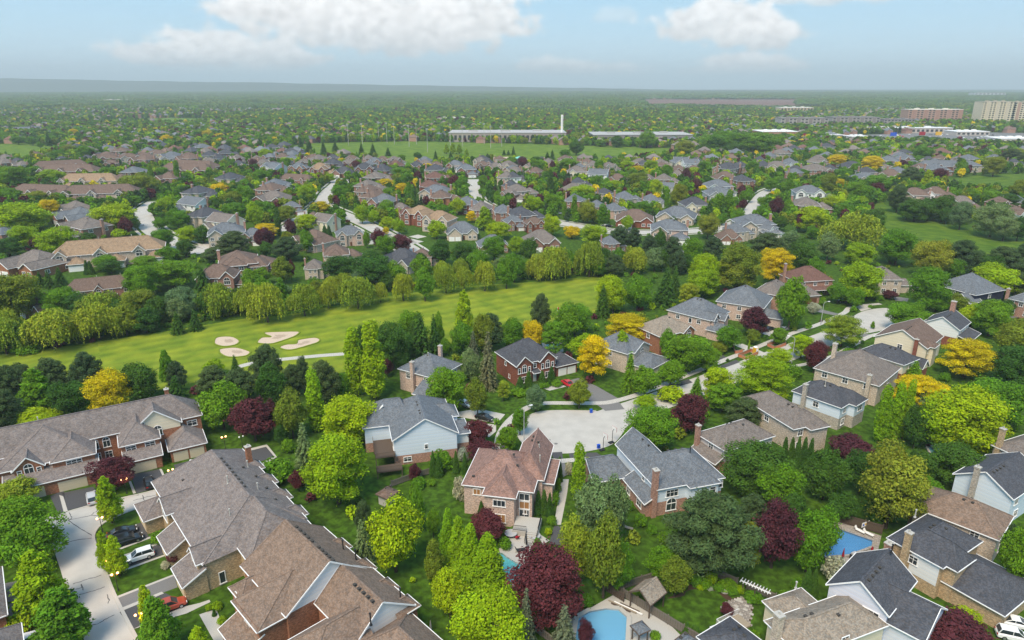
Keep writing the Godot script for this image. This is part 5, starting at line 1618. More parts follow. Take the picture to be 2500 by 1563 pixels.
func small_things() -> void:
	tile(0, 1143, 3.6)
	car("black sedan parked beside another black car on the driveway", "sedan", "black", q(1080, 585), 33)
	car("black pickup-sized car parked next to the black sedan", "suv", "black", q(1130, 655), 33)
	car("silver-white wagon with roof rails parked on the asphalt driveway", "suv", "white", q(1225, 800), 213)
	car("orange-red car half hidden by young trees on the driveway", "suv", "orange-red", q(1500, 1235), 33)
	car("silver wagon parked before the beige garage doors", "suv", "silver", q(812, 285), 124)
	car("black wagon parked before the cream-gabled townhouse garage", "suv", "black", q(1315, 150), 124)
	car("white van-like car behind the young tree at the lower frame edge", "suv", "white", q(320, 1540), 25)
	tile(0, 740, 3.6)
	car("white car tucked between the garage and the grey-brown roof", "sedan", "white", q(1720, 1440), 124)
	tile(1000, 740, 3.6)
	car("red sports car on the red brick house driveway", "sedan", "red", q(1395, 728), -60)
	car("black car on the concrete driveway by the turning circle", "sedan", "black", q(660, 1025), -25)
	car("white car under the trees by the pale blue gable house", "sedan", "white", q(490, 905), -40)
	tile(2000, 1263, 4.838)
	car("white sedan at the frame edge beside the charcoal-roofed garage", "sedan", "white", q(2330, 1290), -20)
	car("white wagon with roof bars and sunroof at the frame edge", "suv", "white", q(2300, 1440), -20)
	tile(1480, 640, 3.6)
	car("dark car parked by the purple maple driveway", "sedan", "black", q(1430, 600), 40)
	car("grey car beside the birch tree", "sedan", "grey", q(1560, 605), 40)
	tile(1980, 640, 3.6)
	car("black car on the driveway by the far turning circle", "sedan", "black", q(295, 360), -30)
	tile(0, 380, 3.78)
	car("white car on the curved far street", "sedan", "white", q(1293, 650), 60)
	tile(620, 380, 3.78)
	for c in [[770, 205, "white"], [1990, 280, "white"], [1062, 598, "silver"], [1222, 652, "white"], [1272, 664, "white"], [1325, 684, "white"], [752, 640, "white"], [880, 280, "grey"], [2025, 210, "white"]]:
		car("%s car parked on a driveway %s" % [c[2], near_words(q(c[0], c[1]))], "sedan", c[2], q(c[0], c[1]), 30)
	tile(1240, 380, 3.78)
	for c in [[470, 540, "white"], [890, 648, "white"], [930, 660, "black"], [1700, 622, "silver"], [1670, 635, "grey"], [2110, 405, "silver"]]:
		car("%s car parked on a driveway %s" % [c[2], near_words(q(c[0], c[1]))], "sedan", c[2], q(c[0], c[1]), 20)
	# lamps of the private road
	tile(0, 1143, 3.6)
	for l in [[905, 575, "at the inner bend of the kerb"], [985, 955, "by the driveway of the white wagon"], [1040, 1078, "in a mulch ring on the lawn"], [1250, 1440, "by the lowest driveway"], [405, 930, "among the young trees across the road"], [520, 1420, "in front of the lower young tree"], [1115, 225, "beside the purple-leaved tree"], [1520, 140, "on the lawn strip by the black wagon"]]:
		garden_lamp("lit double globe lamp " + l[2], q(l[0], l[1]), 3.3)
	tile(500, 740, 3.6)
	garden_lamp("lit double globe lamp on the lawn by the dark asphalt pad", q(183, 1292), 3.3)
	garden_lamp("unlit double globe lamp behind the dark asphalt pad", q(335, 1290), 3.3, false)
	tile(1000, 740, 3.6)
	street_light("curved steel street light at the edge of the turning circle", q(1005, 1205), 8.2, 0.5)
	tile(1980, 640, 3.6)
	street_light("street light on the pavement beside the white blossoming tree", q(85, 552), 8.0, 0.2)
	street_light("street light behind the far turning circle", q(950, 418), 8.0, 2.9)
	tile(1480, 640, 3.6)
	street_light("street light by the orange tree barriers", q(1630, 890), 8.0, 2.6)
	tile(1000, 740, 3.6)
	for b in [[1700, 1292, "basketball hoop with a blue bin beside it"], [1780, 1228, "basketball hoop standing nearer the large green tree"]]:
		var o := thing("basketball_hoop", b[2], "basketball hoop", q(b[0], b[1]), 0.5, "portable basketball hoops")
		var st := begin()
		tube(st, [Vector3.ZERO, Vector3(0, 2.9, 0), Vector3(0.3, 3.3, 0)], [0.07, 0.06, 0.05], 8)
		part("pole", done(st), mats["black_metal"], o)
		var bs := begin()
		box(bs, Vector3(-0.25, 0.12, 0), Vector3(1.2, 0.24, 0.8))
		part("base", done(bs), mats["black_metal"], o)
		var bd := begin()
		box(bd, Vector3(0.45, 3.3, 0), Vector3(0.05, 1.0, 1.5))
		part("backboard", done(bd), mats["clear_light"], o)
		var fr := begin()
		for y in [2.82, 3.78]: box(fr, Vector3(0.48, y, 0), Vector3(0.06, 0.07, 1.56))
		for z in [-0.76, 0.76]: box(fr, Vector3(0.48, 3.3, z), Vector3(0.06, 1.0, 0.07))
		for k in 10: beam(fr, Vector3(0.75 + cos(TAU * k / 10) * 0.23, 3.05, sin(TAU * k / 10) * 0.23), Vector3(0.75 + cos(TAU * (k + 1) / 10) * 0.23, 3.05, sin(TAU * (k + 1) / 10) * 0.23), 0.03, 0.03)
		part("rim_and_frame", done(fr), mats["canvas_red"], o)
	bin("blue recycling bin on the street side of the grass strip", q(1595, 965))
	bin("blue recycling bin beside the basketball hoop", q(1660, 1278))
	tile(0, 1143, 3.6)
	bin("blue recycling bin by the corner of the grey-brown roof", q(1540, 150))
	# manholes
	tile(1000, 740, 3.6)
	for c in [[1225, 1205], [1287, 1238]]:
		var st := begin()
		tube(st, [Vector3(0, 0.03, 0), Vector3(0, 0.044, 0)], [0.4, 0.4], 14)
		var o := top("manhole_cover", done(st), mats["asphalt_worn"], "")
		o.position = q(c[0], c[1])
		tag(o, "round manhole cover on the pale turning circle", "manhole cover", "manhole covers of the turning circle")
	# flags
	for f in [[1495, 765, 5.6, "beside a dark spruce at the golf course edge"], [1360, 792, 6.0, "rising among the trees behind the red brick house"]]:
		var o := thing("flagpole", "flagpole with a red and white flag " + f[3], "flagpole", g(f[0], f[1]), 0.3, "flagpoles with red and white flags")
		var st := begin()
		tube(st, [Vector3.ZERO, Vector3(0, f[2], 0)], [0.07, 0.04], 7)
		part("pole", done(st), mats["trim"], o)
		for k in 3:
			var fl := begin()
			face(fl, [Vector3(0.05 + k * 0.5, f[2] - 0.1 - k * 0.12, 0.06 * sin(k * 2.0)), Vector3(0.55 + k * 0.5, f[2] - 0.22 - k * 0.12, 0.06 * sin(k * 2.0 + 2.0)), Vector3(0.5 + k * 0.5, f[2] - 1.2 - k * 0.12, 0.1), Vector3(0.05 + k * 0.5, f[2] - 1.1 - k * 0.12, 0.02)])
			part("flag_band", done(fl), mats["trim"] if k == 1 else mat("flag_red", lin(.6, .02, .03), 0.8), o)
	# orange barriers and the portable toilet
	tile(1480, 640, 3.6)
	for bset in [["orange mesh barrier fencing round a street tree on the pavement", [[1415, 740], [1540, 700], [1580, 735], [1480, 770], [1415, 740]]], ["orange mesh barrier fencing round a sapling by the portable toilet", [[1160, 835], [1270, 790], [1330, 815], [1230, 860], [1160, 835]]], ["short orange mesh barrier beside the driveway", [[1010, 745], [1120, 755], [1130, 810], [1200, 795]]]]:
		var o := thing("barrier_fence", bset[0], "barrier")
		for i in bset[1].size() - 1:
			var a := q(bset[1][i][0], bset[1][i][1])
			var b := q(bset[1][i + 1][0], bset[1][i + 1][1])
			var st := begin()
			beam(st, a + Vector3(0, 0.55, 0), b + Vector3(0, 0.55, 0), 0.02, 0.9)
			part("mesh_panel", done(st), mats["orange_mesh"], o)
			var fr := begin()
			beam(fr, a + Vector3(0, 1.05, 0), b + Vector3(0, 1.05, 0), 0.1, 0.09)
			beam(fr, a + Vector3(0, 0.08, 0), b + Vector3(0, 0.08, 0), 0.1, 0.09)
			for k in 3:
				var p := a.lerp(b, k / 2.0)
				box(fr, p + Vector3(0, 0.55, 0), Vector3(0.1, 1.1, 0.1))
			beam(fr, a + Vector3(0, 0.1, 0), a.lerp(b, 0.5) + Vector3(0, 1.0, 0), 0.06, 0.08)
			part("timber_frame", done(fr), mats["wood_pale"], o)
	var pt := thing("portable_toilet", "yellow portable toilet with white roof by the orange barriers", "portable toilet", q(1310, 808), 0.5)
	var ps := begin()
	box(ps, Vector3(0, 1.05, 0), Vector3(1.15, 2.1, 1.15))
	part("cabin", done(ps), mat("plastic_yellow", lin(.72, .42, .03), 0.5), pt)
	var pr := begin()
	loft(pr, [[-0.6, 0.55, 2.1, 2.2], [0.0, 0.6, 2.1, 2.38], [0.6, 0.55, 2.1, 2.2]], 0.04)
	part("roof", done(pr), mats["garage_white"], pt)
	var pd := begin()
	box(pd, Vector3(0, 1.0, 0.585), Vector3(0.8, 1.85, 0.03))
	part("door", done(pd), mats["garage_white"], pt)
	# pools
	tile(1000, 1143, 3.6)
	pool("kidney_pool", "turquoise freeform pool between the cedars and the dark red maple", tq([[800, 760], [850, 790], [930, 840], [985, 860], [1010, 930], [960, 1000], [860, 1040], [770, 1010], [700, 900], [720, 800]]), lin(.08, .62, .64), 0.5, "pale_stone", true)
	mark(1240, 1400, "turquoise freeform pool")
	slab("stone_patio", tq([[780, 720], [960, 510], [1110, 560], [1230, 640], [1060, 740], [1060, 830], [950, 840], [850, 780]]), "pale_stone", 0.05)
	slab("garden_path", tq([[1340, 100], [1400, 100], [1385, 220], [1330, 500], [1270, 500], [1310, 240]]), "concrete", 0.05)
	slab("gravel_pad", tq([[1270, 510], [1370, 510], [1380, 600], [1330, 680], [1225, 670]]), "asphalt", 0.055)
	table_round("round grey patio table below the terrace steps", q(1095, 620), 1.1)
	table_round("round glass patio table beside the purple maple", q(890, 600), 1.1)
	chair("patio_chair", "red cushioned patio chair beside the round table", "chair", q(945, 625), 2.2, "canvas_red")
	chair("patio_chair", "pale cushioned chair on the terrace beside the tall window", "chair", q(1060, 470), -1.2, "canvas_grey")
	chair("patio_chair", "dark patio chair under the purple maple", "chair", q(870, 660), 0.6, "black_metal")
	chair("pool_lounger", "dark lounger beside the turquoise pool", "lounger", q(955, 735), 0.2, "black_metal", 1.5)
	parasol("tall closed black parasol standing on the stone patio", q(1028, 700), 2.8, "black_metal")
	tile(1500, 1263, 4.838)
	pool("octagonal_pool", "bright blue octagonal pool in the foreground", [[1413, 1512], [1440, 1497], [1480, 1490], [1510, 1492], [1530, 1510], [1526, 1580], [1500, 1640], [1420, 1640], [1405, 1560]], lin(.17, .56, .90), 0.7, "pale_stone")
	mark(1470, 1540, "octagonal pool")
	slab("pool_deck", [[1380, 1520], [1500, 1452], [1560, 1478], [1640, 1530], [1700, 1590], [1500, 1660], [1390, 1600]], "pale_stone", 0.04)
	pavilion("garden_pavilion", "brown shingled timber pavilion beside the diagonal fence", [1530, 1450], [1588, 1481], [1634, 1451], 2.6, "g", 1.7, false)
	pavilion("metal_gazebo", "grey hardtop gazebo beside the octagonal pool", [1532, 1532], [1560, 1552], [1594, 1545], 2.3, "s", 0.8, true)
	mark(1580, 1470, "shingled pavilion")
	fence("weathered timber fence running diagonally below the pavilion", q(-60, 850), q(1010, 1500), 1.7)
	fence("timber fence behind the pavilion", q(85, 860), q(540, 720), 1.6)
	fence("timber fence behind the flower border", q(1190, 700), q(1450, 820), 1.6)
	fence("timber fence between the pergola and the lawn", q(1560, 850), q(1900, 1000), 1.5)
	var pg := thing("garden_pergola", "narrow white pergola with short slats beside the flower border", "pergola", Vector3.ZERO)
	var pa := q(1490, 745, 2.4)
	var pb := q(1850, 905, 2.4)
	var ps2 := begin()
	beam(ps2, pa, pb, 0.14, 0.16)
	part("beam", done(ps2), mats["trim"], pg)
	for k in 10:
		var pslat := begin()
		var p := pa.lerp(pb, (k + 0.3) / 10.0)
		var side := (pb - pa).cross(Vector3.UP).normalized()
		beam(pslat, p - side * 0.6 + Vector3(0, 0.16, 0), p + side * 0.6 + Vector3(0, 0.16, 0), 0.09, 0.12)
		part("slat", done(pslat), mats["trim"], pg)
	for f in [0.1, 0.5, 0.95]:
		var pst := begin()
		var p2 := pa.lerp(pb, f)
		box(pst, Vector3(p2.x, 1.18, p2.z), Vector3(0.14, 2.36, 0.14))
		part("post", done(pst), mats["wood_brown"], pg)
	# paved terrace: stones laid one by one
	var terrace := tq([[1260, 1060], [1420, 950], [1520, 945], [1640, 1060], [1600, 1300], [1480, 1250], [1290, 1150]])
	var tp := ground_poly(terrace)
	var pv := slab("stone_terrace", terrace, "mulch", 0.03)
	rng.seed = 61
	var stone_meshes := []
	for k in 4:
		var st := begin()
		box(st, Vector3(0, 0.03, 0), Vector3(0.62 + 0.05 * k, 0.06, 0.42))
		stone_meshes.append(done(st))
	var c0 := q(1420, 1100)
	for i in range(-12, 13):
		for j in range(-14, 15):
			var lp := Vector2(i * 0.68 + (0.34 if j % 2 else 0.0), j * 0.46).rotated(0.55)
			var w2 := Vector2(c0.x, c0.z) + lp
			if not Geometry2D.is_point_in_polygon(w2, tp): continue
			var pm: String = ["paver", "concrete", "pale_stone"][rng.randi_range(0, 2)] if rng.randf() < 0.35 else "paver"
			part("paving_stone", stone_meshes[rng.randi_range(0, 1)], mats[pm], pv, Transform3D(Basis(Vector3.UP, -0.55), Vector3(w2.x, 0.03 + rng.randf_range(0, 0.012), w2.y)))
	# hot tub deck
	var dk := thing("hot_tub", "covered pale hot tub on the white railed deck", "hot tub", q(1255, 1400), 0.4)
	var tub := begin()
	box(tub, Vector3(0, 0.45, 0), Vector3(2.3, 0.9, 2.3))
	part("tub_shell", done(tub), mats["wood_brown"], dk)
	for k in 2:
		var cv := begin()
		box(cv, Vector3(-0.58 + k * 1.16, 0.96, 0), Vector3(1.12, 0.1, 2.36))
		part("cover_half", done(cv), mats["wall_lilac"], dk)
	var wd := thing("railed_deck", "white railed wooden deck beside the stone terrace", "deck", q(1400, 1290), 0.5)
	var wds := begin()
	box(wds, Vector3(0, 0.15, 0), Vector3(4.6, 0.3, 2.6))
	part("deck_floor", done(wds), mats["wood_pale"], wd)
	railing(wd, Vector3(-2.2, 0.3, -1.2), Vector3(2.2, 0.3, -1.2), 1.0, "trim"); railing(wd, Vector3(-2.2, 0.3, -1.2), Vector3(-2.2, 0.3, 1.2), 1.0, "trim")
	# timber stacked along the fence
	for k in 6:
		var st := begin()
		box(st, Vector3(0, 0.12 + 0.1 * (k % 2), 0), Vector3(3.2, 0.12, 0.24))
		var o := top("stacked_plank", done(st), mats[["wood_pale", "wood_brown", "trim"][k % 3]], "")
		o.position = q(40 + k * 35, 1040 + k * 8 + (k % 2) * 30)
		o.rotation.y = -0.62
		tag(o, "%s plank lying along the fence by the octagonal pool" % ["pale", "brown", "white"][k % 3], "plank", "planks by the octagonal pool")
	var rock := begin()
	loft(rock, [[-0.6, 0.2, 0.0, 0.3], [-0.2, 0.55, 0.0, 0.7], [0.3, 0.5, 0.0, 0.65], [0.65, 0.2, 0.0, 0.3]], 0.15)
	var rk := top("garden_boulder", done(rock), mats["pale_stone"], "")
	rk.position = q(1305, 890)
	tag(rk, "white garden boulder on the flower border", "boulder")
	slab("flower_bed", tq([[640, 950], [860, 860], [870, 790], [1000, 830], [1250, 880], [1390, 960], [1330, 980], [1200, 880], [1040, 850], [860, 870], [820, 930], [660, 960]]), "mulch", 0.02, true)
	# the long blue pool on the right
	tile(1980, 1020, 3.6)
	pool("long_pool", "deep blue rectangular pool behind the charcoal roofs", tq([[165, 965], [540, 1095], [530, 1140], [330, 1215], [120, 1230], [60, 1130]]), lin(.03, .30, .74), 0.4, "paver")
	mark(2080, 1330, "deep blue rectangular pool")
	slab("pool_deck", tq([[150, 915], [240, 910], [620, 1040], [590, 1170], [330, 1300], [180, 1260], [100, 1200]]), "paver", 0.035)
	chair("pool_lounger", "white lounger beside the deep blue pool, next to the fence post", "lounger", q(410, 1000), -0.9, "garage_white", 1.5)
	chair("pool_lounger", "white lounger beside the deep blue pool, next to the corner", "lounger", q(485, 1025), -0.9, "garage_white", 1.5)
	parasol("closed red parasol beside the pool grill", q(275, 1250), 2.4)
	parasol("closed red parasol half hidden by the charcoal roof", q(530, 1200), 1.6)
	var gr := thing("barbecue_grill", "black barbecue grill beside the deep blue pool", "grill", q(370, 1235), 0.5)
	var gb := begin()
	box(gb, Vector3(0, 0.45, 0), Vector3(1.2, 0.8, 0.6))
	part("cabinet", done(gb), mats["black_metal"], gr)
	var gl2 := begin()
	loft(gl2, [[-0.45, 0.24, 0.85, 1.15], [-0.4, 0.28, 0.85, 1.22], [0.4, 0.28, 0.85, 1.22], [0.45, 0.24, 0.85, 1.15]], 0.12)
	part("hood", done(gl2), mats["steel"], gr)
	var ar := thing("wall_picture", "white picture board with three coloured shapes hung on the pool fence", "picture", q(470, 990), 0.45)
	var asx := begin()
	box(asx, Vector3(0, 1.3, 0), Vector3(1.9, 0.9, 0.05))
	part("board", done(asx), mats["trim"], ar)
	for k in 3:
		var sh := begin()
		tube(sh, [Vector3(-0.55 + k * 0.55, 1.3, 0.02), Vector3(-0.55 + k * 0.55, 1.3, 0.05)], [0.2, 0.2], 10)
		part("coloured_shape", done(sh), mats[["plastic_blue", "plastic_yellow", "canvas_red"][k]], ar)
	fence("tall timber fence behind the deep blue pool", q(170, 900), q(620, 1030), 2.0, "wood_brown")
	# pools behind the big lime tree and behind the red brick house
	pool("garden_pool", "light blue pool behind the red brick house", [[1332, 842], [1366, 838], [1368, 850], [1350, 856], [1336, 853]], lin(.08, .50, .80), 0.4)
	slab("pool_deck", [[1322, 838], [1372, 832], [1376, 858], [1355, 872], [1330, 862]], "pale_stone", 0.03)
	pool("garden_pool", "turquoise pool glimpsed through the large lime green tree", [[2290, 985], [2335, 975], [2345, 1010], [2330, 1060], [2300, 1050]], lin(.08, .55, .70), 0.5)
	pool("garden_pool", "round turquoise pool half hidden below the large lime green tree", [[2265, 1095], [2295, 1090], [2300, 1105], [2275, 1112]], lin(.06, .45, .65), 0.4)
	pool("garden_pool", "bright blue pool glimpsed among the pines beyond the fairway", [[1642, 612], [1662, 610], [1668, 617], [1648, 620]], lin(.03, .35, .75), 0.4)
	# more garden fences
	tile(1000, 1143, 3.6)
	fence("grey timber fence between the lime maple and the dark red maple", q(690, 1120), q(920, 1310), 1.6)
	fence("grey timber fence at the lower frame edge by the blue spruce", q(1100, 1440), q(1260, 1560), 1.6)
	fence("wooden fence behind the garden cedars by the pale blue gable", q(60, 90), q(200, 50), 1.5)
	fence("dark fence along the octagonal pool", q(1700, 1070), q(1880, 1180), 1.7, "wood_brown")
	tile(500, 1143, 3.6)
	fence("wooden fence from the deck down to the brown shed roof", q(1640, 170), q(1830, 100), 1.5)
	H_shed()
	parasol("closed beige parasol on the lawn behind the brown townhouse row", g(1052, 1545), 2.3, "canvas_grey")
	tile(1480, 1020, 3.6)
	chair("pool_lounger", "pale double lounger lying on the lawn by the brick chimney", "lounger", q(170, 975), -0.5, "wood_pale", 1.6)

func H_shed() -> void:
	var H := simple("garden_shed", "brown roofed garden shed beside the large bright maple", [922, 1203], [945, 1220], [968, 1197], 2.2, "grey", "", "n", 0.5, "hip", [0, 0, 0, 0])
	H.n.set_meta("category", "shed")
	H.trim = "wood_brown"
	finish(H)

func mid_houses() -> void:
	tile(0, 380, 3.78)
	mids("b a orange 335 960 560 -22;r t beige 1010 860 790 24;b a beige 700 480 330 -40;b s rose 740 540 360 -40;h a rose 790 640 420 -35;r n beige 400 330 560 -12;r n beige 930 330 560 12;r t beige 830 220 440 5;r n rose 640 130 520 0;x s rose 1240 140 310 0;r n rose 1720 120 440 -5;h n rose 1560 200 170;x k beige 2120 200 400 -20;x k beige 1830 330 320 -20;e s white 1800 430 420 -30;x k beige 1890 540 300 -30;e a cream 2070 590 260 -30;h s beige 2090 690 300 20;h s rose 2330 690 160;x n rose 2230 960 430 20;g n rose 2010 1090 380 10;r n rose 960 1160 560 25;b n rose 420 1330 300 -30;h s rose 30 560 160;x s rose 20 680 120;h a rose 30 60 130;h n rose 1000 20 190;h n rose 1330 30 170;h s beige 1580 20 190;h n rose 1740 20 160;x n rose 1130 210 200")
	tile(620, 380, 3.78)
	mids("e s white 180 100 190 -30;g s orange 410 110 190 10;g t red 610 110 200 10;x k rose 730 60 150;b k rose 830 140 170 -10;g k red 1010 120 190 15;x a rose 1130 190 250 -10;x k rose 1200 130 170;b r rose 1310 70 130;r n rose 390 200 330 -20;x s rose 200 260 340 -10;x n rose 160 300 280 -15;b a rose 180 380 310 -10;h s rose 350 440 150;x a rose 1050 270 240 -20;x n rose 1060 320 250 -25;x n rose 1110 370 250 -25;h s rose 1200 410 220 -20;x r red 1690 190 270 10;x r red 1640 270 250 5;h s beige 1680 320 260 -10;x n orange 1740 370 260 0;x s red 1990 430 270 10;h s rose 1960 120 180 5;x k beige 1680 120 240 0;b a beige 1680 70 110;h a beige 1870 80 120;b a rose 2240 90 140;h s rose 2390 110 110;x a beige 2340 190 210;x k rose 2370 260 180;g a rose 2360 330 190 -20;x a rose 2110 480 260;x s rose 2320 500 240 10;h s rose 2390 570 150 20;x r rose 1430 500 200 15;g t red 1530 530 300 -35;g t beige 1710 580 320 -20;b s beige 1920 670 290 5;b a beige 1350 460 140;e a cream 660 580 210 -35;x n rose 560 550 210 10;g s pink 880 700 290 20;b n pink 560 760 320 -35;x n beige 780 880 310 15;x a beige 570 980 190 10;b k stone 1370 940 360 -28;x n pink 1570 880 180 10;x n rose 50 960 260 10;b s rose 2200 780 280 10")
	tile(1240, 380, 3.78)
	mids("h a beige 60 120 130;x n rose 270 130 140;h a cream 640 140 180 0;e s white 840 160 180 -20;b n rose 1010 200 170 -20;x k white 60 190 190 10;x k beige 660 230 170;x a pink 110 310 270 15;b a rose 600 290 190;x k beige 910 320 170;x s stone 1100 380 240 10;x s white 1340 390 200 10;x s rose 620 400 220;x s rose 830 440 200 -10;x s pink 1000 470 210 15;x k rose 150 530 320 15;g n red 240 590 200 15;b n red 1170 560 340 -10;b s beige 1560 530 340 -20;h k cream 1720 440 240 5;h s pink 1490 660 330 -10;b a rose 300 760 330 10;h s white 1940 270 260 0;h s grey 1950 340 250 0;b n rose 2000 190 200 0;x k beige 2030 110 200;x k rose 2180 220 210 10;x a rose 1450 210 200 -15;e s grey 1470 260 130 -20;h s cream 1600 50 170;b n beige 1430 80 120;b a beige 1560 150 120;h s beige 2270 610 330 0;x s beige 2130 660 230 10;b n rose 2040 710 210 0;x s rose 960 760 110;x k beige 2370 70 130;b a rose 1290 190 130;x a rose 1790 70 120")
	tile(1860, 380, 3.78)
	mids("b a beige 130 90 200;h s white 250 60 110;h a beige 520 50 150;x a rose 470 120 200 -5;x s rose 320 140 140;b k rose 830 90 300 5;h s rose 1170 40 160;h s rose 1320 20 130;b s beige 950 200 310 -5;b n beige 1180 170 200;r s rose 1640 90 330 0;x s beige 1930 80 210;g s white 430 330 290 -10;x a rose 430 440 330 -15;h n beige 1410 350 220 -25;h n white 1600 340 180 -20;b n rose 1720 380 180;b a rose 1840 430 220 -25;b n rose 1960 470 160;h n white 2350 500 160;h s white 60 630 150;b s rose 2360 390 110;h n rose 2200 410 150")
	tile(830, 0, 2.846)
	mids("g k red 170 1165 150 10;b k rose 290 1170 130;b n rose 385 1130 100;h n rose 670 1130 80;h s red 800 1140 110;g s rose 870 1165 130;b a rose 1080 1150 110;h s rose 1200 1165 100;b n rose 1360 1180 110;x a rose 1640 1180 130;x s rose 1810 1180 100;x n rose 2240 1135 90;e s white 2370 1115 100")
	tile(0, 0, 2.846)
	mids("r n rose 420 1150 280;h n rose 740 1080 110;h n beige 900 1090 110;h n beige 1000 1085 110;h n beige 1090 1065 130;h s beige 1190 1080 130;h n rose 1310 1085 110;x k beige 1460 1075 150;x s rose 740 1030 150;x n rose 850 1045 120;r s rose 190 900 280;x a rose 1140 930 110;b a rose 1340 925 100;x s rose 1090 990 150;x s rose 1300 960 150;x s rose 1020 975 120;x s rose 1400 1020 110;x k rose 1580 1060 130;x s rose 1760 980 170;x k beige 1900 1020 160;x k rose 2030 1050 140;x n rose 1970 1085 110;h s white 1900 1155 150;g s orange 2075 1165 140;g t red 2220 1170 130;x k rose 2320 1130 110;r n rose 1340 1150 330;x a rose 2210 1100 120;b r rose 1890 860 70;b a beige 2010 865 70;b r rose 2190 870 80")
	tile(1650, 0, 2.846)
	mids("x a beige 340 1100 70;e s white 100 1130 110;x s beige 660 1075 90;x a beige 740 1060 130;x k rose 830 1030 110;b a rose 480 1090 70;x k beige 590 1100 90;b a beige 990 1105 110;x s white 800 1125 110;x k rose 610 1140 90;x a rose 690 1135 90;b a beige 970 1170 170;x k beige 1060 1015 100;x a rose 1480 1100 90;x s rose 1570 1080 130;x k rose 1600 1060 110;x s rose 2050 1100 150;b a rose 1850 1025 90;b a beige 2070 1040 110;x a beige 2170 1050 90;x s rose 1820 1170 220;h k rose 360 1160 150;x k rose 460 1150 120;b k rose 830 1180 120;x k beige 1340 1190 120;x s rose 1560 1190 150")

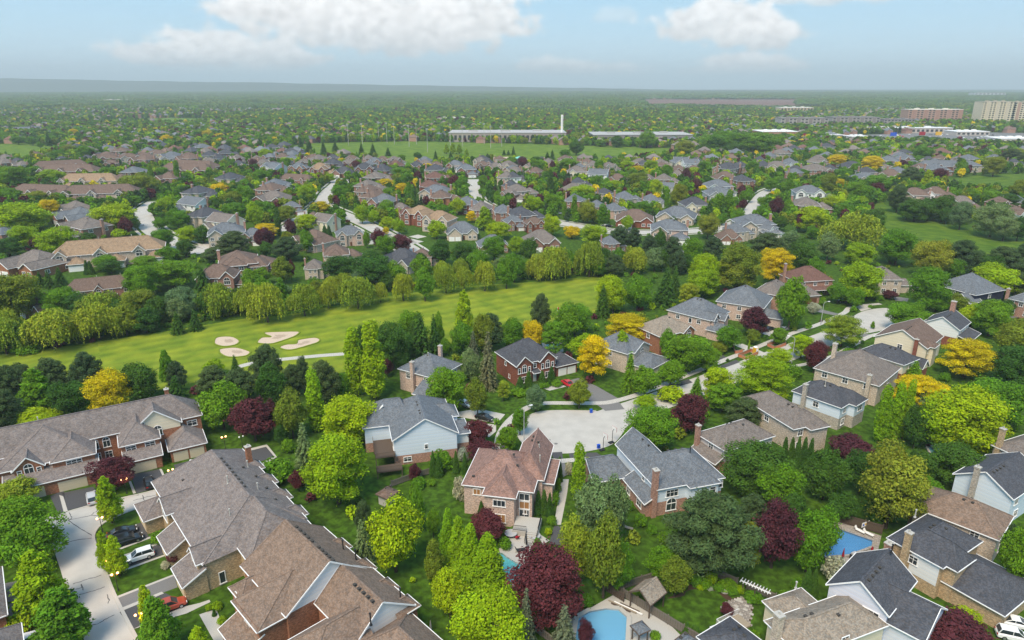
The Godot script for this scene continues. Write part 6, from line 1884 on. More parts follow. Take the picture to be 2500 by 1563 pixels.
func all_trees() -> void:
	tile(0, 740, 3.6)
	trees("Pd 110 535 900 210;Pd 30 740 1130 290;Pd 220 520 860 220;Yg 355 560 960 270;Pd 480 470 820 250;Md 650 660 1010 340;Pd 800 410 800 210;Pd 700 570 830 130;My 985 570 970 370;Md 1260 495 880 330;Yg 1490 405 730 150;Pd 1570 500 770 160;Mb 350 915 1100 330;Sd 1560 620 850 170;Wv 60 110 450 270;Wv 480 40 400 400;Md 200 170 430 170;Bg 240 330 430 220;Wv 880 -20 320 330;Sd 1570 60 270 130;Sd 1725 50 240 130;Md 1290 20 260 260;Mo 1120 -10 280 240;Mr 1020 1330 1640 330;Md 1080 -60 200 200")
	tile(500, 740, 3.6)
	trees("Mg 170 680 1110 380;Mr 450 800 1210 380;Mr 600 830 1130 150;Pd 90 540 820 270;Pd 320 560 870 290;Sd 280 440 650 110;Pd 560 350 720 260;Md 600 520 890 280;Pd 790 530 810 200;Pd 880 460 800 140;Pd 1060 490 890 260;Mo 780 720 1190 310;Cg 990 590 1120 180;Cb 1330 220 810 200;Cb 1500 170 840 250;Md 1400 160 620 260;Md 1660 150 580 370;Mg 1840 50 420 260;Mg 1200 590 840 190;Mb 1290 790 1250 520;Mb 1180 1120 1760 620;Ss 890 1020 1430 200;Bg 640 1350 1560 330;Bg 740 1180 1310 130;Mr 1610 480 650 100;Mb 90 480 640 180;Md 680 1050 1240 140")
	tile(1000, 740, 3.6)
	trees("Sd 100 55 490 270;Sd 220 70 480 150;Mg 470 140 450 250;Mo 640 60 430 230;Pd 720 80 400 230;Mg 920 110 400 250;My 1080 130 400 220;Lg 1280 150 450 300;Se 560 230 490 130;Se 690 215 750 200;Ly 1610 290 670 330;Mb 1530 250 500 280;Ms 540 395 710 200;Mg 330 540 970 400;Mo 600 645 1010 210;Lv 825 680 860 130;Ms 1110 700 955 210;Mo 1490 645 925 220;Mg 970 905 1160 170;Mr 590 1000 1250 260;Mr 660 1180 1430 320;Mg 850 1060 1310 210;Ad 970 640 765 97;Ad 1045 590 735 83;Ad 1165 590 725 83;Ad 1245 550 705 91;Bg 960 745 810 160;Bg 1060 740 790 100;Bg 1180 690 740 120;Bg 1290 670 730 110;Ad 210 1290 1520 74;Ad 258 1310 1525 81;Ad 410 1290 1490 64;Ad 488 1310 1500 64;Bg 280 1270 1460 220;Bw 470 1250 1390 100;Mr 50 1400 1570 120;Cg 1480 1240 1740 150;Ad 1315 1340 1570 64;Bw 1400 1385 1510 80;Mg 1380 0 340 270;Ad 360 390 460 54;Mg 260 60 430 120;Md 30 150 480 160;Mg 300 300 470 120")
	tile(1480, 640, 3.6)
	trees("Mb 60 110 450 230;Mg 270 100 425 260;Sd 510 60 385 230;Sd 600 30 310 110;Lv 720 180 375 200;Mb 850 30 310 320;Mo 1130 -80 250 420;Br 565 320 395 70;Bb 580 345 405 85;Br 150 430 490 90;Ly 170 450 710 420;Yb 130 600 910 200;Sg 200 760 1125 170;Mg 340 890 1175 260;Mg 560 850 1095 250;Mg 700 610 965 420;Mg 530 570 860 170;Mg 880 720 955 230;Mg 1060 540 780 240;Mo 1285 580 725 120;Mr 1290 365 650 270;Mg 1600 90 600 260;Mg 1505 560 725 150;Lb 1710 640 845 240;Mr 1820 690 975 170;Mw 1820 345 455 110;Lb 1360 830 1170 520;Lb 960 920 1260 300;Lb 1510 760 920 250;Sg 790 985 1180 130;Bb 570 1080 1210 260;Mb 340 1160 1285 210;Mr 710 1120 1490 340;Lg 1020 1050 1310 340;Pd 1210 1180 1460 290;Mg 380 1240 1650 480;Mb 1440 1060 1190 330;Bg 1630 890 1005 170;Bg 1400 1400 1490 140;Cb 1250 690 790 24;Mo 1000 690 800 160;Bg 460 820 880 120")
	tile(1980, 640, 3.6)
	trees("Mb 420 -20 340 370;Mg 230 180 365 170;Mg 380 210 405 160;Mr 690 240 325 120;Bg 520 240 315 75;Mg 1000 30 415 330;Mg 820 330 605 320;Mg 1090 270 435 180;Mo 1270 270 430 180;Mb 1590 0 310 420;Pd 1820 80 345 170;Mb 1400 350 570 230;Mg 1560 320 650 300;Mo 1760 490 910 340;Md 1750 700 1090 360;Lv 260 460 745 330;Mr 60 680 885 170;Bb 290 780 900 220;Bg 340 750 810 120;Yg 540 520 585 42;Ly 1340 670 1010 420;Sg 890 850 1070 190;Ly 930 990 1260 420;Cg 590 1090 1590 130;Cg 710 1060 1570 120;Cg 800 1040 1550 100;Mb 1300 1070 1650 620;Mb 1080 1150 1650 360;Mg 1600 1000 1430 480;Ss 960 1080 1310 150;Md 900 1230 1640 200;Bg 100 300 380 60;Bg 60 240 300 80;Bg 590 290 330 90;Md 1680 320 480 140;Bg 1170 960 1040 90")
	tile(0, 1143, 3.6)
	trees("Mg 200 220 760 480;Mg 330 400 860 440;Mv 180 60 330 270;Yb 990 60 480 210;Yb 950 540 900 130;Yb 1050 590 950 180;Yb 400 690 1290 360;Yg 600 1010 1580 420;Yb 1330 1010 1410 150;Yg 1430 1110 1640 320;Yb 1770 1380 1660 180;Bb 170 1270 1460 180;Bg 30 1180 1350 95;Mr 1525 720 840 110;Bg 1400 550 650 130;Bw 1460 810 875 80;Bg 1380 590 640 70")
	tile(500, 1143, 3.6)
	trees("Mr 830 10 205 140;Pd 1410 270 610 150;Ss 1400 420 840 210;Mb 1680 240 910 460;Bg 1850 140 410 120;Bg 1040 555 610 70;Bb 110 1170 1240 90;Bb 150 1300 1360 80;Bb 40 1190 1250 60;Ad 85 1230 1300 37")
	tile(1000, 1143, 3.6)
	trees("Mg 80 130 570 160;Mg 210 340 610 130;Ag 345 330 770 176;Ag 440 400 850 231;Ag 540 460 960 242;Ag 690 545 1090 363;Mr 690 350 630 340;Ad 630 280 425 70;Yo 220 610 970 200;Mb 360 830 1320 330;Mb 700 1010 1720 640;Se 1020 1010 1660 200;Se 1350 1160 1660 280;Mr 1190 660 1340 680;Mr 1540 1320 1570 150;Yg 1120 610 765 120;Ad 1130 190 405 83;Ad 1180 180 405 83;Ad 1230 210 425 70;Bg 1280 70 215 115;Bg 1260 180 315 125;Bg 1250 410 495 95;Bb 1220 520 585 72;Mv 1450 400 1010 300;Mo 1700 340 1140 380;Ms 1640 30 610 420;Mg 1830 650 1110 180;Bw 440 50 285 130;Ad 780 1010 1155 83;Ad 830 1030 1165 70;Bg 840 600 710 120;Bg 910 505 555 55;Bg 1540 1100 1200 150;Bg 80 70 170 140;Bg 190 90 150 90")
	tile(1480, 1020, 3.6)
	trees("Md 1300 180 660 600;Mg 1490 360 790 380;Pd 880 620 1350 700;Po 1220 900 1330 230;Mr 1450 700 1320 400;Mg 1750 760 1350 330;Mg 470 1090 1410 260;Mo 600 1190 1570 260;Ms 60 480 1110 270;Mg 110 1060 1510 240;Ad 1550 160 425 83;Ad 1610 165 432 83;Ad 1665 155 438 83;Ad 1720 160 440 83;Ad 1775 170 445 83;Md 1900 250 710 360;Bb 920 1330 1450 115;Bg 780 1370 1470 115;Bg 1070 1420 1510 180;Ad 1750 1310 1570 97;Ad 1810 1320 1570 83;Bg 1690 1410 1500 125;Bg 500 1000 1095 105;Bg 400 930 1025 95;Bg 300 830 955 120;Bg 200 720 805 95;Md 1620 640 900 260;Pd 1270 660 1000 260")
	tile(1980, 1020, 3.6)
	trees("Mt 650 190 970 560;Mr 350 140 390 400;Md 100 230 720 270;Md 420 260 660 290;Mg 40 750 1270 270;Md 950 270 570 240;Md 1250 210 570 430;Mg 1030 510 730 200;Bw 200 1200 1430 220;Mg 1780 890 1510 260;Pd 1720 930 1210 150;Bg 1450 630 725 150;Bg 1560 700 805 150;Bg 1650 780 875 130;Md 250 640 910 250;Md 560 700 960 150")
	tile(2000, 1263, 4.838)
	trees("Mr 1650 1190 1620 720;Mb 1640 1080 1330 400;Md 2200 600 900 160")
	tile(1500, 1263, 4.838)
	trees("Mr 1320 1010 1170 150;Ad 850 1230 1390 97;Ad 910 1260 1400 97;Ad 975 1280 1410 83;Bg 1500 1330 1430 150;Bg 1650 1330 1460 130;Bg 1640 880 985 220;Bb 1480 790 895 95;Bg 2010 850 965 135;Bg 2150 710 860 125;Bg 1240 780 870 140;Bg 1080 720 830 160;Bw 1130 810 860 70;Bb 1010 790 845 90;Bg 480 1330 1440 130;Bg 1380 800 900 150")
	tile(0, 380, 3.78)
	trees("Mg 130 80 310 270;Mb 490 120 270 210;Mg 80 290 450 200;My 465 390 580 190;Mo 340 320 450 200;Mg 550 340 450 150;Mb 220 420 700 430;Mb 240 630 860 240;Md 90 740 930 220;Mr 370 730 890 145;Mb 560 640 930 330;Md 820 700 830 130;Mb 1060 430 690 400;Mr 1170 560 740 130;Md 1250 560 690 95;Bb 1110 660 750 150;Mo 1290 150 370 330;Cg 1405 80 265 52;Cg 1650 50 275 72;Sd 1600 140 255 48;Mb 1550 370 570 190;Mg 1420 430 555 105;Mg 1650 480 680 230;Mg 1490 560 680 135;My 2030 245 380 180;Mg 2270 250 470 170;Mo 2150 320 490 180;Md 2010 380 530 135;Mg 2180 420 610 260;Mb 2360 420 670 170;Mg 1880 170 265 82;Mg 980 910 1060 220;Ad 810 960 1095 56;Ad 845 970 1095 56;Md 1030 950 1090 200;Mg 1340 920 1030 230;Mg 1510 660 880 240;Mb 1740 640 810 200;Md 1880 630 810 165;Mg 1570 830 980 200;Md 1720 760 935 170;Pd 1990 840 980 220;Pd 2170 690 930 300;My 2380 650 730 110;Mr 2400 670 860 95;Mg 1330 980 1310 330;Mg 1610 940 1220 420;Sd 1890 1000 1300 185;Sd 380 1060 1210 95;Sd 460 1050 1220 95;Sd 565 1020 1210 125;Mo 180 1050 1520 430;Mg 590 1200 1480 300;Wv 530 1400 1660 330;Wv 960 1230 1510 350;Mo 1290 1210 1530 370;Ms 1690 1190 1510 300;Wv 2030 1150 1490 290;Wv 2320 1160 1490 260;Mg 2320 1030 1260 180;Mg 20 900 1090 160;Mr 685 980 1055 85;Mg 1000 100 215 140;Md 1480 1280 1540 220;Md 760 1260 1500 260;Mg 1240 360 470 150;Md 870 380 470 110;Sd 945 370 470 50;Mg 1700 260 370 180;Md 1180 190 360 150;Mg 1500 100 200 130;Mg 860 40 140 130;Md 600 20 110 140;Md 720 60 120 120;Mg 320 90 190 130")
	tile(620, 380, 3.78)
	trees("Mg 80 120 270 180;Mg 300 10 160 130;Mr 600 150 215 62;Mb 500 250 450 190;Mb 700 160 250 120;Mb 560 240 310 110;Mg 810 260 410 190;Mg 920 160 255 72;Ly 1220 210 320 170;Ly 1370 250 370 150;Mo 1320 160 265 120;Mg 1410 150 290 155;Mr 1515 130 255 92;Cg 1440 250 455 58;Cg 1460 300 455 62;Mg 1250 290 410 145;Mr 1850 170 320 130;Cg 1740 190 305 62;Mg 1930 180 340 130;Mg 2110 170 315 112;Mg 2100 290 365 72;Mr 2190 270 355 92;Ly 620 420 550 200;Mg 90 400 570 185;Mr 220 410 510 145;Cd 230 480 740 78;Mo 310 450 610 190;Mr 350 580 750 112;Mb 490 530 700 240;Ly 120 620 770 230;Mr 120 650 860 190;Mg 790 480 650 140;Sd 950 340 490 105;Mr 1045 370 465 82;Sd 1105 380 505 72;Mg 1230 400 590 175;Mb 1000 440 630 150;Mb 1110 490 630 140;Mb 1230 550 690 150;Mb 1340 570 730 130;Mg 1750 440 545 160;Mb 1890 380 550 150;Mg 2240 320 445 72;Mg 2350 370 490 155;Yb 2130 470 690 200;Ly 2010 510 620 110;Mb 1690 580 770 180;Mb 2260 600 770 265;Mg 490 670 900 132;Mo 310 690 810 110;Pd 320 740 970 270;Md 120 780 950 160;Ad 660 640 785 83;Ad 700 640 785 70;Mr 1160 660 870 150;Mr 1360 720 890 220;Mg 1045 680 855 82;Mg 1220 720 910 190;Ly 1220 660 735 72;Md 810 900 1170 350;Md 1110 870 1220 480;Md 1720 760 1010 220;Md 1950 780 1060 270;Mg 2220 720 970 240;Mo 270 910 1180 210;Mr 350 960 1150 72;Mg 80 1020 1190 180;Wv 130 1150 1540 300;Yg 270 1120 1410 160;Wv 470 1170 1480 270;Wv 690 1130 1410 180;Wv 960 1090 1410 330;Wv 1380 1060 1340 210;Mg 1580 1030 1345 210;Wv 1770 970 1270 210;Wv 1940 1000 1250 160;Wv 2130 940 1250 210;Mg 2330 900 1230 200;Mg 560 1110 1260 112;Wv 1170 1160 1355 140;Yb 1940 1230 1640 190;Mg 1430 1420 1720 170;Mg 2100 860 1150 200;Md 1540 880 1060 130;Cg 520 40 160 40;Ly 1600 70 130 100;Ly 810 20 90 90;Sd 1840 80 190 60;Mg 1250 450 560 100;Mg 1340 100 200 170;Mg 2320 140 220 90;Mr 950 40 130 90")
	tile(1240, 380, 3.78)
	trees("Mr 140 20 135 112;Mg 270 20 155 180;Mr 410 40 145 72;Mg 560 20 145 220;Mg 840 30 165 112;Mg 980 10 115 92;Mb 1100 40 145 160;Mb 1320 30 155 140;Ly 1190 90 185 150;Ly 1330 120 205 92;Mo 1200 140 300 220;Mg 1470 80 205 102;Mr 1640 110 265 102;Mb 1720 100 195 130;Mg 1810 40 155 130;Mg 2250 40 185 140;Cd 390 140 355 78;Mg 510 130 225 92;Mr 540 210 325 82;Mg 810 170 305 112;Mb 970 220 325 150;Mb 680 260 425 280;Mr 490 300 405 92;Mg 300 260 365 102;Mb 240 360 530 190;Mg 420 340 540 210;Mb 400 530 750 200;Mo 730 400 630 210;Cg 610 370 575 78;Cg 870 450 645 122;Cg 520 430 585 62;Mb 1100 550 690 130;Mg 1240 410 550 170;Mb 1360 210 405 150;Cg 1460 290 505 52;Mo 1570 240 490 180;Mr 1720 200 345 130;Sd 1850 390 610 122;Cg 1940 350 565 122;Cg 2030 320 565 102;Mb 1860 320 405 130;Mg 2110 480 655 140;Mg 1970 530 645 102;Mt 1840 520 770 220;Mr 2160 400 505 82;Mg 2200 300 435 122;Mg 2350 370 475 112;Mg 2340 450 605 122;Bd 1490 540 630 165;My 590 640 770 160;Mb 790 620 830 270;Md 200 740 1000 180;Mb 80 730 910 170;Pd 1030 640 870 200;Pd 1160 660 870 140;Md 1400 660 910 130;Pd 1300 730 960 170;Pd 1510 740 1010 200;Mg 1700 740 1010 210;Pd 1880 740 970 200;Wv 430 800 1150 320;Wv 260 890 1150 200;Wv 750 760 1120 260;Wv 1160 810 1090 230;Mg 60 880 1170 180;Mg 830 930 1120 180;Pd 970 900 1110 220;Ms 1350 830 1070 200;Mb 1800 880 1260 300;Mo 2110 780 1250 380;Ly 2380 850 1110 170;Mb 930 1090 1440 300;Mg 1200 1090 1425 240;Sd 870 1160 1490 165;Sd 1450 1010 1390 230;Sd 1540 1000 1210 102;Lv 1660 1170 1405 200;Pd 300 1260 1620 190;Mg 610 1330 1660 350;Pd 2380 700 960 300;Mg 120 100 170 100;Md 1640 900 1080 170;Pd 1560 880 1100 150;Md 1420 850 1070 150;Mg 2310 560 640 120;Md 1780 60 160 100")
	tile(1860, 380, 3.78)
	trees("Ly 690 -10 115 180;Ly 1010 0 165 200;Mr 640 70 165 92;Mo 600 150 370 160;Ly 700 210 330 130;Mg 750 110 225 170;Mg 860 60 175 102;Mg 1050 160 340 220;Pd 1360 100 285 180;Yb 1510 130 325 120;Mr 1630 110 265 130;Mg 1830 30 175 92;Mo 2130 0 195 170;Mr 1290 40 135 102;Pd 1240 260 525 170;Mr 1060 240 375 122;Mg 860 220 410 180;Mg 970 270 430 140;Mb 660 350 520 230;Mr 120 370 590 130;Mr 340 490 710 72;Mb 450 460 710 330;Mg 750 430 570 200;Mb 910 370 510 140;Wv 830 510 870 440;Md 1000 470 710 230;Md 1400 390 610 260;Md 1650 350 610 200;Md 1690 470 635 112;Ms 1820 410 685 180;Ms 2100 420 750 300;Ms 2220 530 790 200;Md 2350 540 790 160;Mg 2100 300 470 180;Md 2250 340 490 200;Mg 1920 290 430 112;Mt 1540 750 1130 320;Mg 1230 660 1010 330;Md 350 750 1090 290;Ms 260 670 910 200;Ly 120 850 1180 320;Pd 1820 770 1090 260;Pd 2200 830 1110 300;Pd 2390 800 1110 200;Mb 890 790 1010 280;Mg 480 930 1160 160;Mg 1750 940 1130 170;Ms 600 700 970 200;Mr 470 620 730 122;Mg 460 640 770 122;Md 160 550 695 130;Mo 2390 200 410 200;Md 1330 430 590 160;Md 1520 390 600 180;Mg 230 400 560 120;Mg 80 200 330 130;Mg 210 250 350 110;Cg 240 160 380 80;Mg 380 120 200 110;Md 740 170 300 120;Md 960 60 160 80;Md 2080 900 1120 260")
	tile(0, 0, 2.846)
	trees("Ly 520 895 960 62;Ly 1165 935 1020 82;Ly 1445 905 970 82;Ly 1530 925 985 82;Ly 1660 925 965 62;Sd 342 910 1015 46;Mo 790 940 1015 82;Mo 480 1000 1085 82;Mg 400 1040 1120 105;Mg 600 1010 1105 115;Mg 280 985 1030 42;Mg 45 915 985 60;Mg 130 940 1005 85;Mg 230 945 1010 70;Mr 1250 905 955 50;Mr 1060 985 1050 60;Mb 1850 1030 1115 100;Mb 1990 1090 1150 120;Cd 2150 990 1080 50;Sd 2090 940 1025 46;Sd 2150 970 1030 46;Sd 2250 975 1070 56;Sd 2330 980 1050 60;Mr 1760 1100 1160 60;Md 1780 960 1030 80;Md 1870 950 1010 90")
	tile(830, 0, 2.846)
	trees("Sd 230 990 1080 60;Sd 335 1020 1085 50;Sd 150 985 1075 50;Mg 430 1070 1125 60;Sd 665 1040 1110 40;Sd 770 1045 1105 42;Sd 810 1055 1110 40;Md 540 1055 1110 70;Yb 740 1000 1070 50;Yb 785 990 1070 50;Yb 830 1000 1070 50;Yb 880 1035 1090 42;Md 1640 975 1080 120;Mg 1565 1035 1090 90;Sd 1205 1010 1080 36;Sd 1475 1035 1110 46;Sd 1440 1050 1110 50;Mr 1265 1085 1160 90;Mg 1200 1090 1150 80;Md 1370 1085 1150 120;Mg 2130 905 1030 130;Md 1920 940 1025 100;Mg 1710 950 1010 80;Mg 1810 965 1020 90;Ly 610 1135 1190 80;Sd 1140 1035 1080 34;Sd 1170 1040 1080 34")
	tile(1650, 0, 2.846)
	trees("Mg 560 890 1080 260;Mg 320 900 1070 240;Mg 230 930 1060 150;Mg 420 895 1075 220;Md 390 990 1090 130;Mo 60 970 1080 150;Mg 700 930 1050 100;Ly 800 975 1030 90;Ly 1125 1070 1140 130;Ly 1360 1080 1170 140;Ly 2125 995 1050 110;Mo 2200 1080 1190 130;Mb 990 1030 1090 110;Mg 1290 1040 1080 100;Mg 1410 1010 1075 150;Mr 1570 1115 1180 80;Mr 1970 1040 1090 90;Mg 1860 1060 1120 110;Mg 1710 1010 1130 130;Cd 1970 1100 1190 70;Mg 950 980 1050 100;Mg 1160 990 1070 90;Md 1700 940 1000 110;Md 1800 950 1010 130;Mg 2110 1100 1160 90;Pd 2320 1030 1140 130;Mg 1100 945 1000 100;Mg 1590 980 1050 130")

func willow_belt() -> void:      # the trees that close the gaps of the belt along the fairway
	var edge := smooth_line([[-120, 872], [0, 858], [200, 830], [400, 800], [600, 768], [720, 757], [800, 741], [1000, 708], [1150, 690], [1300, 681], [1450, 668], [1560, 655]])
	rng.seed = 404
	var kinds := ["Wv", "Mg", "Wv", "Md", "Ms", "Mg", "Wv", "Mo", "Md"]
	var walked := 0.0
	for i in edge.size() - 1:
		walked += edge[i].distance_to(edge[i + 1])
		if walked < 5.0: continue
		walked = 0.0
		var p := Vector3(edge[i].x + rng.randf_range(-2, 2), 0, edge[i].y - rng.randf_range(2.5, 11.0))
		if taken.has(cell(p)): continue
		var k: String = kinds[rng.randi_range(0, 8)]
		var h := rng.randf_range(7.5, 11.5)
		var seed_now := rng.state
		plant(k[0], k[1], p, h, h * rng.randf_range(0.75, 0.95))
		rng.state = seed_now

# ------------------------------------------------------------------ far away
func flat_building(called: String, label: String, px0: float, px1: float, y_base: float, y_top: float, depth: float, wall: Color, roof: Color, storeys: int, bays: int, turn := 0.0, band := Color.BLACK) -> Node3D:
	var a := g(px0, y_base)
	var b := g(px1, y_base)
	var L := a.distance_to(b)
	var mid := (a + b) * 0.5
	var dy := (781.5 - y_top) / FOCAL
	var c := cos(deg_to_rad(PITCH))
	var s := sin(deg_to_rad(PITCH))
	var h := CAM_H + (dy * c - s) / (c + dy * s) * (-mid.z)
	h = maxf(h, 3.0)
	var o := thing(called, label, "building", mid, deg_to_rad(turn))
	var wk := mat("bw%s" % wall.to_html(), wall, 0.9)
	var rk := mat("bw%s" % roof.to_html(), roof, 0.9)
	var st := begin()
	box(st, Vector3(0, h / 2, -depth / 2), Vector3(L, h, depth))
	part("wall", done(st), wk, o)
	var rf := begin()
	box(rf, Vector3(0, h + 0.3, -depth / 2), Vector3(L + 0.8, 0.7, depth + 0.8))
	for k in 3: box(rf, Vector3(-L * 0.3 + k * L * 0.28, h + 1.6, -depth * (0.4 + 0.1 * k)), Vector3(L * 0.07 + 2, 2.0, 4))
	part("roof", done(rf), rk, o)
	if storeys > 0:
		var wst := begin()
		var ww := L / bays
		var wh := h / storeys
		box(wst, Vector3.ZERO, Vector3(ww * 0.55, wh * 0.5, 0.2))
		var wm := done(wst)
		for i in bays:
			for j in storeys: part("window", wm, mats["glass"], o, Transform3D(Basis(), Vector3(-L / 2 + (i + 0.5) * ww, (j + 0.5) * wh, 0.08)))
			if band != Color.BLACK and i % 3 == 1:
				var bs := begin()
				box(bs, Vector3(-L / 2 + (i + 0.5) * ww, h / 2, 0.5), Vector3(ww * 0.8, h, 1.2))
				part("balcony_stack", done(bs), mat("bw%s" % band.to_html(), band, 0.9), o)
	return o

func far_buildings() -> void:
	flat_building("warehouse", "long grey warehouse with dark loading doors behind the sports field", 1096, 1382, 347, 325, 60, lin(.34, .30, .27), lin(.42, .41, .41), 1, 26)
	flat_building("warehouse", "second flat-roofed warehouse right of the white tower", 1448, 1690, 352, 330, 60, lin(.26, .24, .23), lin(.40, .40, .40), 1, 20)
	flat_building("brick_store", "brick store with white flat roof at the shopping plaza", 1858, 1946, 342, 322, 40, lin(.42, .24, .17), lin(.85, .85, .85), 1, 6)
	flat_building("low_apartments", "grey low-rise apartment block with dormered roof beside the plaza, nearest the woods", 1905, 2020, 314, 289, 30, lin(.40, .37, .35), lin(.24, .22, .22), 4, 12, 0, lin(.25, .22, .21))
	flat_building("low_apartments", "grey low-rise apartment block between two similar blocks", 2030, 2146, 310, 287, 30, lin(.36, .33, .31), lin(.24, .22, .22), 4, 12, 0, lin(.25, .22, .21))
	flat_building("low_apartments", "grey low-rise apartment block next to the brick mid-rise", 2156, 2232, 310, 292, 30, lin(.33, .30, .29), lin(.22, .20, .20), 4, 9)
	flat_building("brick_apartments", "brick mid-rise apartment block with pale top floor", 2214, 2346, 302, 268, 30, lin(.45, .28, .22), lin(.72, .68, .60), 7, 14, 0, lin(.40, .23, .18))
	flat_building("tower_apartments", "tall cream apartment tower at the frame edge", 2392, 2470, 304, 249, 30, lin(.68, .60, .45), lin(.45, .40, .33), 11, 10, 0, lin(.60, .53, .42))
	flat_building("tower_apartments", "tall cream apartment tower with brick base cut by the frame", 2466, 2540, 304, 250, 30, lin(.66, .58, .44), lin(.45, .40, .33), 11, 9, 0, lin(.45, .30, .24))
	flat_building("school_building", "tan school building at the edge of the ploughed field", 1905, 1985, 276, 263, 40, lin(.58, .45, .30), lin(.75, .73, .70), 2, 10)
	flat_building("school_building", "low brick school with flat roof beyond the sports field", 1068, 1146, 298, 289, 40, lin(.50, .34, .24), lin(.60, .57, .54), 1, 10)
	flat_building("school_building", "low brick school with pale roof beyond the noise wall", 552, 643, 288, 282, 50, lin(.50, .25, .17), lin(.72, .72, .72), 1, 12)
	flat_building("school_building", "pale flat school among distant trees", 252, 315, 251, 244, 60, lin(.62, .50, .45), lin(.66, .60, .58), 1, 8)
	flat_building("retail_strip", "retail strip with colourful signs along the car park", 2124, 2325, 325, 313, 30, lin(.50, .44, .40), lin(.72, .72, .74), 1, 18)
	flat_building("retail_strip", "low grey store beside the red signs", 2000, 2060, 340, 330, 30, lin(.40, .38, .38), lin(.60, .60, .61), 1, 5)
	flat_building("retail_strip", "small pale store at the near side of the car park", 2075, 2122, 343, 334, 24, lin(.55, .50, .46), lin(.74, .74, .75), 1, 4)
	flat_building("retail_strip", "wide white-roofed store between the towers and the car park", 2335, 2415, 331, 322, 34, lin(.52, .48, .45), lin(.80, .80, .80), 1, 7)
	flat_building("retail_strip", "white-roofed store cut by the frame beside the car park", 2440, 2530, 352, 339, 34, lin(.60, .57, .54), lin(.82, .82, .82), 1, 7)
	flat_building("retail_strip", "low store with pale roof behind the brick store", 1950, 1998, 332, 323, 26, lin(.42, .30, .26), lin(.62, .62, .62), 1, 4)
	flat_building("distant_block", "long hazy building with towers of windows far beyond the woods", 322, 465, 214, 200, 80, lin(.50, .46, .46), lin(.5, .48, .48), 6, 16)
	flat_building("distant_block", "pale hazy block on the left horizon ridge", 350, 400, 204, 189, 80, lin(.45, .45, .45), lin(.5, .5, .5), 4, 8)
	flat_building("distant_block", "white-columned hazy block above the right woods", 2378, 2454, 238, 227, 60, lin(.52, .52, .52), lin(.4, .4, .42), 5, 8)
	var i := 0
	for t in [[414, 419, 184], [428, 433, 184], [514, 520, 186], [538, 542, 187], [613, 622, 189], [633, 638, 184], [660, 664, 192], [1077, 1085, 198], [1094, 1101, 200], [1500, 1508, 205], [1512, 1518, 206]]:
		i += 1
		flat_building("distant_tower", "hazy high-rise tower on the far skyline", t[0], t[1], 213, t[2], 30, lin(.38, .40, .42), lin(.4, .4, .42), 0, 0).set_meta("group", "towers on the skyline")
	# white tower of the plaza
	var wt := thing("white_tower", "slender white tower beside the warehouses", "tower", g(1371, 346))
	var ts := begin()
	box(ts, Vector3(0, 18, 0), Vector3(3.0, 36, 2.2))
	box(ts, Vector3(0, 0.6, 0), Vector3(4.4, 1.2, 3.6))
	part("shaft", done(ts), mats["garage_white"], wt)
	var tsd := begin()
	box(tsd, Vector3(0.4, 20, 1.12), Vector3(0.5, 28, 0.06))
	part("groove", done(tsd), mats["steel"], wt)
	# signs
	for sg in [[1967, 333, "canvas_red", "red shop sign beside the low grey store"], [1992, 333, "canvas_red", "red shop front next to the low grey store"], [1390, 323, "canvas_red", "red sign beyond the white tower"], [2290, 328, "plastic_yellow", "yellow sign panel on the retail strip"], [2250, 328, "canvas_red", "red sign panel on the retail strip"], [2180, 330, "plastic_blue", "blue sign panel on the retail strip"]]:
		var o := thing("shop_sign", sg[3], "sign", g(sg[0], sg[1] + 8))
		var st := begin()
		box(st, Vector3(0, 6, 0), Vector3(9, 5, 1.0))
		part("panel", done(st), mats[sg[2]], o)
		var ps := begin()
		for x in [-3, 3]: box(ps, Vector3(x, 1.75, 0), Vector3(0.5, 3.5, 0.5))
		part("posts", done(ps), mats["steel"], o)
	# car park and its cars
	var lot := ground_poly([[1990, 345], [2080, 330], [2330, 322], [2520, 325], [2600, 345], [2520, 362], [2380, 358], [2200, 350], [2080, 352]])
	road_polys.append(lot)
	fields.append(lot)
	top("car_park", sheet(lot, 0.04, 0.05), mats["asphalt_worn"])
	rng.seed = 5
	var cb := begin()
	loft(cb, [[-2.2, 0.8, 0.3, 0.9], [-1.0, 0.9, 0.3, 1.4], [0.4, 0.9, 0.3, 1.4], [1.2, 0.88, 0.3, 1.0], [2.2, 0.8, 0.3, 0.8]], 0.15)
	var cm := done(cb)
	for k in 150:
		var p := g(rng.randf_range(2040, 2500), rng.randf_range(329, 355))
		if not Geometry2D.is_point_in_polygon(Vector2(p.x, p.z), lot): continue
		var col: String = ["white", "silver", "grey", "black", "white", "red"][rng.randi_range(0, 5)]
		var o := top("distant_car", cm, paint(col, lin(PAINT[col][0], PAINT[col][1], PAINT[col][2])), "")
		o.position = Vector3(round(p.x / 3.0) * 3.0, 0.0, round(p.z / 14.0) * 14.0)
		o.rotation.y = PI / 2
		tag(o, "%s car among the rows of the plaza car park" % col, "car", col + " cars in the plaza car park")
	# park: lights, pavilion
	for l in [[851, 355], [925, 345], [945, 350], [963, 352], [999, 358], [1017, 352], [1044, 372], [1100, 355], [1129, 358], [1182, 352], [1198, 362], [1225, 358], [885, 352]]:
		var o := thing("floodlight_mast", "slim sports field floodlight mast on the grass", "light mast", g(l[0], l[1]), 0.0, "floodlight masts of the sports field")
		var st := begin()
		tube(st, [Vector3.ZERO, Vector3(0, 27, 0)], [0.35, 0.2], 6)
		part("mast", done(st), mats["pale_stone"], o)
		var hd := begin()
		for k in 2: box(hd, Vector3(0, 25.5 + k * 1.2, 0), Vector3(3.0, 0.5, 0.5))
		part("lamp_bar", done(hd), mats["steel"], o)
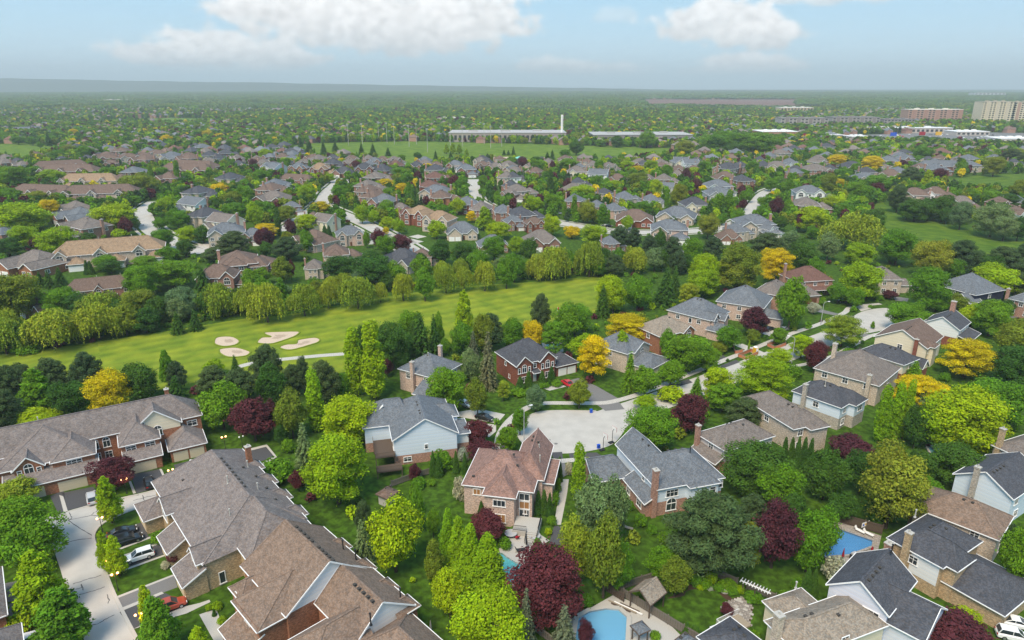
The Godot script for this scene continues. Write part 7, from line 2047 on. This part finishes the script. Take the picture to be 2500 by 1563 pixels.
	var H := simple("park_pavilion", "teal-roofed park pavilion beside the playground", [1247, 390], [1265, 394], [1292, 391], 4.0, "beige", "", "s", 0.5, "hip", [1, 0, 0, 0])
	finish(H)
	H.n.set_meta("category", "pavilion")
	for c in H.n.get_children():
		if str(c.name).begins_with("roof") and not str(c.name).begins_with("roof_vent"): c.material_override = mat("teal_roof", lin(.22, .62, .55), 0.6)
	slab("playground", [[1170, 386], [1240, 383], [1250, 392], [1190, 396]], "sand", 0.05)
	# noise wall and far road
	var nw := smooth_line([[-20, 289], [60, 292], [200, 295], [330, 302], [450, 308], [600, 311], [760, 316]])
	top("far_road", ribbon(nw, 10.0, 0.05), mats["asphalt_worn"])
	road_polys.append(Geometry2D.offset_polyline(nw, 16.0)[0])
	var wall_o := thing("noise_wall", "long pale noise wall along the far road", "wall")
	for k in range(nw.size() - 1):
		var st := begin()
		beam(st, Vector3(nw[k].x, 1.6, nw[k].y + 12), Vector3(nw[k + 1].x, 1.6, nw[k + 1].y + 12), 0.4, 3.2)
		part("panel", done(st), mats["concrete"], wall_o)

func blocked(p: Vector3, lists: Array) -> bool:
	var v := Vector2(p.x, p.z)
	for l in lists:
		for poly in l:
			if Geometry2D.is_point_in_polygon(v, poly): return true
	return false

func multi(called: String, label: String, category: String, mesh: Mesh, xf: Array, cols: Array, m: Material = null) -> void:
	if xf.is_empty(): return
	var mm := MultiMesh.new()
	mm.transform_format = MultiMesh.TRANSFORM_3D
	mm.use_colors = true
	mm.mesh = mesh
	mm.instance_count = xf.size()
	for i in xf.size():
		mm.set_instance_transform(i, xf[i])
		mm.set_instance_color(i, cols[i])
	var o := MultiMeshInstance3D.new()
	o.name = numbered(called)
	o.multimesh = mm
	if m: o.material_override = m
	add_child(o)
	tag(o, label, category, "", "stuff")

func far_things() -> void:
	# hills on the left horizon
	var st := begin()
	var hn := FastNoiseLite.new()
	hn.seed = 4
	hn.frequency = 0.0006
	for row in 2:
		var prev := []
		for i in 81:
			var x := -9400.0 + i * 170.0
			var f := clampf((2300.0 - x) / 10500.0, 0.0, 1.0)
			var crest := 14.0 + 165.0 * f + hn.get_noise_1d(x * 2.0) * 9.0 * (0.4 + f) + hn.get_noise_1d(x * 16.0) * 4.0
			var col := [Vector3(x, 0, -8300), Vector3(x, crest * 0.7, -8700), Vector3(x, crest, -9400), Vector3(x, 0, -10800)]
			if prev and row == 0:
				for k in 3: face(st, [prev[k], col[k], col[k + 1], prev[k + 1]], 0.004)
			prev = col
	top("hills", done(st), mat("hill_woods", lin(.085, .13, .05), 1.0, tex.speck, 3.0))
	# far houses
	var H := house("far_pattern", "", Vector3.ZERO, 0, "rose", "", "s")
	block(H, [-6.5, 6.5, -5, 6], 5.6, 9.6, "u", [5.4, 5.4])
	block(H, [-6, 0, -7, 0], 5.2, 7.8, "v", [0.0, 0.0])
	var roof_m := mat("far_roof", Color.WHITE, 0.95)
	roof_m.vertex_color_use_as_albedo = true
	var mesh := ArrayMesh.new()
	for key: String in H.st:
		if key.begins_with("soffit") or key.begins_with("ridge"): continue
		var part_mesh := done(H.st[key])
		mesh.add_surface_from_arrays(Mesh.PRIMITIVE_TRIANGLES, part_mesh.surface_get_arrays(0))
		mesh.surface_set_material(mesh.get_surface_count() - 1, roof_m if key.begins_with("roof") else mats["wall_rose"])
	remove_child(H.n)
	H.n.free()
	var hx := []
	var hc := []
	rng.seed = 19
	var rk := ["n", "a", "k", "s", "s", "u", "a", "r"]
	for row in 110:
		var z := -640.0 - row * (26.0 + row * 0.16)
		if z < -4300: break
		var half := -z * 0.80
		var x := -half + rng.randf_range(0, 20)
		while x < half:
			x += rng.randf_range(17, 24) * (1.0 if z > -2200 else 1.7)
			var p := Vector3(x + rng.randf_range(-3, 3), 0, z + 22.0 * sin(x * 0.006 + row * 0.5) + rng.randf_range(-4, 4))
			if taken.has(cell(p)) or rng.randf() < (0.42 if z > -1100 else 0.62): continue
			if blocked(p, [fields, road_polys]): continue
			var mass := sin(p.x * 0.0017 + 1.3) + sin(p.z * 0.0023 + p.x * 0.0009)
			if mass > (1.0 if z > -2200 else 0.2): continue
			for a in [-1, 0, 1]: taken[cell(p + Vector3(a * 5.0, 0, 0))] = true
			if mid_count < 290 and p.z > -1000:
				mid_house(["h", "x", "b", "g"][rng.randi_range(0, 3)], ["n", "a", "k", "s", "a", "n"][rng.randi_range(0, 5)], ["rose", "beige", "rose", "pink"][rng.randi_range(0, 3)], p, rng.randf_range(-40, 40), 0.9)
				continue
			hx.append(Transform3D(Basis(Vector3.UP, rng.randi_range(0, 3) * PI / 2 + 0.3 * sin(x * 0.004)).scaled(Vector3.ONE * rng.randf_range(0.9, 1.15)), p))
			var rm: StandardMaterial3D = mats["roof_" + rk[rng.randi_range(0, 7)]]
			var c := rm.albedo_color.srgb_to_linear() * rng.randf_range(0.75, 0.95)
			hc.append(c)
	multi("far_houses", "suburban houses merging into the distant trees", "houses", mesh, hx, hc)
	print("far houses ", hx.size())
	# low trees for the distance
	var low := {}
	for s in ["M", "S", "P", "C"]: low[s] = [crown(s, 5, 0.055), crown(s, 6, 0.055)]
	var lm := mat("leaf_far", Color.WHITE, 0.85)
	lm.vertex_color_use_as_albedo = true
	lm.metallic_specular = 0.2
	var xf := {}
	var co := {}
	for s in low:
		for v in 2:
			xf[s + str(v)] = []
			co[s + str(v)] = []
	rng.seed = 88
	var placed := 0
	for i in 190000:
		var py := 208.0 + 340.0 * pow(rng.randf(), 1.15)
		if py < 246: continue
		var p := g(rng.randf_range(-140, 2640), py)
		var dist := Vector2(p.x, p.z).length()
		if dist > 3000 or dist < 300: continue
		# thin out to an even spread over the ground
		var want := clampf(pow(dist / 1300.0, 1.6), 0.0, 1.0)
		if rng.randf() > want: continue
		if taken.has(cell(p)): continue
		if blocked(p, [fields, road_polys]): continue
		if dist < 800 and rng.randf() < 0.45: continue
		taken[cell(p)] = true
		var r := rng.randf()
		var s := "M"
		var hue := "g"
		if r < 0.30: hue = "g"
		elif r < 0.55: hue = "d"
		elif r < 0.70: hue = "o"
		elif r < 0.80: hue = "b"
		elif r < 0.85: hue = "r"
		elif r < 0.868: hue = "y"
		elif r < 0.93: s = "S"; hue = "k"
		elif r < 0.97: s = "P"; hue = "k"
		else: s = "C"; hue = "g"
		var h := rng.randf_range(5.0, 9.0) if dist < 900 else rng.randf_range(6.5, 12.0)
		var sz: Array = SIZE[s]
		var w := h * rng.randf_range(0.75, 1.0) * float(sz[1]) / float(sz[0])
		var key := s + str(rng.randi_range(0, 1))
		xf[key].append(Transform3D(Basis(Vector3.UP, rng.randf() * TAU).scaled(Vector3(w / float(sz[1]), h / float(sz[0]), w / float(sz[1]))), p))
		co[key].append(Color(LEAF[hue][0], LEAF[hue][1], LEAF[hue][2]))       # the leaf table as it stands
		placed += 1
	var words := {"M": "broadleaf trees scattered between the far houses", "S": "dark spruces scattered between the far houses", "P": "dark pines scattered between the far houses", "C": "narrow columnar trees between the far houses"}
	for key: String in xf: multi("far_trees", words[key[0]], "trees", low[key[0]][int(key[1])], xf[key], co[key], lm)
	print("far trees ", placed)
	# woods: patches of crowns
	rng.seed = 23
	var pm := []
	for v in 3:
		for t in 44:
			var c := Vector3(rng.randf_range(-30, 30), 0, rng.randf_range(-30, 30))
			var h := rng.randf_range(8, 13)
			var base := rng.randf_range(0.45, 1.0)
			for k in 30:
				var d := rdir()
				if d.y < -0.3: continue
				var p := c + Vector3(d.x * 4.6, h * 0.62 + d.y * h * 0.38, d.z * 4.6) * Vector3(1, 1, 1)
				leaf(p, (d + rdir() * 0.5 + Vector3.UP * 0.3).normalized(), rng.randf_range(1.3, 2.1), 0.8, tone(base * 0.85, 0.1))
		pm.append(leaves_done())
	var wx := [[], [], []]
	var wc := [[], [], []]
	for i in 90000:
		var py := 209.5 + 60.0 * pow(rng.randf(), 1.3)
		var p := g(rng.randf_range(-160, 2660), py)
		var dist := Vector2(p.x, p.z).length()
		if dist < 1350 or dist > 7800: continue
		if rng.randf() > clampf(pow(dist / 5200.0, 2.4), 0.02, 1.0): continue
		if blocked(p, [fields]): continue
		var mass := sin(p.x * 0.0017 + 1.3) + sin(p.z * 0.0023 + p.x * 0.0009)
		if dist < 2300 and mass < 0.55: continue
		if dist < 4200 and mass < -0.1 and rng.randf() < 0.75: continue
		var big := 1.0 if dist < 4000 else 1.7
		var k := rng.randi_range(0, 2)
		wx[k].append(Transform3D(Basis(Vector3.UP, rng.randf() * TAU).scaled(Vector3(big, rng.randf_range(0.9, 1.3), big)), p))
		var hue: Array = LEAF[["g", "d", "s", "o", "s"][rng.randi_range(0, 4)]]
		wc[k].append(Color(hue[0], hue[1], hue[2]))
	for k in 3: multi("distant_woods", "distant green woods reaching to the horizon", "woods", pm[k], wx[k], wc[k], lm)
	print("woods ", wx[0].size() * 3)

func undergrowth() -> void:
	# scrub below the willows and between the garden trees
	rng.seed = 51
	var xs := []
	var cs := []
	var edge := smooth_line([[-120, 872], [0, 858], [200, 830], [400, 800], [600, 768], [720, 757], [800, 741], [1000, 708], [1150, 690], [1300, 681], [1450, 668], [1560, 655]])
	for i in edge.size() - 1:
		var L := edge[i].distance_to(edge[i + 1])
		for k in int(L * 1.5):
			var p := edge[i].lerp(edge[i + 1], rng.randf()) + Vector2(rng.randf_range(-1, 1), -rng.randf_range(-0.5, 14.0))
			var sc := rng.randf_range(0.7, 1.6)
			xs.append(Transform3D(Basis(Vector3.UP, rng.randf() * TAU).scaled(Vector3(sc, sc * rng.randf_range(0.7, 1.4), sc)), Vector3(p.x, 0, p.y)))
			var lf: Array = LEAF[["d", "g", "o", "d"][rng.randi_range(0, 3)]]
			cs.append(Color(lf[0], lf[1], lf[2]))
	for i in 5200:
		var p := g(rng.randf_range(-100, 2600), rng.randf_range(480, 1500))
		var v := Vector2(p.x, p.z)
		if taken.has(cell(p)) or blocked(p, [fields, road_polys]): continue
		if p.z > -175 and rng.randf() < 0.88: continue
		var sc := rng.randf_range(0.4, 1.2)
		xs.append(Transform3D(Basis(Vector3.UP, rng.randf() * TAU).scaled(Vector3(sc, sc, sc)), p))
		var lf: Array = LEAF[["d", "g", "o", "g", "b", "r"][rng.randi_range(0, 5)]]
		cs.append(Color(lf[0], lf[1], lf[2]))
	multi("undergrowth", "low scrub and garden plants below the trees", "undergrowth", crown("B", 7, 0.12), xs, cs, mat("leaf_far", Color.WHITE))

# ------------------------------------------------------------------
func _ready() -> void:
	var t0 := Time.get_ticks_msec()
	var cam := Camera3D.new()
	cam.name = "camera"
	cam.position = Vector3(0, CAM_H, 0)
	cam.rotation_degrees = Vector3(-PITCH, 0, 0)
	cam.fov = 2.0 * rad_to_deg(atan(781.5 / FOCAL))
	cam.near = 0.5
	cam.far = 40000.0
	add_child(cam)
	cam.current = true
	var env := Environment.new()
	env.background_mode = Environment.BG_SKY
	var sky := Sky.new()
	var sm := PanoramaSkyMaterial.new()
	sm.panorama = sky_image()
	sky.sky_material = sm
	env.sky = sky
	env.background_energy_multiplier = 0.44
	env.tonemap_mode = Environment.TONE_MAPPER_LINEAR
	env.tonemap_exposure = 3.0
	env.sdfgi_enabled = true
	env.ssao_enabled = true
	env.ssil_enabled = true
	env.fog_enabled = true
	env.fog_density = 0.00014
	env.fog_light_color = Color(0.92, 0.975, 1.0)
	var we := WorldEnvironment.new()
	we.name = "environment"
	we.environment = env
	add_child(we)
	var sun := DirectionalLight3D.new()
	sun.name = "sun"
	sun.light_energy = 0.5
	sun.light_color = Color(1.0, 0.93, 0.82)
	sun.light_angular_distance = 26.0
	sun.shadow_enabled = true
	add_child(sun)
	sun.look_at_from_position(Vector3(-45, 150, 90), Vector3.ZERO, Vector3.UP)
	make_materials()
	setting()
	print("setting ", Time.get_ticks_msec() - t0)
	near_houses()
	print("near ", Time.get_ticks_msec() - t0)
	for m in [[150, 1000, "garden pines"], [900, 800, "fairway"], [1100, 760, "fairway edge poplar"], [1300, 690, "willow row"], [700, 770, "willow row near the bunkers"], [60, 850, "leftmost willows"], [1600, 700, "golf edge spruces"], [2200, 540, "second fairway"], [1900, 520, "curving far street"], [1500, 480, "middle street gardens"], [1157, 460, "straight far street"], [800, 470, "tree-lined far street"], [350, 530, "curved grey street"], [250, 600, "tan townhouse roof"], [90, 640, "large grey hipped roof"], [850, 580, "white-garage house"], [1010, 540, "tan twin-roofed houses"], [1000, 630, "stone-gabled house"], [500, 460, "charcoal-roofed houses"], [200, 450, "brown dormered terrace"], [600, 640, "dark pine garden"], [1400, 560, "golden-olive maple garden"], [1560, 530, "slate-roofed street"], [2000, 400, "golden locust gardens"], [2400, 450, "upper meadow"], [100, 370, "left golf green"], [1200, 370, "sports field"], [1700, 340, "plaza woodland"], [2250, 340, "plaza car park"], [450, 330, "distant golden trees"], [600, 400, "distant rooftops"], [1700, 400, "distant white gables"], [2300, 600, "pines by the second fairway"], [2140, 600, "giant willow dome"], [1700, 620, "dark pine grove"]]: mark(m[0], m[1], m[2])
	mid_houses()
	print("mid ", mid_count, " ", Time.get_ticks_msec() - t0)
	small_things()
	far_buildings()
	print("small ", Time.get_ticks_msec() - t0)
	all_trees()
	willow_belt()
	print("trees ", tree_count, " ", Time.get_ticks_msec() - t0)
	undergrowth()
	far_things()
	print("far ", Time.get_ticks_msec() - t0)
